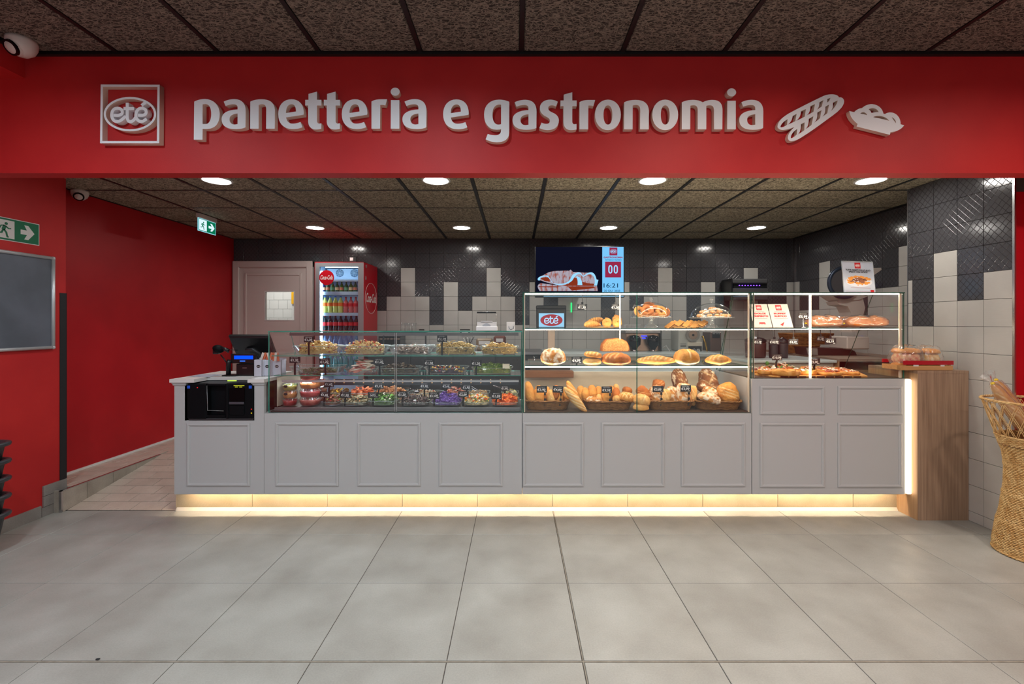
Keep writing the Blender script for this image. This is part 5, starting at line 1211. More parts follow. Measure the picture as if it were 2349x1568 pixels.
# wicker baskets
WICK = M('brown wicker', (160, 112, 58), .6, col2=(124, 82, 38), scale=30); WICKI = M('wicker lining', (120, 82, 42), .7)
def wicker_basket(px0, px1, py0, Y, D, label, z0=ZD, h=None):
    w = (px1-px0)*Y/F; cx = X((px0+px1)/2, Y); h = h or Z(py0, Y)-z0
    t = thing('wicker_basket', label, 'basket', (cx, Y+D/2, z0), group='low wicker bread baskets')
    def path(hw, hl, z, n, wob=0, ph=0):
        out = []
        for q in range(n):
            a = 2*pi*q/n; c, s_ = cos(a), sin(a); k = 1+0*q; o_ = wob*(1 if (q+ph) % 2 else -1)
            out.append(Vector((math.copysign(abs(c)**.4, c)*(hw+o_), math.copysign(abs(s_)**.4, s_)*(hl+o_), z)))
        return out
    rows = 9; mb = MB()
    for r in range(rows):
        q = (r+.5)/rows; mb.tube(path(w/2*(.86+.13*q)-.004, D/2*(.86+.13*q)-.004, h*.93*q, 72, .0022, r), h*.93/rows*.52, 5, closed=True)
    part('woven_side', mb, WICK, t, True, kind='stuff')
    inn = path(w/2*.84-.008, D/2*.84-.008, .003, 32)+path(w/2*.98-.012, D/2*.98-.012, h*.93, 32)
    part('lining', MB().add(inn, [(k, (k+1) % 32, 32+(k+1) % 32, 32+k) for k in range(32)]+[tuple(range(32))], 0, True), WICKI, t, True)
    rb_ = MB(); n = 96; P0 = path(w/2, D/2, h*.97, n)
    for s_ in (0, 1):
        rb_.tube([p+Vector((0, 0, .0042*sin(q*1.05+pi*s_))) *1 + Vector((p.x, p.y, 0)).normalized()*(.0042*cos(q*1.05+pi*s_)) for q, p in enumerate(P0)], .0052, 6, closed=True)
    part('braided_rim', rb_, WICK, t, True)
    return cx, Y+D/2, z0, w, D, h
YB, DB = 3.545, .30
B1 = wicker_basket(1204, 1311, 920, YB, DB, 'first wicker basket from the left, with long rolls'); B2 = wicker_basket(1343, 1456, 921, YB, DB, 'second wicker basket from the left, with oblong rolls')
B3 = wicker_basket(1488, 1598.5, 920, YB, DB, 'third wicker basket from the left, with ciabatta'); B4 = wicker_basket(1600.5, 1709, 921, YB, DB, 'rightmost wicker basket, with rustic loaves')
# breads standing / leaning
def stick(name, label, p0, p1, Y0, Y1, r, mat, cat='bread', group=None, flat=1.0, **kw):
    """bread whose axis runs from pixel p0 at depth Y0 to pixel p1 at depth Y1; r in px at Y0"""
    a = Vector((X(p0[0], Y0), Y0, Z(p0[1], Y0))); b = Vector((X(p1[0], Y1), Y1, Z(p1[1], Y1))); d = b-a; L = d.length
    Wd = 2*r*Y0/F; kw.setdefault('seed', (p0[0] % 91)*.31)
    Wd *= 1.1; mb = loaf_mb(L, Wd, Wd*flat, **kw); zc = Wd*flat*.45
    xa_ = d.normalized(); up = Vector((0, -1, 0)); ya_ = up.cross(xa_).normalized(); za_ = xa_.cross(ya_)
    R = Matrix((xa_, ya_, za_)).transposed(); mid = (a+b)/2
    pts = [mid+R @ (Vector(v)-Vector((0, 0, zc))) for v in mb.v]; lo = min(pts, key=lambda v: v.z); org = Vector((mid.x, mid.y, lo.z)); mb.v = [tuple(p-org) for p in pts]
    return put(name, mb.mesh(name, MATS_B[mat]), label, cat, org, (0, 0, 0), group)
stick('baguette', 'smooth golden baguette leaning at the far left of the first basket', (1209, 874), (1222, 930), 3.66, 3.60, 10.5, 'gold', taper=.15, lump=.03, nv=26)
rolls = [((1228, 892), (1243, 932), 11, 'gold', 'left front roll in the first basket under its price card'), ((1232, 884), (1250, 920), 11, 'gold', 'roll behind the left price card in the first basket'), ((1262, 893), (1268, 934), 9.5, 'pale', 'pale split roll in the middle of the first basket'), ((1256, 886), (1250, 924), 9, 'gold', 'narrow roll between the two price cards of the first basket'), ((1285, 892), (1282, 934), 9, 'gold', 'roll under the right price card of the first basket'), ((1296, 890), (1299, 930), 8, 'gold', 'roll at the right edge of the first basket'), ((1276, 883), (1276, 920), 9, 'brown', 'darker roll behind the right price card of the first basket')]
for i, (a, b, r, m_, lab) in enumerate(rolls): stick('bread_roll', lab, a, b, 3.64+.06*(i % 2 == 1), 3.62+.05*(i % 2 == 1), r, m_, group='rolls in the first basket', taper=.12, lump=.05, cuts=[(0, 3, .05)] if m_ == 'pale' else ())
stick('baguette', 'twisted scored baguette leaning behind its twin between the first two baskets', (1301, 873), (1332, 938), 3.60, 3.56, 9.5, 'gold', group='two leaning baguettes', taper=.3, lump=.05, cuts=[(-.55, .5, .09), (-.15, .5, .09), (.25, .5, .09), (.6, .5, .09)], nv=34)
stick('baguette', 'front scored baguette leaning between the first two baskets', (1294, 888), (1346, 946), 3.545, 3.515, 9.5, 'pale', group='two leaning baguettes', taper=.3, lump=.05, cuts=[(-.55, .6, .1), (-.15, .6, .1), (.25, .6, .1), (.6, .6, .1)], nv=34)
rolls = [((1331, 884), (1338, 926), 10.5, 'gold', 'roll at the far left of the second basket', .08), ((1341, 888), (1345, 922), 9.5, 'gold', 'standing roll left in the second basket', .05), ((1357, 882), (1362, 922), 10, 'gold', 'tallest standing roll in the second basket', .06), ((1373, 885), (1373, 922), 8.5, 'gold', 'roll just left of the price card in the second basket', .07), ((1390, 888), (1390, 930), 9.5, 'gold', 'square cut bread below the price card of the second basket', .02), ((1413, 888), (1415, 926), 9, 'brown', 'darker roll right of the price card in the second basket', .06), ((1402, 884), (1404, 920), 8, 'gold', 'roll behind the price card of the second basket', .12), ((1374, 903), (1376, 930), 7, 'pale', 'small roll in the middle of the second basket', .02)]
for i, (a, b, r, m_, lab, dy) in enumerate(rolls): stick('bread_roll', lab, a, b, 3.62+dy, 3.60+dy, r, m_, group='rolls in the second basket', taper=.1, lump=.05)
bread('bread_roll', 'pale ciabatta roll lying at the front left of the second basket', 1343, 1382, 0, 3.60, .09, .055, 'flour', (0, radians(8), 0), z=Z(925, 3.6), lump=.12, group='rolls in the second basket')
bread('cross_cut_roll', 'round criss-cross scored roll at the right of the second basket', 1418, 1454, 0, 3.60, .12, .085, 'gold', (0, radians(8), 0), z=Z(922, 3.6), cross=1, lump=.04, nu=60, nv=40)
bread('bread_roll', 'small floury roll left of the criss-cross scored roll', 1405, 1424, 0, 3.60, .065, .055, 'pale', z=Z(922, 3.6), lump=.08)
stick('bread_roll', 'small round roll poking up at the rear of the second basket', (1412, 880), (1416, 900), 3.76, 3.74, 6, 'pale', lump=.05)
stick('round_loaf', 'small dark loaf peeking up behind the criss-cross roll', (1428, 893), (1450, 898), 3.78, 3.78, 8, 'brown', lump=.06)
bread('oval_loaf', 'pale split loaf resting in the gap between the second and third baskets', 1450, 1489, 0, 3.56, .12, .095, 'pale', (0, radians(10), 0), z=Z(930, 3.56), cat='loaf', lump=.07, cuts=[(.5, .5, .12)])
bread('round_loaf', 'lowest pale loaf on the deck between the second and third baskets', 1452, 1488, 0, 3.54, .1, .058, 'pale', z=ZD, cat='loaf', lump=.07)
stick('baguette', 'tall dark striped loaf standing at the rear of the third basket', (1552, 845), (1567, 905), 3.80, 3.74, 15, 'rye', cat='loaf', lump=.08, cuts=[(0, 3.2, .12), (.9, 3.2, .12), (-.9, 3.2, .12)], taper=.05, nv=30)
stick('baguette', 'tall rough rye loaf standing at the rear of the fourth basket', (1614, 845), (1638, 912), 3.80, 3.72, 18, 'rye', cat='loaf', lump=.16, cuts=[(-.5, .6, .12), (-.1, -.6, .12), (.3, .6, .12)], taper=.05, nv=30)
L3 = [((1464, 888), (1496, 922), 12, 'brown', 'brown crusty loaf leaning at the left of the third basket', .06), ((1504, 884), (1512, 926), 15, 'flour', 'floury square loaf behind the left price card of the third basket', .04), ((1497, 878), (1525, 884), 10, 'brown', 'dark crusted loaf lying high at the rear of the third basket', .16), ((1530, 893), (1520, 926), 12, 'pale', 'pale torn bread in the middle of the third basket', .02), ((1545, 886), (1540, 926), 14, 'flour', 'white floury ciabatta left of centre in the third basket', .06), ((1568, 878), (1570, 934), 16, 'flour', 'large striped floury ciabatta behind the right price card', .02), ((1590, 884), (1588, 930), 9, 'pale', 'pale ciabatta at the right edge of the third basket', .03)]
for i, (a, b, r, m_, lab, dy) in enumerate(L3): stick('rustic_loaf', lab, a, b, 3.62+dy, 3.60+dy, r, m_, cat='loaf', group='loaves in the third basket', lump=.11, flat=.7, cuts=[(0, 4, .04), (.3, 4, .04)] if 'striped' in lab else [(-.3, .8, .08), (.3, .8, .08)], e=3.2)
bread('rustic_loaf', 'cracked pale floury loaf at the front of the fourth basket', 1598, 1650, 0, 3.58, .13, .085, 'flour', (0, radians(16), 0), z=Z(924, 3.58), cat='loaf', cross=1, lump=.1, nu=60, nv=40)
stick('rustic_loaf', 'big golden loaf leaning at the right of the fourth basket', (1660, 878), (1682, 926), 3.64, 3.60, 20, 'gold', cat='loaf', lump=.07, flat=.6, cuts=[(-.35, .7, .07), (0, .7, .07), (.35, .7, .07)], e=2.8)
stick('rustic_loaf', 'floury loaf behind the cracked one in the fourth basket', (1600, 878), (1628, 896), 3.74, 3.70, 12, 'rye', cat='loaf', lump=.12)
stick('rustic_loaf', 'brown ridged loaf in the middle of the fourth basket', (1612, 890), (1648, 912), 3.68, 3.64, 12, 'flour', cat='loaf', lump=.12, cuts=[(-.4, .3, .1), (0, .3, .1), (.4, .3, .1)])

# ================================================================== PIZZA CASE CONTENT
WB = wood('pale serving board', (222, 168, 98), (196, 138, 70), 'x', .5, 5)
DKT = M('dark tray wood', (70, 40, 32), .5)
t = thing('serving_board', 'long wooden serving board under the pizzas', 'board', (X(1850, 3.7), 3.7, T2+.007))
zb = T2+.007
part('board', MB().add([(X(1731, 3.66), 3.66, zb), (X(1786, 3.51), 3.51, zb), (X(1990, 3.51), 3.51, zb), (X(1960, 3.95), 3.95, zb), (X(1735, 3.95), 3.95, zb),
   (X(1731, 3.66), 3.66, zb+.012), (X(1786, 3.51), 3.51, zb+.012), (X(1990, 3.51), 3.51, zb+.012), (X(1960, 3.95), 3.95, zb+.012), (X(1735, 3.95), 3.95, zb+.012)],
   [(4,3,2,1,0), (5,6,7,8,9), (0,1,6,5), (1,2,7,6), (2,3,8,7), (3,4,9,8), (4,0,5,9)]), WB, t)
for k in range(9):
    a = 1790+k*21; part('dark_inlay', MB().box(X(a, 3.51), X(a+17, 3.51), 3.507, 3.511, zb+.001, zb+.009), DKT, t)
PZ = {'cheese': fm('melted cheese', (238, 176, 74), (222, 120, 48)), 'tom': fm('pizza tomato', (206, 84, 40), (228, 140, 62)), 'dough': MATS_B['gold']}
def pizza(label, px, Y, wpx, kind, z, seed=0, tilt=(0, 0, 0), th=.022, cat='pizza'):
    R = wpx*Y/F/2; t = thing('pizza' if kind != 'plain' else 'focaccia', label, cat, (X(px, Y), Y, z), EU(*tilt), group='pizzas and focaccias on the board')
    mb = MB(); nr, na = 6, 36; vs = []; pale = []
    prof = [(.001, 0), (.9, 0), (1, th*.35), (.99, th*.8), (.93, th), (.82, th*.8 if kind != 'plain' else th*.98), (.5, th*.72 if kind != 'plain' else th), (.001, th*.75 if kind != 'plain' else th*1.02)]
    mb.lathe([(r*R, z_) for r, z_ in prof], n=na, cap=False); mb.v = [(x*(1+.05*ND((x*30+seed, y*30, 0))), y*(1+.05*ND((y*30, x*30+seed, 4)))*.9, z_*(1+.5*ND((x*25, y*25, seed)))) for x, y, z_ in mb.v]
    mb.pale = [.6*max(0, ND((v[0]*40, v[1]*40, seed))) for v in mb.v]; part('crust', mb, MATS_B['gold'], t, True)
    if kind != 'plain':
        m2 = MB().lathe([(R*.84, th*.8), (R*.80, th*.95), (.001, th*.95)], n=28, sy=.88, cap=False); part('sauce', m2, PZ['tom'] if kind == 'tom' else PZ['cheese'], t, True)
        tp = pile_mb(R*.74, R*.66, .004, {'tom': [('slice', 1, .014, 12), ('cube', 2, .008, 14)], 'cheese': [('slice', 1, .014, 14), ('ball', 2, .008, 8)], 'herb': [('leaf', 3, .024, 5), ('slice', 1, .026, 5), ('ball', 2, .010, 6)], 'ham': [('slice', 2, .026, 8), ('strand', 1, .03, 8)]}[kind], seed)
        tp.v = [(x, y, z_+th*.9) for x, y, z_ in tp.v]; part('topping', tp, [PZ['tom'], MOZ, fm('pizza ham', (196, 110, 80), (160, 60, 44)), fm('basil', (60, 120, 50))], t, True)
    else:
        d = MB(); rnd = random.Random(seed)
        for _ in range(7): a = rnd.uniform(0, 6.28); q = R*.7*sqrt(rnd.random()); d.ball((q*cos(a), q*sin(a)*.9, th*1.0), .007, .007, .003, 7, 4)
        part('topping', d, fm('brown dimple', (150, 92, 40)), t, True)
    return t
z = zb+.0125
pizza('thick focaccia at the front left of the board', 1756, 3.62, 34, 'cheese', z, 1, th=.034); pizza('big pale focaccia at the front of the board', 1801, 3.565, 62, 'plain', z, 2, th=.036)
pizza('round flat pizza right of the pale focaccia before the glowing post', 1851, 3.60, 42, 'herb', z, 3, th=.032); pizza('ham topped pizza right of the glowing post', 1902, 3.575, 52, 'ham', z, 4, th=.024)
pizza('orange cheese pizza at the front right of the board', 1946, 3.60, 46, 'cheese', z, 5, th=.026); pizza('flat pizza at the far left of the board', 1738, 3.74, 30, 'ham', z, 6, (8, 0, 0))
pizza('basil topped pizza at the rear left of the board', 1772, 3.78, 50, 'herb', z+.012, 7, (8, 0, 0)); pizza('pizza with mozzarella in the middle of the rear row', 1812, 3.76, 48, 'herb', z+.010, 8, (10, 0, 0))
pizza('thick topped bun high at the rear centre of the board', 1791, 3.88, 30, 'ham', z+.02, 9, (10, 0, 0), .03); pizza('golden round pizza behind the glowing post', 1857, 3.80, 40, 'cheese', z+.012, 10, (10, 0, 0))
pizza('tomato pizza at the rear right of the board', 1893, 3.76, 46, 'tom', z+.010, 11, (10, 0, 0)); pizza('tomato and cheese pizza behind the orange one', 1926, 3.74, 50, 'tom', z+.006, 12, (8, 0, 0))
single('basil_leaf', MB().ball((X(1760, 3.72), 3.72, Z(833, 3.72)), .016, .006, .018, 8, 6), fm('basil', (60, 120, 50)), 'green basil leaf standing on the left pizza', 'leaf')
# bagged bread
def bagged(px0, px1, py0, Y, z, label, m_='brown'):
    w = (px1-px0)*Y/F; cx = X((px0+px1)/2, Y); h = Z(py0, Y)-z
    t = thing('bagged_bread', label, 'bagged bread', (cx, Y+.08, z), group='bagged breads on the top shelf')
    for s_ in (-1, 1):
        mb = loaf_mb(w*.60, .16, h*1.0, lump=.06, nu=28, nv=18, seed=px0*.1+s_); mb.v = [(x+s_*w*.21, y, z_+.004) for x, y, z_ in mb.v]; part('loaf', mb, MATS_B[m_], t, True)
    mb = loaf_mb(w*1.06, .185, h*1.12, lump=.08, nu=60, nv=40, seed=px0*.3, e=2.6); rnd = random.Random(px0)
    mb.v = [(x, y, max(0, z_*(1-.16*max(0, 1-abs(x)/(w*.12))))+.003*ND((x*50+z_*30, y*20, z_*20))) for x, y, z_ in mb.v]; mb.pale = None
    part('bag', mb, BAGP, t, True)
    part('tie', MB().lathe([(.008, -.006), (.010, 0), (.008, .006)], (-w*.53, 0, h*.35), n=10), M('yellow tie', (236, 200, 40), .4), t, True)
    part('bag_end', MB().add([(-w*.53, 0, h*.35), (-w*.60, -.03, h*.55), (-w*.61, .01, h*.6), (-w*.62, .03, h*.3), (-w*.60, -.02, h*.12)], [(0, 1, 2), (0, 2, 3), (0, 3, 4)]), BAGP, t, True)
bagged(1866, 1942, 723, 3.60, 1.4595, 'left bag with two lobes of bread on the top shelf'); bagged(1955, 2050, 724, 3.60, 1.4595, 'right bag with two lobes of bread on the top shelf')
bagged(1936, 1966, 726, 3.76, 1.4595, 'small bagged bread half hidden between the two big bags', 'brown')
# sign cards
def logo_card(parent, cx, cz, w, y, red=PRINTR, white=PRINTW):
    """square red emblem with white oval and lettering, facing -Y"""
    eg = part('emblem_ground', MB().box(cx-w/2, cx+w/2, y-.0003, y, cz-w/2, cz+w/2), red, parent, True)
    s = w*.80/1144; mb = MB(); pts = ell(cx, cz, 560*s, 360*s, 36); ribbon(mb, pts+[pts[0]], 34*s, y-.0009, y-.0003); logo_strokes(mb, cx, cz, s, y-.0009, y-.0003)
    part('emblem', mb, white, eg, True)
def tcard(label, px0, px1, lines, Y, icon_kind):
    w = (px1-px0)*Y/F; h = (Z(697, Y+.07)-1.459)/cos(radians(23)); cx = X((px0+px1)/2, Y)
    t = thing('sign_card', label, 'sign', (cx, Y, 1.4595), EU(-23, 0, 0))
    part('card', MB().box(-w/2, w/2, 0, .002, 0, h), M('cream card', (206, 200, 190), .6), t, True)
    logo_card(t, 0, h*.84, w*.30, 0)
    for k, (s_, sz, zz) in enumerate(lines):
        me = text_mesh(s_, h*sz, PRINTR, .0003, bold=h*.006, width=w*(.62 if len(s_) < 8 else .84)); link('lettering', me, t, (0, -.0006, h*zz))
    part('small_print', MB().box(-w*.26, w*.26, -.0006, 0, h*.665, h*.675).box(-w*.34, w*.34, -.0006, 0, h*.37, h*.378), PRINTB, t, True)
    mb = MB()
    if icon_kind == 'cake': mb.box(-w*.16, w*.16, -.0006, 0, h*.16, h*.22); [mb.box(-w*.16+k*w*.08, -w*.13+k*w*.08, -.0006, 0, h*.13, h*.17) for k in range(5)]
    else: mb.prism([(-w*.12, h*.12), (w*.0, h*.06), (w*.12, h*.24)], -.0006, 0)
    part('pictogram', mb, PRINTR, t, True)
tcard('left cream card reading DOLCE PREFERITO at the left of the pizza case', 1730, 1772, [('DOLCE', .085, .585), ('PREFERITO', .085, .475)], 3.60, 'cake')
tcard('cream card reading BUFFET RUSTICO beside the other cream card', 1774, 1820, [('BUFFET', .085, .585), ('RUSTICO', .085, .475)], 3.60, 'hat')
# ================================================================== CASH AREA
def B(px0, px1, py0, py1, Y, D): return (X(px0, Y), X(px1, Y), Y, Y+D, Z(py1, Y), Z(py0, Y))
t = thing('cash_machine', 'black automatic cash recycler set into the front of the cash counter', 'cash machine', (X(503, 3.47), 3.6, .747))
SATB = M('satin black', (15, 17, 20), .5, spec=.08); x = lambda p: X(p, 3.455)
zz = lambda p: Z(p, 3.455)
part('left_housing', MB().bbox(x(428.5), x(472), 3.455, 3.9, .762, zz(880), .006), SATB, t)
part('centre_bay', MB().box(x(472), x(516), 3.50, 3.9, .79, zz(881)).box(x(472), x(475), 3.457, 3.5, .79, zz(881)).box(x(472), x(516), 3.457, 3.5, .775, .79).box(x(472), x(516), 3.457, 3.5, zz(884), zz(881)), SATB, t)
part('bay_frame', MB().tube([(x(474.5), 3.456, zz(884)), (x(476), 3.456, zz(941)), (x(513), 3.456, zz(942))], .0022, 6), STEEL, t)
part('right_housing', MB().bbox(x(516.5), x(580), 3.46, 3.9, .762, zz(879), .006).bbox(x(518), x(524), 3.452, 3.5, .765, zz(882), .003), SATB, t)
part('note_slot', MB().box(x(526), x(561), 3.4560, 3.461, zz(925), zz(890)), M('slot black', (6, 6, 8), .4, spec=.1), t)
part('slot_tray', MB().bbox(x(526), x(560), 3.447, 3.462, zz(927), zz(921), .003), M('smoky tray', (70, 74, 82), .2), t)
part('lower_drawer', MB().bbox(x(527), x(560), 3.452, 3.462, zz(951), zz(930), .003), SATB, t)
part('status_light', MB().box(x(513), x(534), 3.50, 3.502, zz(875.5), zz(873.5)), emis('green status', (190, 240, 70), 1.5), t)
part('indicator', MB().box(x(536), x(560), 3.454, 3.4585, zz(885), zz(883.5)).box(x(539), x(545), 3.454, 3.4585, zz(888), zz(886.5)).box(x(549), x(555), 3.454, 3.4585, zz(888), zz(886.5)), emis('yellow print', (225, 225, 60), .8), t)
for a in (429.5, 571): part('blue_badge', MB().box(x(a), x(a+6.5), 3.4535, 3.456, zz(890.5), zz(884)), M('blue badge', (20, 90, 220), .4), t)
for (a, b, c) in ((448, 888.5, (210, 40, 40)), (572, 938, (210, 40, 40)), (572, 947, (230, 200, 40))):
    part('key_lock', MB().lathe([(.001, 0), (.006, 0), (.006, .004), (.001, .005)], n=12, cap=False), CHROME, t).location = Vector((x(a), 3.453, zz(b)))-wloc(t)
    part('led_dot', MB().box(x(a+4), x(a+6), 3.4525, 3.455, zz(b+1), zz(b-1)), emis('dot%d' % c[1], c, 1.2), t)
part('base', MB().bbox(x(430), x(579.5), 3.463, 3.9, .7475, .768, .005), DARK, t)
part('top_cover', MB().add([(x(430), 3.468, zz(880.5)), (x(578), 3.468, zz(880.5)), (x(578), 3.62, 1.036), (x(430), 3.62, 1.036)], [(0, 1, 2, 3)]), DARK, t)
# register monitor seen from behind
t = thing('register_monitor', 'black till monitor seen from behind, leaning over the cash counter', 'monitor', (X(600, 3.9), 3.93, 1.067))
a, b_, c, d = (Vector((-2.388, 3.75, 1.389)), Vector((-2.388+.337, 3.75, 1.389)), Vector((-2.388+.337, 3.917, 1.134)), Vector((-2.388, 3.917, 1.134)))
nrm = (b_-a).cross(d-a).normalized(); nrm = -nrm if nrm.y < 0 else nrm; th = nrm*.022
e1 = (b_-a)*.04; e2 = (d-a)*.05
part('screen_shell', MB().add([a, b_, c, d, a+th, b_+th, c+th, d+th], [(0, 3, 2, 1), (4, 5, 6, 7), (0, 1, 5, 4), (1, 2, 6, 5), (2, 3, 7, 6), (3, 0, 4, 7)]), BLACK, t)
part('rear_cover', MB().add([a+e1+e2-th*.5, b_-e1+e2-th*.5, c-e1-e2-th*.5, d+e1-e2-th*.5, a+e1*.3+e2*.3, b_-e1*.3+e2*.3, c-e1*.3-e2*.3, d+e1*.3-e2*.3], [(3, 2, 1, 0), (0, 1, 5, 4), (1, 2, 6, 5), (2, 3, 7, 6), (3, 0, 4, 7)]), BLACK, t)
part('arm', MB().tube([(-2.27, 3.80, 1.27), (-2.20, 3.78, 1.275), (-2.165, 3.80, 1.24), (-2.16, 3.86, 1.15), (-2.16, 3.93, 1.08)], .014, 8), DARK, t)
part('foot', MB().bbox(-2.26, -2.06, 3.84, 4.0, 1.067, 1.08, .004), BLACK, t)
t = thing('customer_display', 'black customer display with a glowing blue line on top of the receipt printer', 'display', (X(557, 3.66), 3.68, 1.067))
part('printer', MB().bbox(*B(541, 583, 834, 861, 3.66, .12)[:4], 1.067, Z(834, 3.66), .006), BLACK, t)
part('head', MB().bbox(*B(529, 586, 811, 833, 3.655, .03), .004), BLACK, t)
part('screen', MB().box(*B(537, 580, 815.5, 823.5, 3.652, .003)), emis('blue lcd', (10, 70, 255), 1.6), t)
part('lettering', MB().box(*B(550, 562, 826.5, 829, 3.652, .003)), emis('blue letter', (60, 120, 255), 1.2), t)
part('printer_mark', MB().box(*B(556, 566, 842.5, 844.5, 3.657, .003)), STEEL, t)
t = thing('barcode_scanner', 'black hand scanner hanging on a bent neck at the left of the till', 'scanner', (X(528, 3.65), 3.67, 1.067))
P = lambda a, b, y=3.65: (X(a, y), y, Z(b, y))
part('base', MB().bbox(X(513, 3.65), X(546, 3.65), 3.62, 3.73, 1.067, 1.078, .004), BLACK, t)
part('pole', MB().tube([P(524, 860), P(524, 832), P(527, 826)], .018, 10), BLACK, t); part('neck', MB().tube([P(521, 833), P(514, 823), P(506, 813)], .005, 8), BLACK, t)
part('head', MB().ball(P(501, 800), .045, .035, .032, 14, 10, M3=Matrix.Rotation(radians(20), 3, 'Y')), SATB, t)
part('nose', MB().bbox(*B(486.5, 500, 799, 812, 3.635, .04), .006), BLACK, t)
part('handle', MB().tube([P(506, 799), P(518, 801), P(524, 804)], [.020, .014, .015], 10), BLACK, t)
part('trigger_end', MB().tube([P(521, 803), P(524, 808)], .007, 8), BLACK, t); part('cable', MB().tube([P(527, 802), P(545, 803, 3.7)], .0025, 6), BLACK, t)
LAV = M('lavender white board', (206, 208, 222), .5)
for i, (a, b, lab) in enumerate(((582.5, 601, 'leftmost narrow white carton with a black oval beside the receipt printer'), (602, 621, 'middle white carton with a black oval left of the salad case edge'), (623, 645, 'right white carton with a black oval seen through the salad case side'))):
    Y = 3.62+.03*i; t = thing('white_carton', lab, 'carton', (X((a+b)/2, Y), Y+.04, 1.067), group='white cartons of sugar sachets')
    x0_, x1_ = X(a, Y), X(b, Y); part('carton', MB().box(x0_, x1_, Y, Y+.003, 1.067, Z(825, Y)).box(x0_, x0_+.002, Y, Y+.08, 1.067, Z(825, Y)).box(x1_-.002, x1_, Y, Y+.08, 1.067, Z(825, Y)).box(x0_, x1_, Y+.078, Y+.08, 1.067, Z(822, Y)).box(x0_, x1_, Y, Y+.08, 1.067, 1.069), LAV, t)
    cx, cz = X((a+b)/2+1, Y), Z(840, Y); part('oval_mark', MB().prism(ell(cx, cz, .0155, .011, 24), Y-.0008, Y), BLACK, t); part('mark_line', MB().box(cx-.012, cx+.012, Y-.0014, Y-.0008, cz-.0012, cz+.0016), PRINTW, t)
SACH = M('orange sachet', (226, 120, 84), .5); SACW = M('pale sachet', (232, 222, 214), .5); rnd = random.Random(2)
for i in range(8):
    a = 601+i*5.2; Y = 3.66+.01*(i % 3); R = Matrix.Rotation(rnd.uniform(-.35, .35), 3, 'Y')
    mb = MB(); mb.obox((X(a, Y), Y, Z(818, Y)), (.018, .004, .07), R)
    o = single('sugar_sachet', mb, SACH if i % 3 else SACW, f'{"orange" if i % 3 else "pale"} sugar sachet sticking out of the white cartons', 'sachet', 'sugar sachets in the cartons')
t = thing('paper_sheet', 'blue grey printed sheet lying on the white counter top', 'paper', (X(470, 3.72), 3.72, 1.067))
part('sheet', MB().add([(X(433, 3.60), 3.60, 1.0675), (X(478, 3.58), 3.58, 1.0675), (X(513, 3.76), 3.76, 1.0675), (X(460, 3.78), 3.78, 1.0675), (X(455, 3.68), 3.68, 1.071)], [(0, 1, 4), (1, 2, 4), (2, 3, 4), (3, 0, 4)]), M('grey print sheet', (140, 150, 172), .4, col2=(188, 194, 206), scale=30), t)

# things standing on the cases
t = thing('card_dispenser', 'bright white folded dispenser with black top bar on the salad case glass', 'dispenser', (X(1116, 3.60), 3.62, 1.4335))
part('holder', MB().bbox(*B(1092, 1141, 752, 759.5, 3.585, .08)[:4], 1.434, Z(748, 3.6), .004), M('bright white plastic', (248, 248, 250), .3), t)
part('card', MB().box(*B(1094, 1139, 738, 756, 3.60, .03)).box(*B(1103, 1129, 735.5, 739, 3.60, .03)), WHITE, t)
cx = X(1116, 3.598); part('house_icon', MB().prism([(cx-.032, Z(756, 3.6)), (cx+.032, Z(756, 3.6)), (cx+.032, Z(745, 3.6)), (cx, Z(740, 3.6)), (cx-.032, Z(745, 3.6))], 3.5975, 3.5995), M('grey house', (176, 182, 190), .5), t)
part('house_mark', MB().box(cx-.010, cx+.012, 3.5968, 3.5976, Z(752, 3.6), Z(749, 3.6)), PRINTR, t)
part('wire_frame', MB().tube([(X(1093.5, 3.62), 3.62, Z(745, 3.62)), (X(1094.5, 3.62), 3.62, Z(715, 3.62)), (X(1138, 3.62), 3.62, Z(715, 3.62)), (X(1139, 3.62), 3.62, Z(745, 3.62))], .0018, 5), CHROME, t)
part('top_bar', MB().box(*B(1094, 1138, 715, 718, 3.615, .01)), BLACK, t)
t = thing('small_sign', 'small white card with a fork and spoon drawing on the salad case', 'sign', (X(1172, 3.62), 3.62, 1.4335))
part('card', MB().box(*B(1162, 1181.5, 738, 759, 3.62, .003)[:4], 1.434, Z(738, 3.62)), WHITE, t)
g = MB(); g.tube([P(1167, 748, 3.618), P(1168, 753, 3.618), P(1172, 756, 3.618), P(1178, 753, 3.618), P(1178, 748, 3.618)], .0018, 5); part('cutlery_drawing', g, M('dark blue print', (60, 70, 90), .5), t)
# poster on pizza case
t = thing('poster_stand', 'clear stand with a poster of chicken and potatoes on the pizza case', 'poster', (X(1977, 3.62), 3.64, 1.7345), EU(-9, 2, 0))
w, h = .252, .262
part('poster', MB().box(-w/2, w/2, 0, .003, .004, h), M('poster paper', (196, 204, 218), .4, col2=(176, 188, 206), scale=5), t, True)
part('acrylic_edge', MB().box(-w/2-.002, w/2+.002, -.001, .004, h, h+.006).box(-w/2-.003, -w/2, -.001, .004, 0, h).box(w/2, w/2+.003, -.001, .004, 0, h), glass('acrylic', (.9, .95, .95), fmul=3, haze=.3), t, True)
part('stand_foot', MB().box(-w/2, w/2, -.02, .06, 0, .003), glass('acrylic', (.9, .95, .95)), t, True)
logo_card(t, .0, h*.885, h*.185, 0)
link('lettering', text_mesh('TUTTI I SABATI POLLO ALLO', .018, PRINTB, .0003, bold=.0006, width=w*.80), t, (0, -.0006, h*.735)); link('lettering', text_mesh('SPIEDO CON PATATE', .018, PRINTB, .0003, bold=.0006, width=w*.60), t, (.0, -.0006, h*.675))
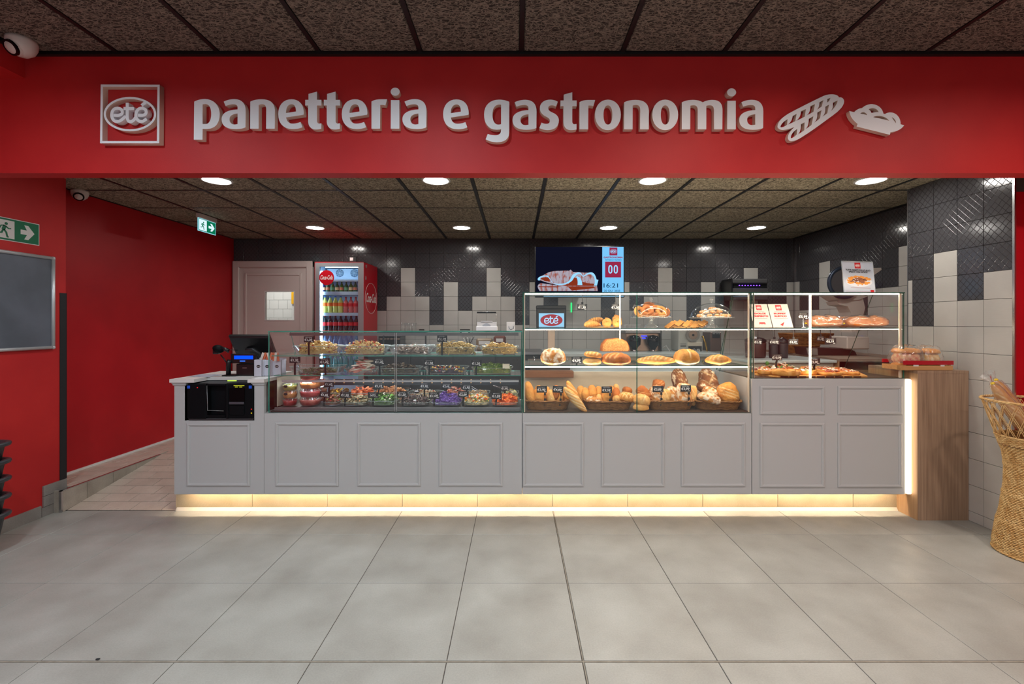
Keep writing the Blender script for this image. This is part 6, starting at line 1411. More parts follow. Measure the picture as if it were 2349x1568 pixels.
part('printed_plate', MB().prism(ell(0, h*.37, w*.43, h*.165, 40), -.0004, 0), M('printed plate', (214, 218, 228), .5), t, True)
mb = MB(); rnd = random.Random(4)
for i in range(110):
    a = rnd.uniform(0, 6.28); q = sqrt(rnd.random()); px_, pz_ = w*.37*q*cos(a), h*.40+h*.14*q*sin(a); s_ = rnd.uniform(.005, .013)
    far = q > .68 or pz_ < h*.34; mb.prism(ell(px_, pz_, s_*1.2, s_*.8, 8), -.0007-.000005*i, -.0004, (0 if far else rnd.choice((1, 2, 1))))
part('printed_food', mb, [M('printed potato', (226, 150, 66), .6), M('printed meat', (146, 92, 66), .6), M('printed crust', (84, 54, 44), .6)], t, True, kind='stuff')
part('small_print', MB().box(-w*.28, w*.36, -.0006, 0, h*.172, h*.180).box(-w*.45, w*.34, -.0006, 0, h*.058, h*.064), M('red grey print', (150, 80, 90), .6), t, True)
part('corner_emblem', MB().box(w*.35, w*.46, -.0008, 0, h*.03, h*.12), PRINTR, t, True)

# ================================================================== RED RIMMED CRATE WITH WRAPPED SLICES
CRW = wood('crate wood', (206, 158, 104), (180, 130, 80), 'x', .5, 5); YC = 3.44
t = thing('wooden_crate', 'small wooden crate with a red top slat on the oak pedestal', 'crate', (X(2131, YC), 3.53, 1.1345))
x0, x1 = 2.955, X(2186, YC); zc0, zc1 = 1.1345, Z(827, YC)
part('lower_board', MB().box(x0, x1, YC, YC+.010, zc0+.002, zc0+.036), CRW, t); part('red_slat', MB().box(x0, x1, YC-.006, YC+.004, zc1-.030, zc1), M('crimson lacquer', (176, 14, 34), .4), t)
part('rear_board', MB().box(x0, x1, YC+.19, YC+.20, zc0+.002, zc0+.036), CRW, t); part('rear_red_slat', MB().box(x0, x1, YC+.192, YC+.202, zc1-.028, zc1), M('crimson lacquer', (176, 14, 34), .4), t)
for xx in (x0, x1-.012): part('side_board', MB().box(xx, xx+.012, YC+.010, YC+.19, zc0, zc0+.036), CRW, t)
for xx in (x0+.012, x1-.026): part('corner_post', MB().box(xx, xx+.014, YC+.004, YC+.018, zc0, zc1), CRW, t)
part('floor_board', MB().box(x0+.012, x1-.012, YC+.010, YC+.19, zc0, zc0+.006), CRW, t)
FW = [M('crepe crust', (232, 166, 84), .5, col2=(214, 130, 56), scale=30), M('pink filling', (214, 110, 84), .5, col2=(236, 200, 150), scale=40), M('cream filling', (240, 214, 160), .5, col2=(224, 170, 96), scale=40)]
for i, (a, b, ztop, lab) in enumerate(((2077, 2125, 800, 'left wrapped filled slice with pink filling in the red rimmed crate'), (2133, 2170, 801, 'right wrapped creamy slice in the red rimmed crate'))):
    xx0, xx1 = X(a, YC), X(b, YC); z0_, z1_ = zc0+.012, Z(ztop, YC)+.004
    t = thing('wrapped_slice', lab, 'wrapped food', ((xx0+xx1)/2, YC+.09, z0_), group='wrapped slices in the crate'); c = (xx0+xx1)/2; hw = (xx1-xx0)/2; zm = z1_-z0_
    def jb(m_, za, zb_, w_, nm_):
        mb = loaf_mb(2*hw*w_, .13, zb_-za, lump=.12, nu=24, nv=16, seed=i+za*9, e=5); mb.v = [(x_+c, y_+YC+.09, z_+z0_+za) for x_, y_, z_ in mb.v]; part(nm_, mb, m_, t)
    jb(FW[0], 0, zm*.3, 1, 'lower_crust'); jb(FW[1+i], zm*.2, zm*.8, .96, 'filling'); jb(FW[0], zm*.7, zm*1.0, 1, 'upper_crust')
    mb = loaf_mb(2*hw*1.16, .16, zm*1.18, lump=.12, nu=60, nv=40, seed=i+5, e=5); mb.v = [(x_+c+.003*ND((x_*90, y_*90, z_*90)), y_+YC+.09, z_+z0_-.002+.004*ND((z_*80, x_*80, 3))) for x_, y_, z_ in mb.v]; mb.pale = None
    part('film', mb, BAGP, t); part('label_sticker', MB().box(c-.02+.04*i, c+.02+.03*i, YC-.001, YC, z0_+zm*.12, z0_+zm*.34), WHITE, t)
# ================================================================== TALL WICKER BASKET
TX, TY = 3.339, 2.904; RW = M('honey wicker', (226, 192, 134), .5, col2=(196, 152, 92), scale=24)
t = thing('tall_wicker_basket', 'tall waisted wicker basket on the floor at the right edge', 'basket', (TX, TY, 0))
prof = [(0, .186), (.05, .188), (.15, .176), (.30, .150), (.45, .134), (.55, .132), (.64, .140), (.74, .168), (.76, .174)]
def rad(z):
    for (a, ra), (b, rb2) in zip(prof, prof[1:]):
        if z <= b: k = (z-a)/(b-a); k = k*k*(3-2*k)*.5+k*.5; return ra+(rb2-ra)*k
    return prof[-1][1]
mb = MB(); nst = 40; rows = 74
for r in range(rows):
    z_ = .012+.745*r/(rows-1); band = 1.25 if r % 18 in (0, 1) else 1
    mb.tube([((rad(z_)+(.0034 if (q+r) % 2 else -.0034)*band)*cos(2*pi*q/80), (rad(z_)+(.0034 if (q+r) % 2 else -.0034)*band)*sin(2*pi*q/80), z_+.001*sin(q*1.7+r)) for q in range(80)], .0048*band, 4, closed=True)
part('woven_body', mb, RW, t, True, kind='stuff')
mb = MB()
for q in range(nst):
    a = 2*pi*q/nst; mb.tube([(rad(z_)*.985*cos(a), rad(z_)*.985*sin(a), z_) for z_ in [k*.76/12 for k in range(13)]], .004, 4)
part('upright_canes', mb, M('darker cane', (170, 122, 62), .6), t, True, kind='stuff')
mb = MB(); nl = 22; zt = .985
for q in range(nl):
    a = 2*pi*q/nl
    for s_ in (-1, 1):
        for off in (-.012, .012):
            pts = []
            for k in range(7): u = k/6; r_ = .176+(.238-.176)*u; an = a+off*2+s_*u*2*pi/nl*1.5; pts.append((r_*cos(an), r_*sin(an), .755+(zt-.765)*u))
            mb.tube(pts, .0024, 4)
part('open_lattice', mb, RW, t, True, kind='stuff')
for nm_, zr, rr_, th in (('braided_rim', zt+.005, .242, .009), ('lattice_border', .762, .177, .006), ('foot_border', .010, .190, .008)):
    rb_ = MB(); n = 150
    for s_ in range(3): rb_.tube([((rr_+th*.6*cos(q*.9+2.1*s_))*cos(2*pi*q/n), (rr_+th*.6*cos(q*.9+2.1*s_))*sin(2*pi*q/n), zr+th*.6*sin(q*.9+2.1*s_)) for q in range(n)], th*.55, 5, closed=True)
    part(nm_, rb_, RW, t, True)
part('inner_floor', MB().lathe([(.001, 0), (.165, 0), (.165, .006), (.001, .006)], (0, 0, .70), n=32, cap=False), WICKI, t, True)
def bag_baguette(lab, a, b, r):
    a, b = Vector(a), Vector(b); d = b-a; t = thing('bagged_baguette', lab, 'bread', (a+b)/2-Vector((0, 0, d.length/2*.9)), group='bagged baguettes in the tall basket')
    xa_ = d.normalized(); ya_ = Vector((0, -1, 0)).cross(xa_).normalized(); za_ = xa_.cross(ya_); R = Matrix((xa_, ya_, za_)).transposed(); mid = (a+b)/2
    for nm_, m_, k, lmp in (('loaf', MATS_B['gold'], 1, .04), ('bag', BAGP, 1.14, .16)):
        mb = loaf_mb(d.length*(1 if nm_ == 'loaf' else 1.05), 2*r*k, 2*r*k*.85, lump=lmp, nu=24, nv=36, taper=.1, cuts=[(.3, .6, .08), (0, .6, .08), (-.3, .6, .08)] if nm_ == 'loaf' else ())
        if nm_ == 'bag': mb.pale = None
        mb.v = [tuple(mid+R @ (Vector(v)-Vector((0, 0, r*.75*k)))) for v in mb.v]; part(nm_, mb, m_, t)
    tip = b; part('tie', MB().ball(tip, .012, .012, .010, 10, 6), M('yellow tie', (236, 200, 40), .4), t)
    rnd = random.Random(int(a.x*1000)); mb = MB()
    for k in range(9):
        an = k/9*2*pi; v1 = tip+xa_*.06+(ya_*cos(an)+za_*sin(an))*.035*rnd.uniform(.7, 1.3)+Vector((-.015, 0, 0)); v2 = tip+xa_*.055+(ya_*cos(an+.7)+za_*sin(an+.7))*.03+Vector((-.015, 0, 0)); mb.add([tip, v1, v2], [(0, 1, 2)])
    part('bag_end', mb, BAGP, t)
bag_baguette('bagged baguette with a yellow tie at the left of the tall basket', (3.36, 2.92, .735), (3.118, 2.95, 1.10), .038)
bag_baguette('bagged baguette behind the first in the tall basket', (3.43, 2.98, .735), (3.215, 3.02, 1.115), .037)
bag_baguette('bagged baguette upright at the right of the tall basket', (3.43, 2.84, .735), (3.36, 2.80, 1.14), .036)

# ================================================================== DRINKS FRIDGE
YF, YB_ = 5.71, 6.26; FX0, FX1 = X(722, YF), X(835, YF); FZ0, FZ1 = .171, Z(600.5, YF)
FRED = M('fridge red', (196, 14, 34), .3); FSIL = M('silver frame', (170, 172, 176), .35, .6); FLIN = M('fridge liner', (206, 230, 244), .4)
t = thing('drinks_fridge', 'tall red and silver glass door drinks fridge against the back wall', 'fridge', ((FX0+FX1)/2, 6.0, FZ0))
wt = .035
part('cabinet', MB().box(FX0, FX0+.012, YF+.05, YB_, FZ0, FZ1).box(FX1-.012, FX1, YF+.05, YB_, FZ0, FZ1).box(FX0+.012, FX1-.012, YF+.05, YB_, FZ1-.012, FZ1).box(FX0+.012, FX1-.012, YF+.05, YB_, FZ0, FZ0+.25), FRED, t)
part('liner', MB().box(FX0+.012, FX0+wt, YF+.05, YB_-.03, FZ0+.25, FZ1-.012).box(FX1-wt, FX1-.012, YF+.05, YB_-.03, FZ0+.25, FZ1-.012).box(FX0+wt, FX1-wt, YB_-.05, YB_-.03, FZ0+.25, FZ1-.03).box(FX0+.012, FX1-.012, YF+.05, YB_-.03, FZ1-.03, FZ1-.012), FLIN, t)
gx0, gx1, gz0, gz1 = X(733, YF), X(821.5, YF), FZ0+.2, Z(611, YF)
part('door_frame', MB().box(FX0+.004, gx0, YF, YF+.045, FZ0+.1, FZ1-.006).box(gx1, FX1-.004, YF, YF+.045, FZ0+.1, FZ1-.006).box(gx0, gx1, YF, YF+.045, gz1, FZ1-.006).box(gx0, gx1, YF, YF+.045, FZ0+.1, gz0), FSIL, t)
part('red_edge', MB().box(FX0, FX0+.004, YF-.001, YF+.05, FZ0+.1, FZ1).box(FX1-.004, FX1, YF-.001, YF+.05, FZ0+.1, FZ1).box(FX0, FX1, YF-.001, YF+.05, FZ1-.006, FZ1), FRED, t)
part('door_pane', MB().box(gx0, gx1, YF+.015, YF+.02, gz0, gz1), GLASS, t)
part('light_strip', MB().box(gx0+.002, gx0+.012, YF+.052, YF+.06, gz0, gz1-.05), emis('fridge cool led', (205, 232, 255), 16), t)
part('top_lamp', MB().box(gx0+.05, gx1-.02, YF+.06, YF+.08, gz1-.004, gz1+.0), emis('fridge top led', (190, 226, 255), 18), t)
part('fan_panel', MB().box(gx0, gx1, YF+.24, YF+.25, Z(641, YF+.24), gz1), FLIN, t)
for a in (779.5, 813):
    cx, cz = X(a, YF+.24), Z(626, YF+.24); r_ = .052
    fr_ = part('fan_ring', MB().prism(ell(cx, cz, r_, r_, 28), YF+.236, YF+.240), M('fan grille blue grey', (96, 128, 148), .4), t)
    mb = MB()
    for k in range(4): an = pi*k/4+.3; mb.obox((cx, YF+.234, cz), (r_*1.9, .003, .005), Matrix.Rotation(an, 3, 'Y'))
    mb.tube([(cx+r_*.6*cos(q), YF+.234, cz+r_*.6*sin(q)) for q in [2*pi*k/20 for k in range(20)]], .002, 4, closed=True); part('fan_spokes', mb, M('fan spokes', (190, 210, 222), .4), fr_)
SHP = [(643, 645.5), (669, 671.5), (717, 720), (763, 766), (808, 811)]
for a, b in ((641, 645), (668.5, 676), (717, 724), (763, 767), (808, 812), (852, 856)):
    part('shelf', MB().box(gx0+.003, gx1-.003, YF+.07, YF+.22, Z(b, YF+.07), Z(a, YF+.07)), M('shelf front pale blue', (176, 204, 232), .35), t)
cx, cz, r_ = X(749.5, YF), Z(636.5, YF), X(766.5, YF)-X(749.5, YF)
part('round_sticker', MB().prism(ell(cx, cz, r_, r_, 40), YF-.004, YF+.0), FRED, t); link('lettering', text_mesh('Coca-Cola', .075, PRINTW, .0003, bold=.0012, shear=.35, width=r_*1.65), t, Vector((cx, YF-.0046, cz))-wloc(t))
o = link('side_lettering', text_mesh('Coca-Cola', .17, PRINTW, .0004, bold=.002, shear=.35, width=.40), t, Vector((FX1+.001, 5.995, Z(684.5, 5.98)))-wloc(t)); o.rotation_euler = (0, 0, pi/2)
mb = MB(); pts = [(FX1+.0008, 5.99+.235*cos(2*pi*k/48), Z(684, 5.98)+.50*.40*sin(2*pi*k/48)*1.02) for k in range(48)]; pts = [(p[0], 5.99+.235*cos(2*pi*k/48), Z(684, 5.98)+.20*sin(2*pi*k/48)) for k, p in enumerate(pts)]
mb.tube(pts, .0025, 5, closed=True); part('oval_outline', mb, PRINTW, t)
part('handle_recess', MB().box(FX1-.003, FX1+.001, YF+.05, YF+.09, Z(640, YF), Z(632, YF)).box(FX1-.003, FX1+.001, YF+.06, YF+.10, Z(612, YF), Z(606, YF)), M('grey sticker', (150, 150, 150), .5), t)
t = thing('small_box_camera', 'small black framed device standing on top of the fridge', 'device', (X(808, 6.0), 6.0, FZ1+.001))
part('frame', MB().bbox(*B(799, 817, 588, 600, 6.0, .03)[:4], FZ1+.001, Z(588, 6.0), .004), BLACK, t); part('plate', MB().box(*B(802.5, 810, 590.5, 597.5, 5.998, .003)), PRINTW, t); part('lens', MB().lathe([(.001, 0), (.014, 0), (.014, .004)], n=14, cap=False), BLACKG, t).location = Vector((X(810, 5.99), 5.995, Z(594, 6)))-wloc(t)
BPR = {'small': [(.5, 0), (.52, .03), (.5, .55), (.3, .68), (.16, .8), (.16, .93)], 'pet': [(.42, 0), (.5, .04), (.44, .2), (.5, .36), (.5, .55), (.44, .68), (.22, .82), (.17, .86), (.17, .93)], 'can': [(.42, 0), (.5, .04), (.5, .94), (.42, 1.0), (.001, 1.0)]}
def bottle(i, n, px, Y, pz, w_px, h_px, kind, liq, lab_m, cap_m, label, group):
    w = w_px*Y/F; h = h_px*Y/F; t = thing('drink_bottle' if kind != 'can' else 'drink_can', label, 'bottle' if kind != 'can' else 'can', (X(px, Y), Y, pz), group=group)
    pr = [(r*w, z_*h) for r, z_ in BPR[kind]]; bd_ = part('body', MB().lathe(pr, n=14, cap=(kind != 'can')), liq, t, True)
    if kind != 'can': part('cap', MB().lathe([(.17*w*1.15, .93*h), (.17*w*1.15, h), (.001, h)], n=10, cap=False), cap_m, t, True)
    if lab_m: a, b = (.12, .42) if kind == 'small' else ((.40, .60) if kind == 'pet' else (.1, .9)); part('paper_label', MB().lathe([(.515*w, a*h), (.515*w, b*h)], n=14, cap=False), lab_m, bd_, True)
def liq(n, c): return M('liquid '+n, c, .12, spec=.6)
YR = 5.83
rows_ = [
 (668.5, 9.2, 24, 'small', [(742+i*10.5, liq(['blue', 'green a', 'green b'][0 if i == 0 else 1+i % 2], [(20, 50, 110), (58, 104, 40), (30, 90, 58)][0 if i == 0 else 1+i % 2]), M('lbl%d' % (i % 3), [(210, 190, 150), (200, 120, 90), (80, 150, 110)][i % 3], .5), M('cap gold', (190, 160, 70), .4)) for i in range(8)], 'small green glass soft drink bottle on the top fridge shelf', 'small green bottles in the fridge'),
 (717, 12, 38, 'pet', [(745.5+i*12, liq('yellow', (206, 216, 120)), M('orange label', (240, 120, 40), .5), M('cap blue', (40, 110, 210), .4)) for i in range(4)], 'pale yellow soft drink bottle with orange label and blue cap', 'yellow soft drink bottles in the fridge'),
 (717, 11.5, 36, 'pet', [(793.5+i*11.5, liq('pink', (206, 110, 110)), M('red label', (206, 36, 50), .5), M('cap red', (200, 30, 40), .4)) for i in range(3)], 'pinkish bottle with red label at the right of the second shelf', 'red labelled bottles in the fridge'),
 (763, 12, 40, 'pet', [(745.5+i*12, liq('cola', (24, 34, 44)), M('red label', (206, 36, 50), .5), M('cap red', (200, 30, 40), .4)) for i in range(7)], 'dark cola bottle with red band on the third fridge shelf', 'dark cola bottles in the fridge'),
 (808, 12, 40, 'pet', [(745.5+i*12, glass('water', (.45, .72, .9), fmul=3, haze=.35, hcol=(120, 190, 235)), None, M('cap blue', (40, 110, 210), .4)) for i in range(7)], 'clear blue water bottle behind the pasta salads', 'water bottles in the fridge'),
 (852, 12, 40, 'pet', [(745.5+i*12, glass('teal water', (.3, .75, .75), fmul=3, haze=.4, hcol=(70, 190, 196)), None, M('cap blue', (40, 110, 210), .4)) for i in range(7)], 'teal water bottle on the lowest visible fridge shelf', 'teal bottles in the fridge')]
for py, wp_, hp_, kd, its, lab, grp in rows_:
    for i, (px, lm, lb, cp) in enumerate(its): bottle(i, len(its), px, YR, Z(py, YF+.07)+.0008, wp_, hp_, kd, lm, lb, cp, lab, grp)

# ================================================================== WALL SCREEN
YS = 5.60; t = thing('wall_screen', 'large wall screen showing sliced ham and a queue number panel', 'screen', (X(1330, YS), YS, Z(697, YS)))
sx0, sx1, sz0, sz1 = X(1227, YS), X(1433, YS), Z(682, YS), Z(564, YS)
part('casing', MB().bbox(sx0, sx1, YS, YS+.06, sz0, sz1, .006), BLACK, t)
part('mount', MB().box(-.1+(sx0+sx1)/2, .1+(sx0+sx1)/2, YS+.06, 6.28, sz0+.1, sz0+.3), BLACK, t)
part('display', MB().box(sx0+.012, sx1-.012, YS-.001, YS+.001, sz0+.012, sz1-.012), emis('screen navy', (14, 16, 34), 1), t)
SCB = emis('screen sky blue', (120, 196, 246), 1.05); SCR = emis('screen red', (160, 44, 78), .9); SCT = emis('screen teal', (20, 120, 150), .8); SCN = emis('screen navy text', (20, 60, 100), .8); SCW = emis('screen pale', (150, 214, 255), 1.1)
q = lambda a: X(a, YS); zq = lambda a: Z(a, YS)
part('number_panel', MB().box(q(1381.5), q(1430.5), YS-.002, YS-.001, sz0+.012, sz1-.012), SCB, t)
part('bottom_band', MB().box(q(1247), q(1430), YS-.0025, YS-.0015, sz0+.014, sz0+.026), SCW, t)
part('emblem_ground', MB().box(q(1398), q(1416), YS-.003, YS-.002, zq(585.5), zq(567.5)), SCR, t); part('number_ground', MB().box(q(1388), q(1424.5), YS-.003, YS-.002, zq(636), zq(600)), SCR, t)
mb = MB(); s_ = (q(1416)-q(1398))*.85/1144; cx, cz = q(1407), zq(576.5); pts = ell(cx, cz, 560*s_, 370*s_, 30); ribbon(mb, pts+[pts[0]], 36*s_, YS-.0036, YS-.003); logo_strokes(mb, cx, cz, s_, YS-.0036, YS-.003); part('emblem', mb, SCW, t)
def stext(s, size, m, px, py, width, bold=.001): link('lettering', text_mesh(s, size, m, .0003, bold=bold, width=width*YS/F), t, Vector((q(px), YS-.0038, zq(py)))-wloc(t))
stext('GASTRONOMIA', .026, SCR, 1406.5, 590.3, 44); stext('Serviamo il numero', .02, SCT, 1407, 595.8, 37, .0004); stext('16:21', .075, SCN, 1401, 655, 33, .0006); stext('25 GIU  2025', .034, SCN, 1404, 667, 37, .0002)
mb = MB()
for cx in (1400, 1412.5):
    pts = [(q(cx)+.0185*cos(a), zq(617.5)+.045*math.copysign(abs(sin(a))**.6, sin(a))) for a in [2*pi*k/24 for k in range(25)]]; ribbon(mb, pts, .015, YS-.0036, YS-.003)
part('queue_digits', mb, SCW, t)
def spoly(name, d, m, dy):
    loops = [[(q(1220+x_/10.4545), zq(555+y_/10.4545)) for x_, y_ in lp] for lp in flat_path(d)]
    me = fill_mesh(name, loops, .0002, m); w_ = wloc(t); me.transform(Matrix.Translation((-w_.x, YS-.0015-dy-w_.y, -w_.z))); link(name, me, t)
HAMM = M('screen ham', (150, 112, 112), .5); HAMM = bpy.data.materials['screen ham']
HS = bpy.data.materials.new('screen ham picture'); HS.use_nodes = True; nt = HS.node_tree; nt.nodes.clear()
e_ = nt.nodes.new('ShaderNodeEmission'); o_ = nt.nodes.new('ShaderNodeOutputMaterial'); n_ = nt.nodes.new('ShaderNodeTexNoise'); r_ = nt.nodes.new('ShaderNodeValToRGB'); c_ = nt.nodes.new('ShaderNodeTexCoord'); mp_ = nt.nodes.new('ShaderNodeMapping')
mp_.inputs['Scale'].default_value = (1, 1, .45); n_.inputs['Scale'].default_value = 28; n_.inputs['Detail'].default_value = 6; r_.color_ramp.elements[0].color = lin((168, 92, 78)); r_.color_ramp.elements[1].color = lin((184, 176, 190)); r_.color_ramp.elements[0].position = .38; r_.color_ramp.elements[1].position = .52
for a, b in ((c_.outputs['Object'], mp_.inputs[0]), (mp_.outputs[0], n_.inputs[0]), (n_.outputs[0], r_.inputs[0]), (r_.outputs[0], e_.inputs[0]), (e_.outputs[0], o_.inputs[0])): nt.links.new(a, b)
e_.inputs[1].default_value = .85
DHM = emis('screen dark ham', (150, 58, 34), .8)
spoly('ham_picture', 'M 140 890 C 150 820 260 810 320 770 C 400 710 500 690 700 690 Q 860 680 890 690 L 930 660 L 990 720 Q 1100 710 1190 730 Q 1330 740 1420 725 C 1500 740 1540 820 1545 890 L 1595 905 L 1560 1045 L 700 1050 L 480 1000 L 330 960 L 200 915 Z', HS, .0012)
spoly('ham_shadow', 'M 880 1000 L 980 840 L 1100 870 Q 1150 980 1500 1000 L 1480 1050 L 720 1050 Z M 200 870 Q 300 830 400 850 L 440 950 L 300 930 Z', DHM, .0018)
spoly('ham_rim', 'M 140 900 C 130 830 260 800 360 800 C 440 820 460 960 520 985 C 600 1010 760 1010 850 960 C 960 900 920 800 1020 760 C 1130 700 1180 720 1220 810 C 1280 800 1320 720 1430 725 C 1520 740 1540 860 1550 900 L 1595 905 L 1560 1045 L 1490 1040 Q 1540 900 1460 800 C 1400 740 1300 790 1240 830 C 1180 830 1200 750 1130 760 C 1020 790 1010 880 960 930 C 880 1010 700 1050 560 1010 C 450 990 440 840 350 825 C 240 820 180 860 200 915 Q 150 930 140 900 Z M 1090 820 Q 1200 850 1210 1030 L 1095 1030 Q 1110 900 1060 830 Z', SCW, .0024)
spoly('ham_mirror', 'M 140 1060 Q 150 1000 220 985 L 700 1050 L 1560 1052 L 1585 1172 L 190 1172 Q 140 1110 140 1060 Z', HS, .0010)
spoly('ham_mirror_shade', 'M 850 1060 L 1480 1060 L 1520 1100 Q 1300 1130 960 1160 Z M 160 1060 L 700 1060 L 600 1085 L 170 1080 Z', DHM, .0016)

# ================================================================== BEHIND THE COUNTER
WTOPM = M('pale blue grey worktop', (200, 212, 212), .25); IVORY = M('ivory cabinet', (206, 200, 186), .4)
t = thing('service_worktop', 'low ivory service cabinet with a pale top right behind the bread case', 'cabinet', (.85, 4.5, .17))
part('carcass', MB().box(.36, 2.12, 4.22, 4.75, .17, 1.02), IVORY, t); part('worktop', MB().bbox(.33, 2.15, 4.18, 4.78, 1.021, 1.05, .004), WTOPM, t)
t = thing('service_cabinet', 'pale topped cabinet carrying the dark canisters behind the pizza case', 'cabinet', (2.57, 4.5, .17))
part('carcass', MB().box(2.17, 2.97, 4.22, 4.75, .17, 1.125), IVORY, t); part('worktop', MB().bbox(2.16, 2.98, 4.18, 4.78, 1.1255, 1.15, .004), WTOPM, t)
t = thing('preparation_table', 'pale topped table along the back wall under the coffee machines', 'table', (1.4, 5.8, .17))
part('carcass', MB().box(.37, 2.38, 5.36, 6.25, .17, 1.10), IVORY, t); part('top', MB().bbox(.35, 2.42, 5.30, 6.27, 1.101, 1.14, .004), WTOPM, t)
t = thing('back_worktop', 'long dark steel worktop along the back wall behind the salad case', 'worktop', (-.7, 6.0, .17))
part('cabinet', MB().box(-1.85, .33, 5.66, 6.25, .17, 1.10), M('dark steel front', (72, 70, 70), .4, .5), t); part('top', MB().bbox(-1.87, .345, 5.62, 6.27, 1.101, 1.14, .004), STEEL, t)
for k in range(4): part('door', MB().box(-1.83+k*.53, -1.83+k*.53+.51, 5.645, 5.66, .25, 1.08), M('dark steel front', (72, 70, 70), .4, .5), t)
# scale with customer screen
YW = 4.30
t = thing('counter_scale', 'black shop scale whose customer screen shows a red oval emblem', 'scale', (X(1264, YW), YW+.12, 1.02-.85))
t.location.z = 1.0505-.0; 
part('screen_housing', MB().bbox(*B(1230.5, 1299, 703, 752, YW, .06), .008), DARK, t)
part('screen', MB().box(*B(1236, 1294, 718, 749.5, YW-.002, .003)), emis('scale screen', (160, 216, 250), 1.0), t)
cx, cz = X(1265, YW), Z(734, YW); mb = MB().prism(ell(cx, cz, 25.5*YW/F, 13.5*YW/F, 40), YW-.004, YW-.002); part('oval', mb, emis('scale red', (176, 60, 70), .9), t)
mb = MB(); logo_strokes(mb, cx, cz-.003, .110/570*.86, YW-.005, YW-.004, wmul=.9); part('lettering', mb, emis('scale white', (180, 222, 255), 1.1), t)
part('printer_head', MB().bbox(*B(1230, 1299, 700, 708, YW-.01, .08), .006), BLACK, t)
part('pole', MB().bbox(*B(1257, 1273, 753, 836, YW+.02, .04)[:4], 1.06, Z(753, YW), .004), M('beige pole', (190, 168, 146), .4), t)
part('platter', MB().bbox(*B(1213, 1311, 818, 824, YW-.08, .34)[:4], 1.115, 1.135, .004), M('bronze steel', (150, 132, 116), .35, .7), t)
part('body', MB().bbox(*B(1216, 1308, 824, 850, YW-.06, .28)[:4], 1.0505, 1.115, .006), M('dark brown plastic', (74, 62, 56), .5), t)
for a in (1226, 1300): part('guard_rail', MB().tube([(X(a, YW), YW-.06, 1.13), (X(a, YW), YW-.06, 1.165), (X(a, YW), YW+.2, 1.165), (X(a, YW), YW+.2, 1.13)], .004, 6), CHROME, t)
tag(part('wooden_tray', MB().bbox(*B(1203, 1316, 851, 866, 3.98, .10)), wood('walnut tray', (140, 92, 54), (110, 66, 36), 'x')), 'brown wooden tray edge at the left rear of the bread case', 'tray')
bpy.data.objects['wooden_tray'].location = (0, 0, 0)
single('green_reflection', MB().box(*B(1309.5, 1312, 694, 716, 6.27, .011)), emis('green reflection glow', (40, 230, 120), 1.6), 'thin green vertical reflection, added as a glowing line, right of the scale screen', 'light')  # a green reflection, added as a glowing line on the back wall
# coffee machine, grinder, appliances on back worktop (top z 1.14)
ZT = 1.141; YC2 = 5.68
def place_box(t, name, px0, px1, py0, py1, Y, D, m, b=.004, z0=None):
    a = B(px0, px1, py0, py1, Y, D); return part(name, MB().bbox(a[0], a[1], a[2], a[3], a[4] if z0 is None else z0, a[5], b), m, t)
t = thing('coffee_machine', 'steel coffee machine with two black dispensing heads behind the green glass joint', 'coffee machine', (X(1478, YC2), 5.85, ZT))
CHB = M('warm steel', (176, 150, 132), .3, .8)
place_box(t, 'body', 1436, 1514, 764, 850, YC2+.06, .3, CHB, z0=ZT); place_box(t, 'top_tray', 1434, 1516, 755, 764, YC2, .38, STEEL); place_box(t, 'side_panel', 1514, 1518, 757, 850, YC2, .36, BLACK, z0=ZT)
for a, b in ((1441, 1469), (1483, 1512)):
    cx = X((a+b)/2, YC2); part('dispensing_head', MB().lathe([(.001, -.09), (.03, -.085), (.045, -.05), (.075, -.02), (.078, .05), (.06, .085), (.001, .10)], (cx, YC2-.01, Z(786, YC2)), n=24, cap=False), BLACKG, t)
    part('spout', MB().lathe([(.012, -.14), (.018, -.09), (.03, -.05)], (cx, YC2-.01, Z(790, YC2)), n=14), CHROME, t)
part('blue_digits', MB().box(*B(1471, 1484, 769, 772, YC2+.055, .003)).box(*B(1473, 1481, 774, 777, YC2+.055, .003)), emis('blue digits', (50, 60, 255), 2.0), t)
for i, (a, b) in enumerate(((1432, 1437), (1440, 1446), (1447, 1452), (1454, 1459), (1461, 1467))):
    single('espresso_cup', MB().lathe([(.02, 0), (.034, .05), (.038, .06), (.034, .06), (.02, .01), (.001, .008)], (X(a+2, YC2+.1), YC2+.1, Z(755, YC2)+.001), n=16, cap=False), WHITE, 'upturned white cup standing on the coffee machine top', 'cup', 'cups on the coffee machine')
t = thing('coffee_grinder', 'pale coffee machine with a round front and black lettered panel behind the top loaf', 'coffee machine', (X(1588, YC2), 5.8, ZT))
PGR = M('pale grey enamel', (186, 186, 178), .35)
place_box(t, 'body', 1557, 1610, 752, 850, YC2, .3, PGR, .01, z0=ZT); place_box(t, 'lower_panel', 1580, 1610, 794, 816, YC2-.012, .02, M('dark panel', (44, 42, 42), .4)); place_box(t, 'upper_band', 1578, 1611, 784, 793.5, YC2-.014, .02, M('cream band', (206, 196, 178), .4))
cx, cz = X(1589, YC2-.02), Z(768, YC2-.02); part('round_front', MB().prism(ell(cx, cz, .085, .085, 32), YC2-.03, YC2-.005), M('grey disc', (150, 148, 142), .3, .4), t); part('round_window', MB().prism(ell(cx, cz, .055, .055, 28), YC2-.036, YC2-.03), M('warm disc', (170, 150, 132), .25, .5), t); part('round_hub', MB().prism(ell(cx, cz, .014, .014, 16), YC2-.042, YC2-.036), BLACK, t)
link('lettering', text_mesh('Caffè', .05, PRINTW, .0004, shear=.3, width=.10), t, Vector((X(1596, YC2), YC2-.014, Z(803, YC2)))-wloc(t))
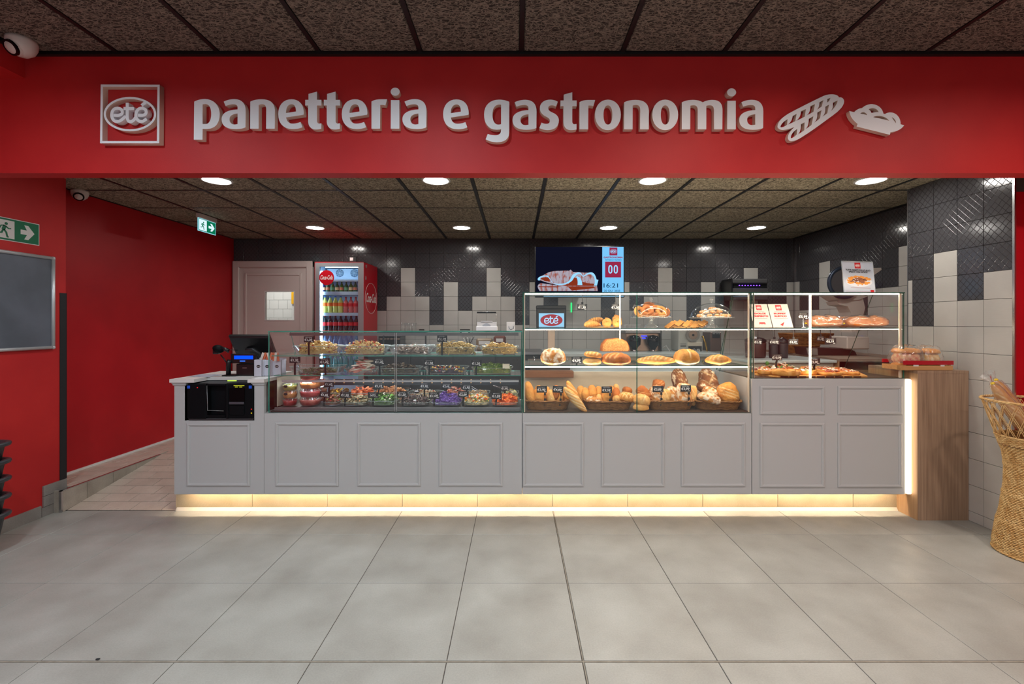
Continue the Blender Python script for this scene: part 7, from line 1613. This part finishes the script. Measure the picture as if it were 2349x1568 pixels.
part('vent', MB().box(*B(1561, 1574, 788, 789, YC2-.002, .003)).box(*B(1561, 1574, 791, 792, YC2-.002, .003)).box(*B(1561, 1574, 794, 795, YC2-.002, .003)), BLACK, t)
t = thing('water_boiler', 'dark tall appliance with a brass hose right of the round coffee machine', 'appliance', (X(1640, YC2), 5.8, ZT))
place_box(t, 'body', 1630, 1655, 762, 850, YC2, .25, M('brown steel', (112, 90, 80), .4, .4), .006, z0=ZT); place_box(t, 'control_panel', 1634, 1652, 762, 775, YC2-.004, .01, BLACK)
for k in range(5): part('button', MB().ball((X(1636+k*3.4, YC2-.005), YC2-.006, Z(765, YC2)), .004, nu=6, nv=4), PRINTW, t)
part('hose', MB().tube([P(1611, 770, YC2), P(1618, 785, YC2), P(1622, 805, YC2), P(1620, 835, YC2)], .012, 8), M('brass', (176, 140, 60), .3, .8), t)
tag(part('cable', MB().tube([P(1519, 798, 5.75), P(1528, 792, 5.75), P(1537, 806, 5.75), P(1536, 812, 5.75)], .006, 6), WHITE), 'white cable hanging beside the coffee machine', 'cable')
single('green_sponge', MB().bbox(*B(1527, 1535, 808, 818, 5.72, .05)), M('green sponge', (90, 220, 60), .6), 'small bright green sponge behind the ridged baguette', 'sponge')
# wall hood with violet lights
YH = 6.0; t = thing('insect_lamp', 'grey wall appliance with a row of violet lights above the bread case', 'appliance', (X(1719, YH), YH+.1, Z(700, YH)))
HG = M('grey hood', (86, 86, 88), .35, .4)
place_box(t, 'upper_housing', 1680, 1762, 639, 650, YH-.03, .28, HG, .012); place_box(t, 'light_slot', 1682, 1760, 649, 662, YH, .25, BLACK); place_box(t, 'lower_housing', 1680, 1762, 661, 688, YH-.02, .26, HG, .008); place_box(t, 'side_cheek', 1677, 1681, 638, 688, YH-.03, .28, BLACK)
for k in range(8): part('violet_light', MB().ball((X(1696+k*6.6, YH-.002), YH-.004, Z(654.5, YH)), .008, nu=8, nv=6), emis('violet led', (110, 60, 255), 4), t)
# meat slicer
YM = 4.55; t = thing('meat_slicer', 'white meat slicer with a dark round blade behind the pizza case', 'slicer', (X(1960, YM), YM+.1, 1.10))
SW_ = M('slicer white', (196, 186, 178), .35)
cx, cz = X(1936, YM), Z(648, YM)
def tilted(mb, pivot, ang):
    R = Matrix.Rotation(ang, 4, 'Y'); pv = Vector(pivot); mb.v = [tuple(pv+(R @ (Vector(v)-pv))) for v in mb.v]; return mb
part('blade_guard', MB().tube([(cx+.15*cos(2*pi*k/40), YM, cz+.15*sin(2*pi*k/40)) for k in range(40)], .019, 10, closed=True), M('blue grey steel', (60, 70, 88), .35, .6), t)
part('blade', MB().prism(ell(cx, cz, .135, .135, 40), YM-.004, YM+.004), M('slicer blade', (130, 126, 130), .3, .7), t)
part('carriage', MB().prism([(X(1905, YM), Z(672, YM)), (X(2020, YM), Z(668, YM)), (X(1975, YM), Z(687, YM)), (X(1932, YM), Z(690, YM)), (X(1922, YM), Z(684, YM))], YM+.02, YM+.2), SW_, t)
part('arm', MB().prism([(X(1996, YM), Z(614, YM)), (X(2025, YM), Z(613, YM)), (X(2026, YM), Z(618, YM)), (X(2006, YM), Z(632, YM)), (X(1998, YM), Z(640, YM))], YM+.02, YM+.07), SW_, t)
part('body', MB().prism([(X(1925, YM), Z(690, YM)), (X(1985, YM), Z(684, YM)), (X(1990, YM), Z(706, YM)), (X(1975, YM), Z(762, YM)), (X(1960, YM), Z(762, YM)), (X(1957, YM), Z(716, YM)), (X(1950, YM), Z(702, YM)), (X(1930, YM), Z(698, YM))], YM+.03, YM+.2), SW_, t)
part('base', MB().bbox(X(1940, YM), X(1992, YM), YM-.02, YM+.24, 1.232, 1.36, .01), SW_, t)
# right wooden worktop seen through the pizza case
t = thing('side_worktop', 'long oak side worktop running back from the pizza case along the tiled wall', 'worktop', (3.3, 4.8, .17))
part('cabinet', MB().box(3.02, 3.86, 4.20, 5.6, .17, 1.06), WOODM, t); part('front_board', MB().add([(X(1843, 4.75), 4.75, 1.02), (2.985, 4.16, 1.02), (2.985, 4.18, 1.02), (X(1843, 4.75), 4.77, 1.02), (X(1843, 4.75), 4.75, 1.14), (2.985, 4.16, 1.14), (2.985, 4.18, 1.14), (X(1843, 4.75), 4.77, 1.14)], [(0,1,5,4),(1,2,6,5),(2,3,7,6),(3,0,4,7),(4,5,6,7),(3,2,1,0)]), WOODS, t)
part('top_board', MB().prism([(X(1800, 5.2), 5.2), (X(1843, 4.75), 4.75), (2.985, 4.16), (3.86, 4.16), (3.86, 5.6), (X(1800, 5.2), 5.6)], 1.141, 1.165, ax='z'), wood('grey oak top', (150, 132, 116), (126, 108, 92), 'x'), t)
ZS = 1.166
def open_basket(label, px0, px1, py0, py1, Y, D, name='wicker_basket', m=None):
    a = B(px0, px1, py0, py1, Y, D); t = thing(name, label, 'basket', ((a[0]+a[1])/2, Y+D/2, a[4])); w, h = a[1]-a[0], a[5]-a[4]; mb = MB()
    for r in range(8):
        q_ = .86+.14*(r+.5)/8; pts = []
        for k in range(60):
            an = 2*pi*k/60; c, s_ = cos(an), sin(an); o_ = .002 if (k+r) % 2 else -.002
            pts.append((math.copysign(abs(c)**.45, c)*(w/2*q_+o_), math.copysign(abs(s_)**.45, s_)*(D/2*q_+o_), h*(r+.5)/8))
        mb.tube(pts, h/8*.54, 4, closed=True)
    part('woven_side', mb, m or WICK, t, True, kind='stuff'); part('rim', MB().tube([(math.copysign(abs(cos(an))**.45, cos(an))*w/2, math.copysign(abs(sin(an))**.45, sin(an))*D/2, h) for an in [2*pi*k/60 for k in range(60)]], .008, 6, closed=True), m or WICK, t, True); return t
open_basket('lower brown wicker basket stacked behind the pizza case', 1816, 1888, 792, 810.5, 4.95, .3); open_basket('upper long wicker basket stacked behind the pizza case', 1818, 1922, 765.5, 790, 4.98, .34)
t = thing('dark_case', 'dark brown rounded case lying on the oak side worktop', 'case', (X(1915, 4.60), 4.7, ZS))
part('body', MB().prism([(X(1860, 4.6), ZS), (X(1966, 4.6), ZS), (X(1962, 4.6), Z(806, 4.6)), (X(1950, 4.6), Z(800, 4.6)), (X(1856, 4.6), Z(797, 4.6))], 4.6, 4.85), M('dark aubergine plastic', (52, 26, 24), .4), t); part('end_panel', MB().prism([(X(1852, 4.58), Z(798, 4.58)), (X(1876, 4.58), Z(799, 4.58)), (X(1877, 4.58), Z(814, 4.58)), (X(1856, 4.58), Z(813, 4.58))], 4.585, 4.6), M('grey end', (128, 120, 114), .4), t)
BR_ = M('dark red brown canister', (64, 36, 34), .4)
for nm_, a, b, top, m_, lab in (('canister', 1722, 1768, 784, BR_, 'dark brown canister with black lid behind the left price cards'), ('canister', 1770, 1790, 790, DARK, 'narrow dark canister in the middle behind the price cards'), ('canister', 1790, 1814, 786, DARK, 'ribbed dark canister at the right behind the price cards')):
    Y = 4.42; cx, w = X((a+b)/2, Y), (b-a)*Y/F; t = thing(nm_, lab, 'canister', (cx, Y+w/2, 1.1505)); h = Z(top, Y)-1.1505
    part('body', MB().lathe([(w*.44, 0), (w*.47, h*.1), (w*.49, h*.9), (w*.46, h)], n=24), m_, t, True); part('lid', MB().lathe([(w*.5, h), (w*.5, h+.02), (w*.36, h+.035), (w*.12, h+.05), (.001, h+.055)], n=24, cap=False), BLACK, t, True)
# items seen behind the salad case, on the back worktop
def jar(label, px0, px1, py0, Y, m, name='glass_jar', cat='jar', fill=None):
    cx, w = X((px0+px1)/2, Y), (px1-px0)*Y/F; h = Z(py0, Y)-ZT; t = thing(name, label, cat, (cx, Y+w/2, ZT))
    part('body', MB().lathe([(w*.4, 0), (w*.46, .004), (w*.5, h*.9), (w*.48, h)], n=20, cap=False), m, t, True)
    if fill: part('content', MB().lathe([(w*.38, .002), (w*.44, h*.6), (.001, h*.66)], n=16), fill, t, True)
    return t
t = thing('bread_oven', 'long low steel appliance with food trays on the back worktop behind the fridge side', 'appliance', (X(895, 5.8), 5.85, ZT))
place_box(t, 'body', 866, 920, 790, 812, 5.75, .3, M('oven dark', (60, 56, 56), .4, .4), z0=ZT); place_box(t, 'glass_front', 868, 918, 771, 790, 5.76, .28, M('oven glass', (46, 44, 44), .1), .004); place_box(t, 'top_lid', 864, 921, 766, 771, 5.74, .32, STEEL)
for k in range(6): part('tray_food', MB().ball((X(874+k*8, 5.755), 5.757, Z(777, 5.76)), .022, .006, .010, 8, 5), fm('pale meat', (186, 166, 150)), t)
for i, a in enumerate((926, 934, 941, 949)): single('drinking_glass', MB().lathe([(.022, 0), (.03, .002), (.034, .085), (.032, .085), (.027, .006)], (X(a, 5.0), 5.0, Z(758, 5.0)), n=16, cap=False), GLASS_CLEAR, 'upturned clear glass on the dark shelf edge behind the salad case', 'glass', 'glasses on the dark shelf')
single('shelf_board', MB().bbox(X(866, 4.98), X(975, 4.98), 4.95, 5.2, Z(758, 5.0)-.022, Z(758, 5.0)-.001), DARK, 'dark narrow shelf carrying the glasses behind the salad case', 'shelf')
single('shelf_post', MB().box(X(868, 5.0), X(871, 5.0), 5.16, 5.18, .17, Z(758, 5.0)-.022).box(X(968, 5.0), X(971, 5.0), 5.16, 5.18, .17, Z(758, 5.0)-.022).box(X(868, 5.0), X(971, 5.0), 5.16, 5.18, .5, .52), DARK, 'thin dark frame under the glass shelf', 'frame')
jar('jar with green and white utensils behind the salad case', 940, 962, 782, 5.75, PLASTIC, 'utensil_jar', 'jar', LEAF)
t = jar('dark jar bristling with kitchen tools behind the linguine', 1064, 1084, 790, 5.75, M('steel pot', (120, 120, 120), .35, .8), 'tool_jar', 'jar')
for k in range(6): part('tool', MB().tube([(0, 0, .06), (-.07+.028*k, .01, .16+.01*(k % 3))], .005, 5), BLACK if k % 2 else CHROME, t, True)
for i, (a, b, p, m_, lab) in enumerate(((1092, 1130, 776, fm('kraft', (150, 128, 100)), 'brown paper food pack on the back worktop'), (1132, 1160, 770, M('clay red box', (120, 66, 54), .6), 'reddish brown box on the back worktop'), (1002, 1050, 806, fm('grey bag', (120, 112, 100)), 'grey brown bag on the back worktop'), (970, 998, 812, M('steel pot', (120, 120, 120), .35, .8), 'low steel pan on the back worktop'))):
    Y = 5.74; t = thing('food_package' if i < 3 else 'steel_pan', lab, 'package' if i < 3 else 'pan', (X((a+b)/2, Y), Y+.06, ZT)); place_box(t, 'body', a, b, p, 850, Y, .14, m_, .02, z0=ZT)
    place_box(t, 'label' if i < 3 else 'rim', a+6, b-6, p+6, p+14, Y-.002, .01, PRINTW if i < 2 else STEEL, .001)
YQ = 6.275
for a, b, lab in ((961, 973, 'small black wall socket left of centre above the salad case'), (1055, 1078, 'black wall socket above the salad case behind the linguine')):
    t = thing('wall_socket', lab, 'socket', (X((a+b)/2, YQ), YQ, Z(758, YQ))); part('frame', MB().bbox(*B(a, b, 755, 768, YQ-.01, .014), .003), BLACK, t); part('insert', MB().box(*B(a+4, b-4, 758, 765, YQ-.013, .004)), PRINTW, t)

single('dark_chip', MB().ball((X(222, 2.0), 2.005, .003), .010, .006, .003, 8, 5), M('dark leaf', (30, 36, 40), .6), 'tiny dark leaf scrap lying on the floor joint at the lower left', 'scrap')
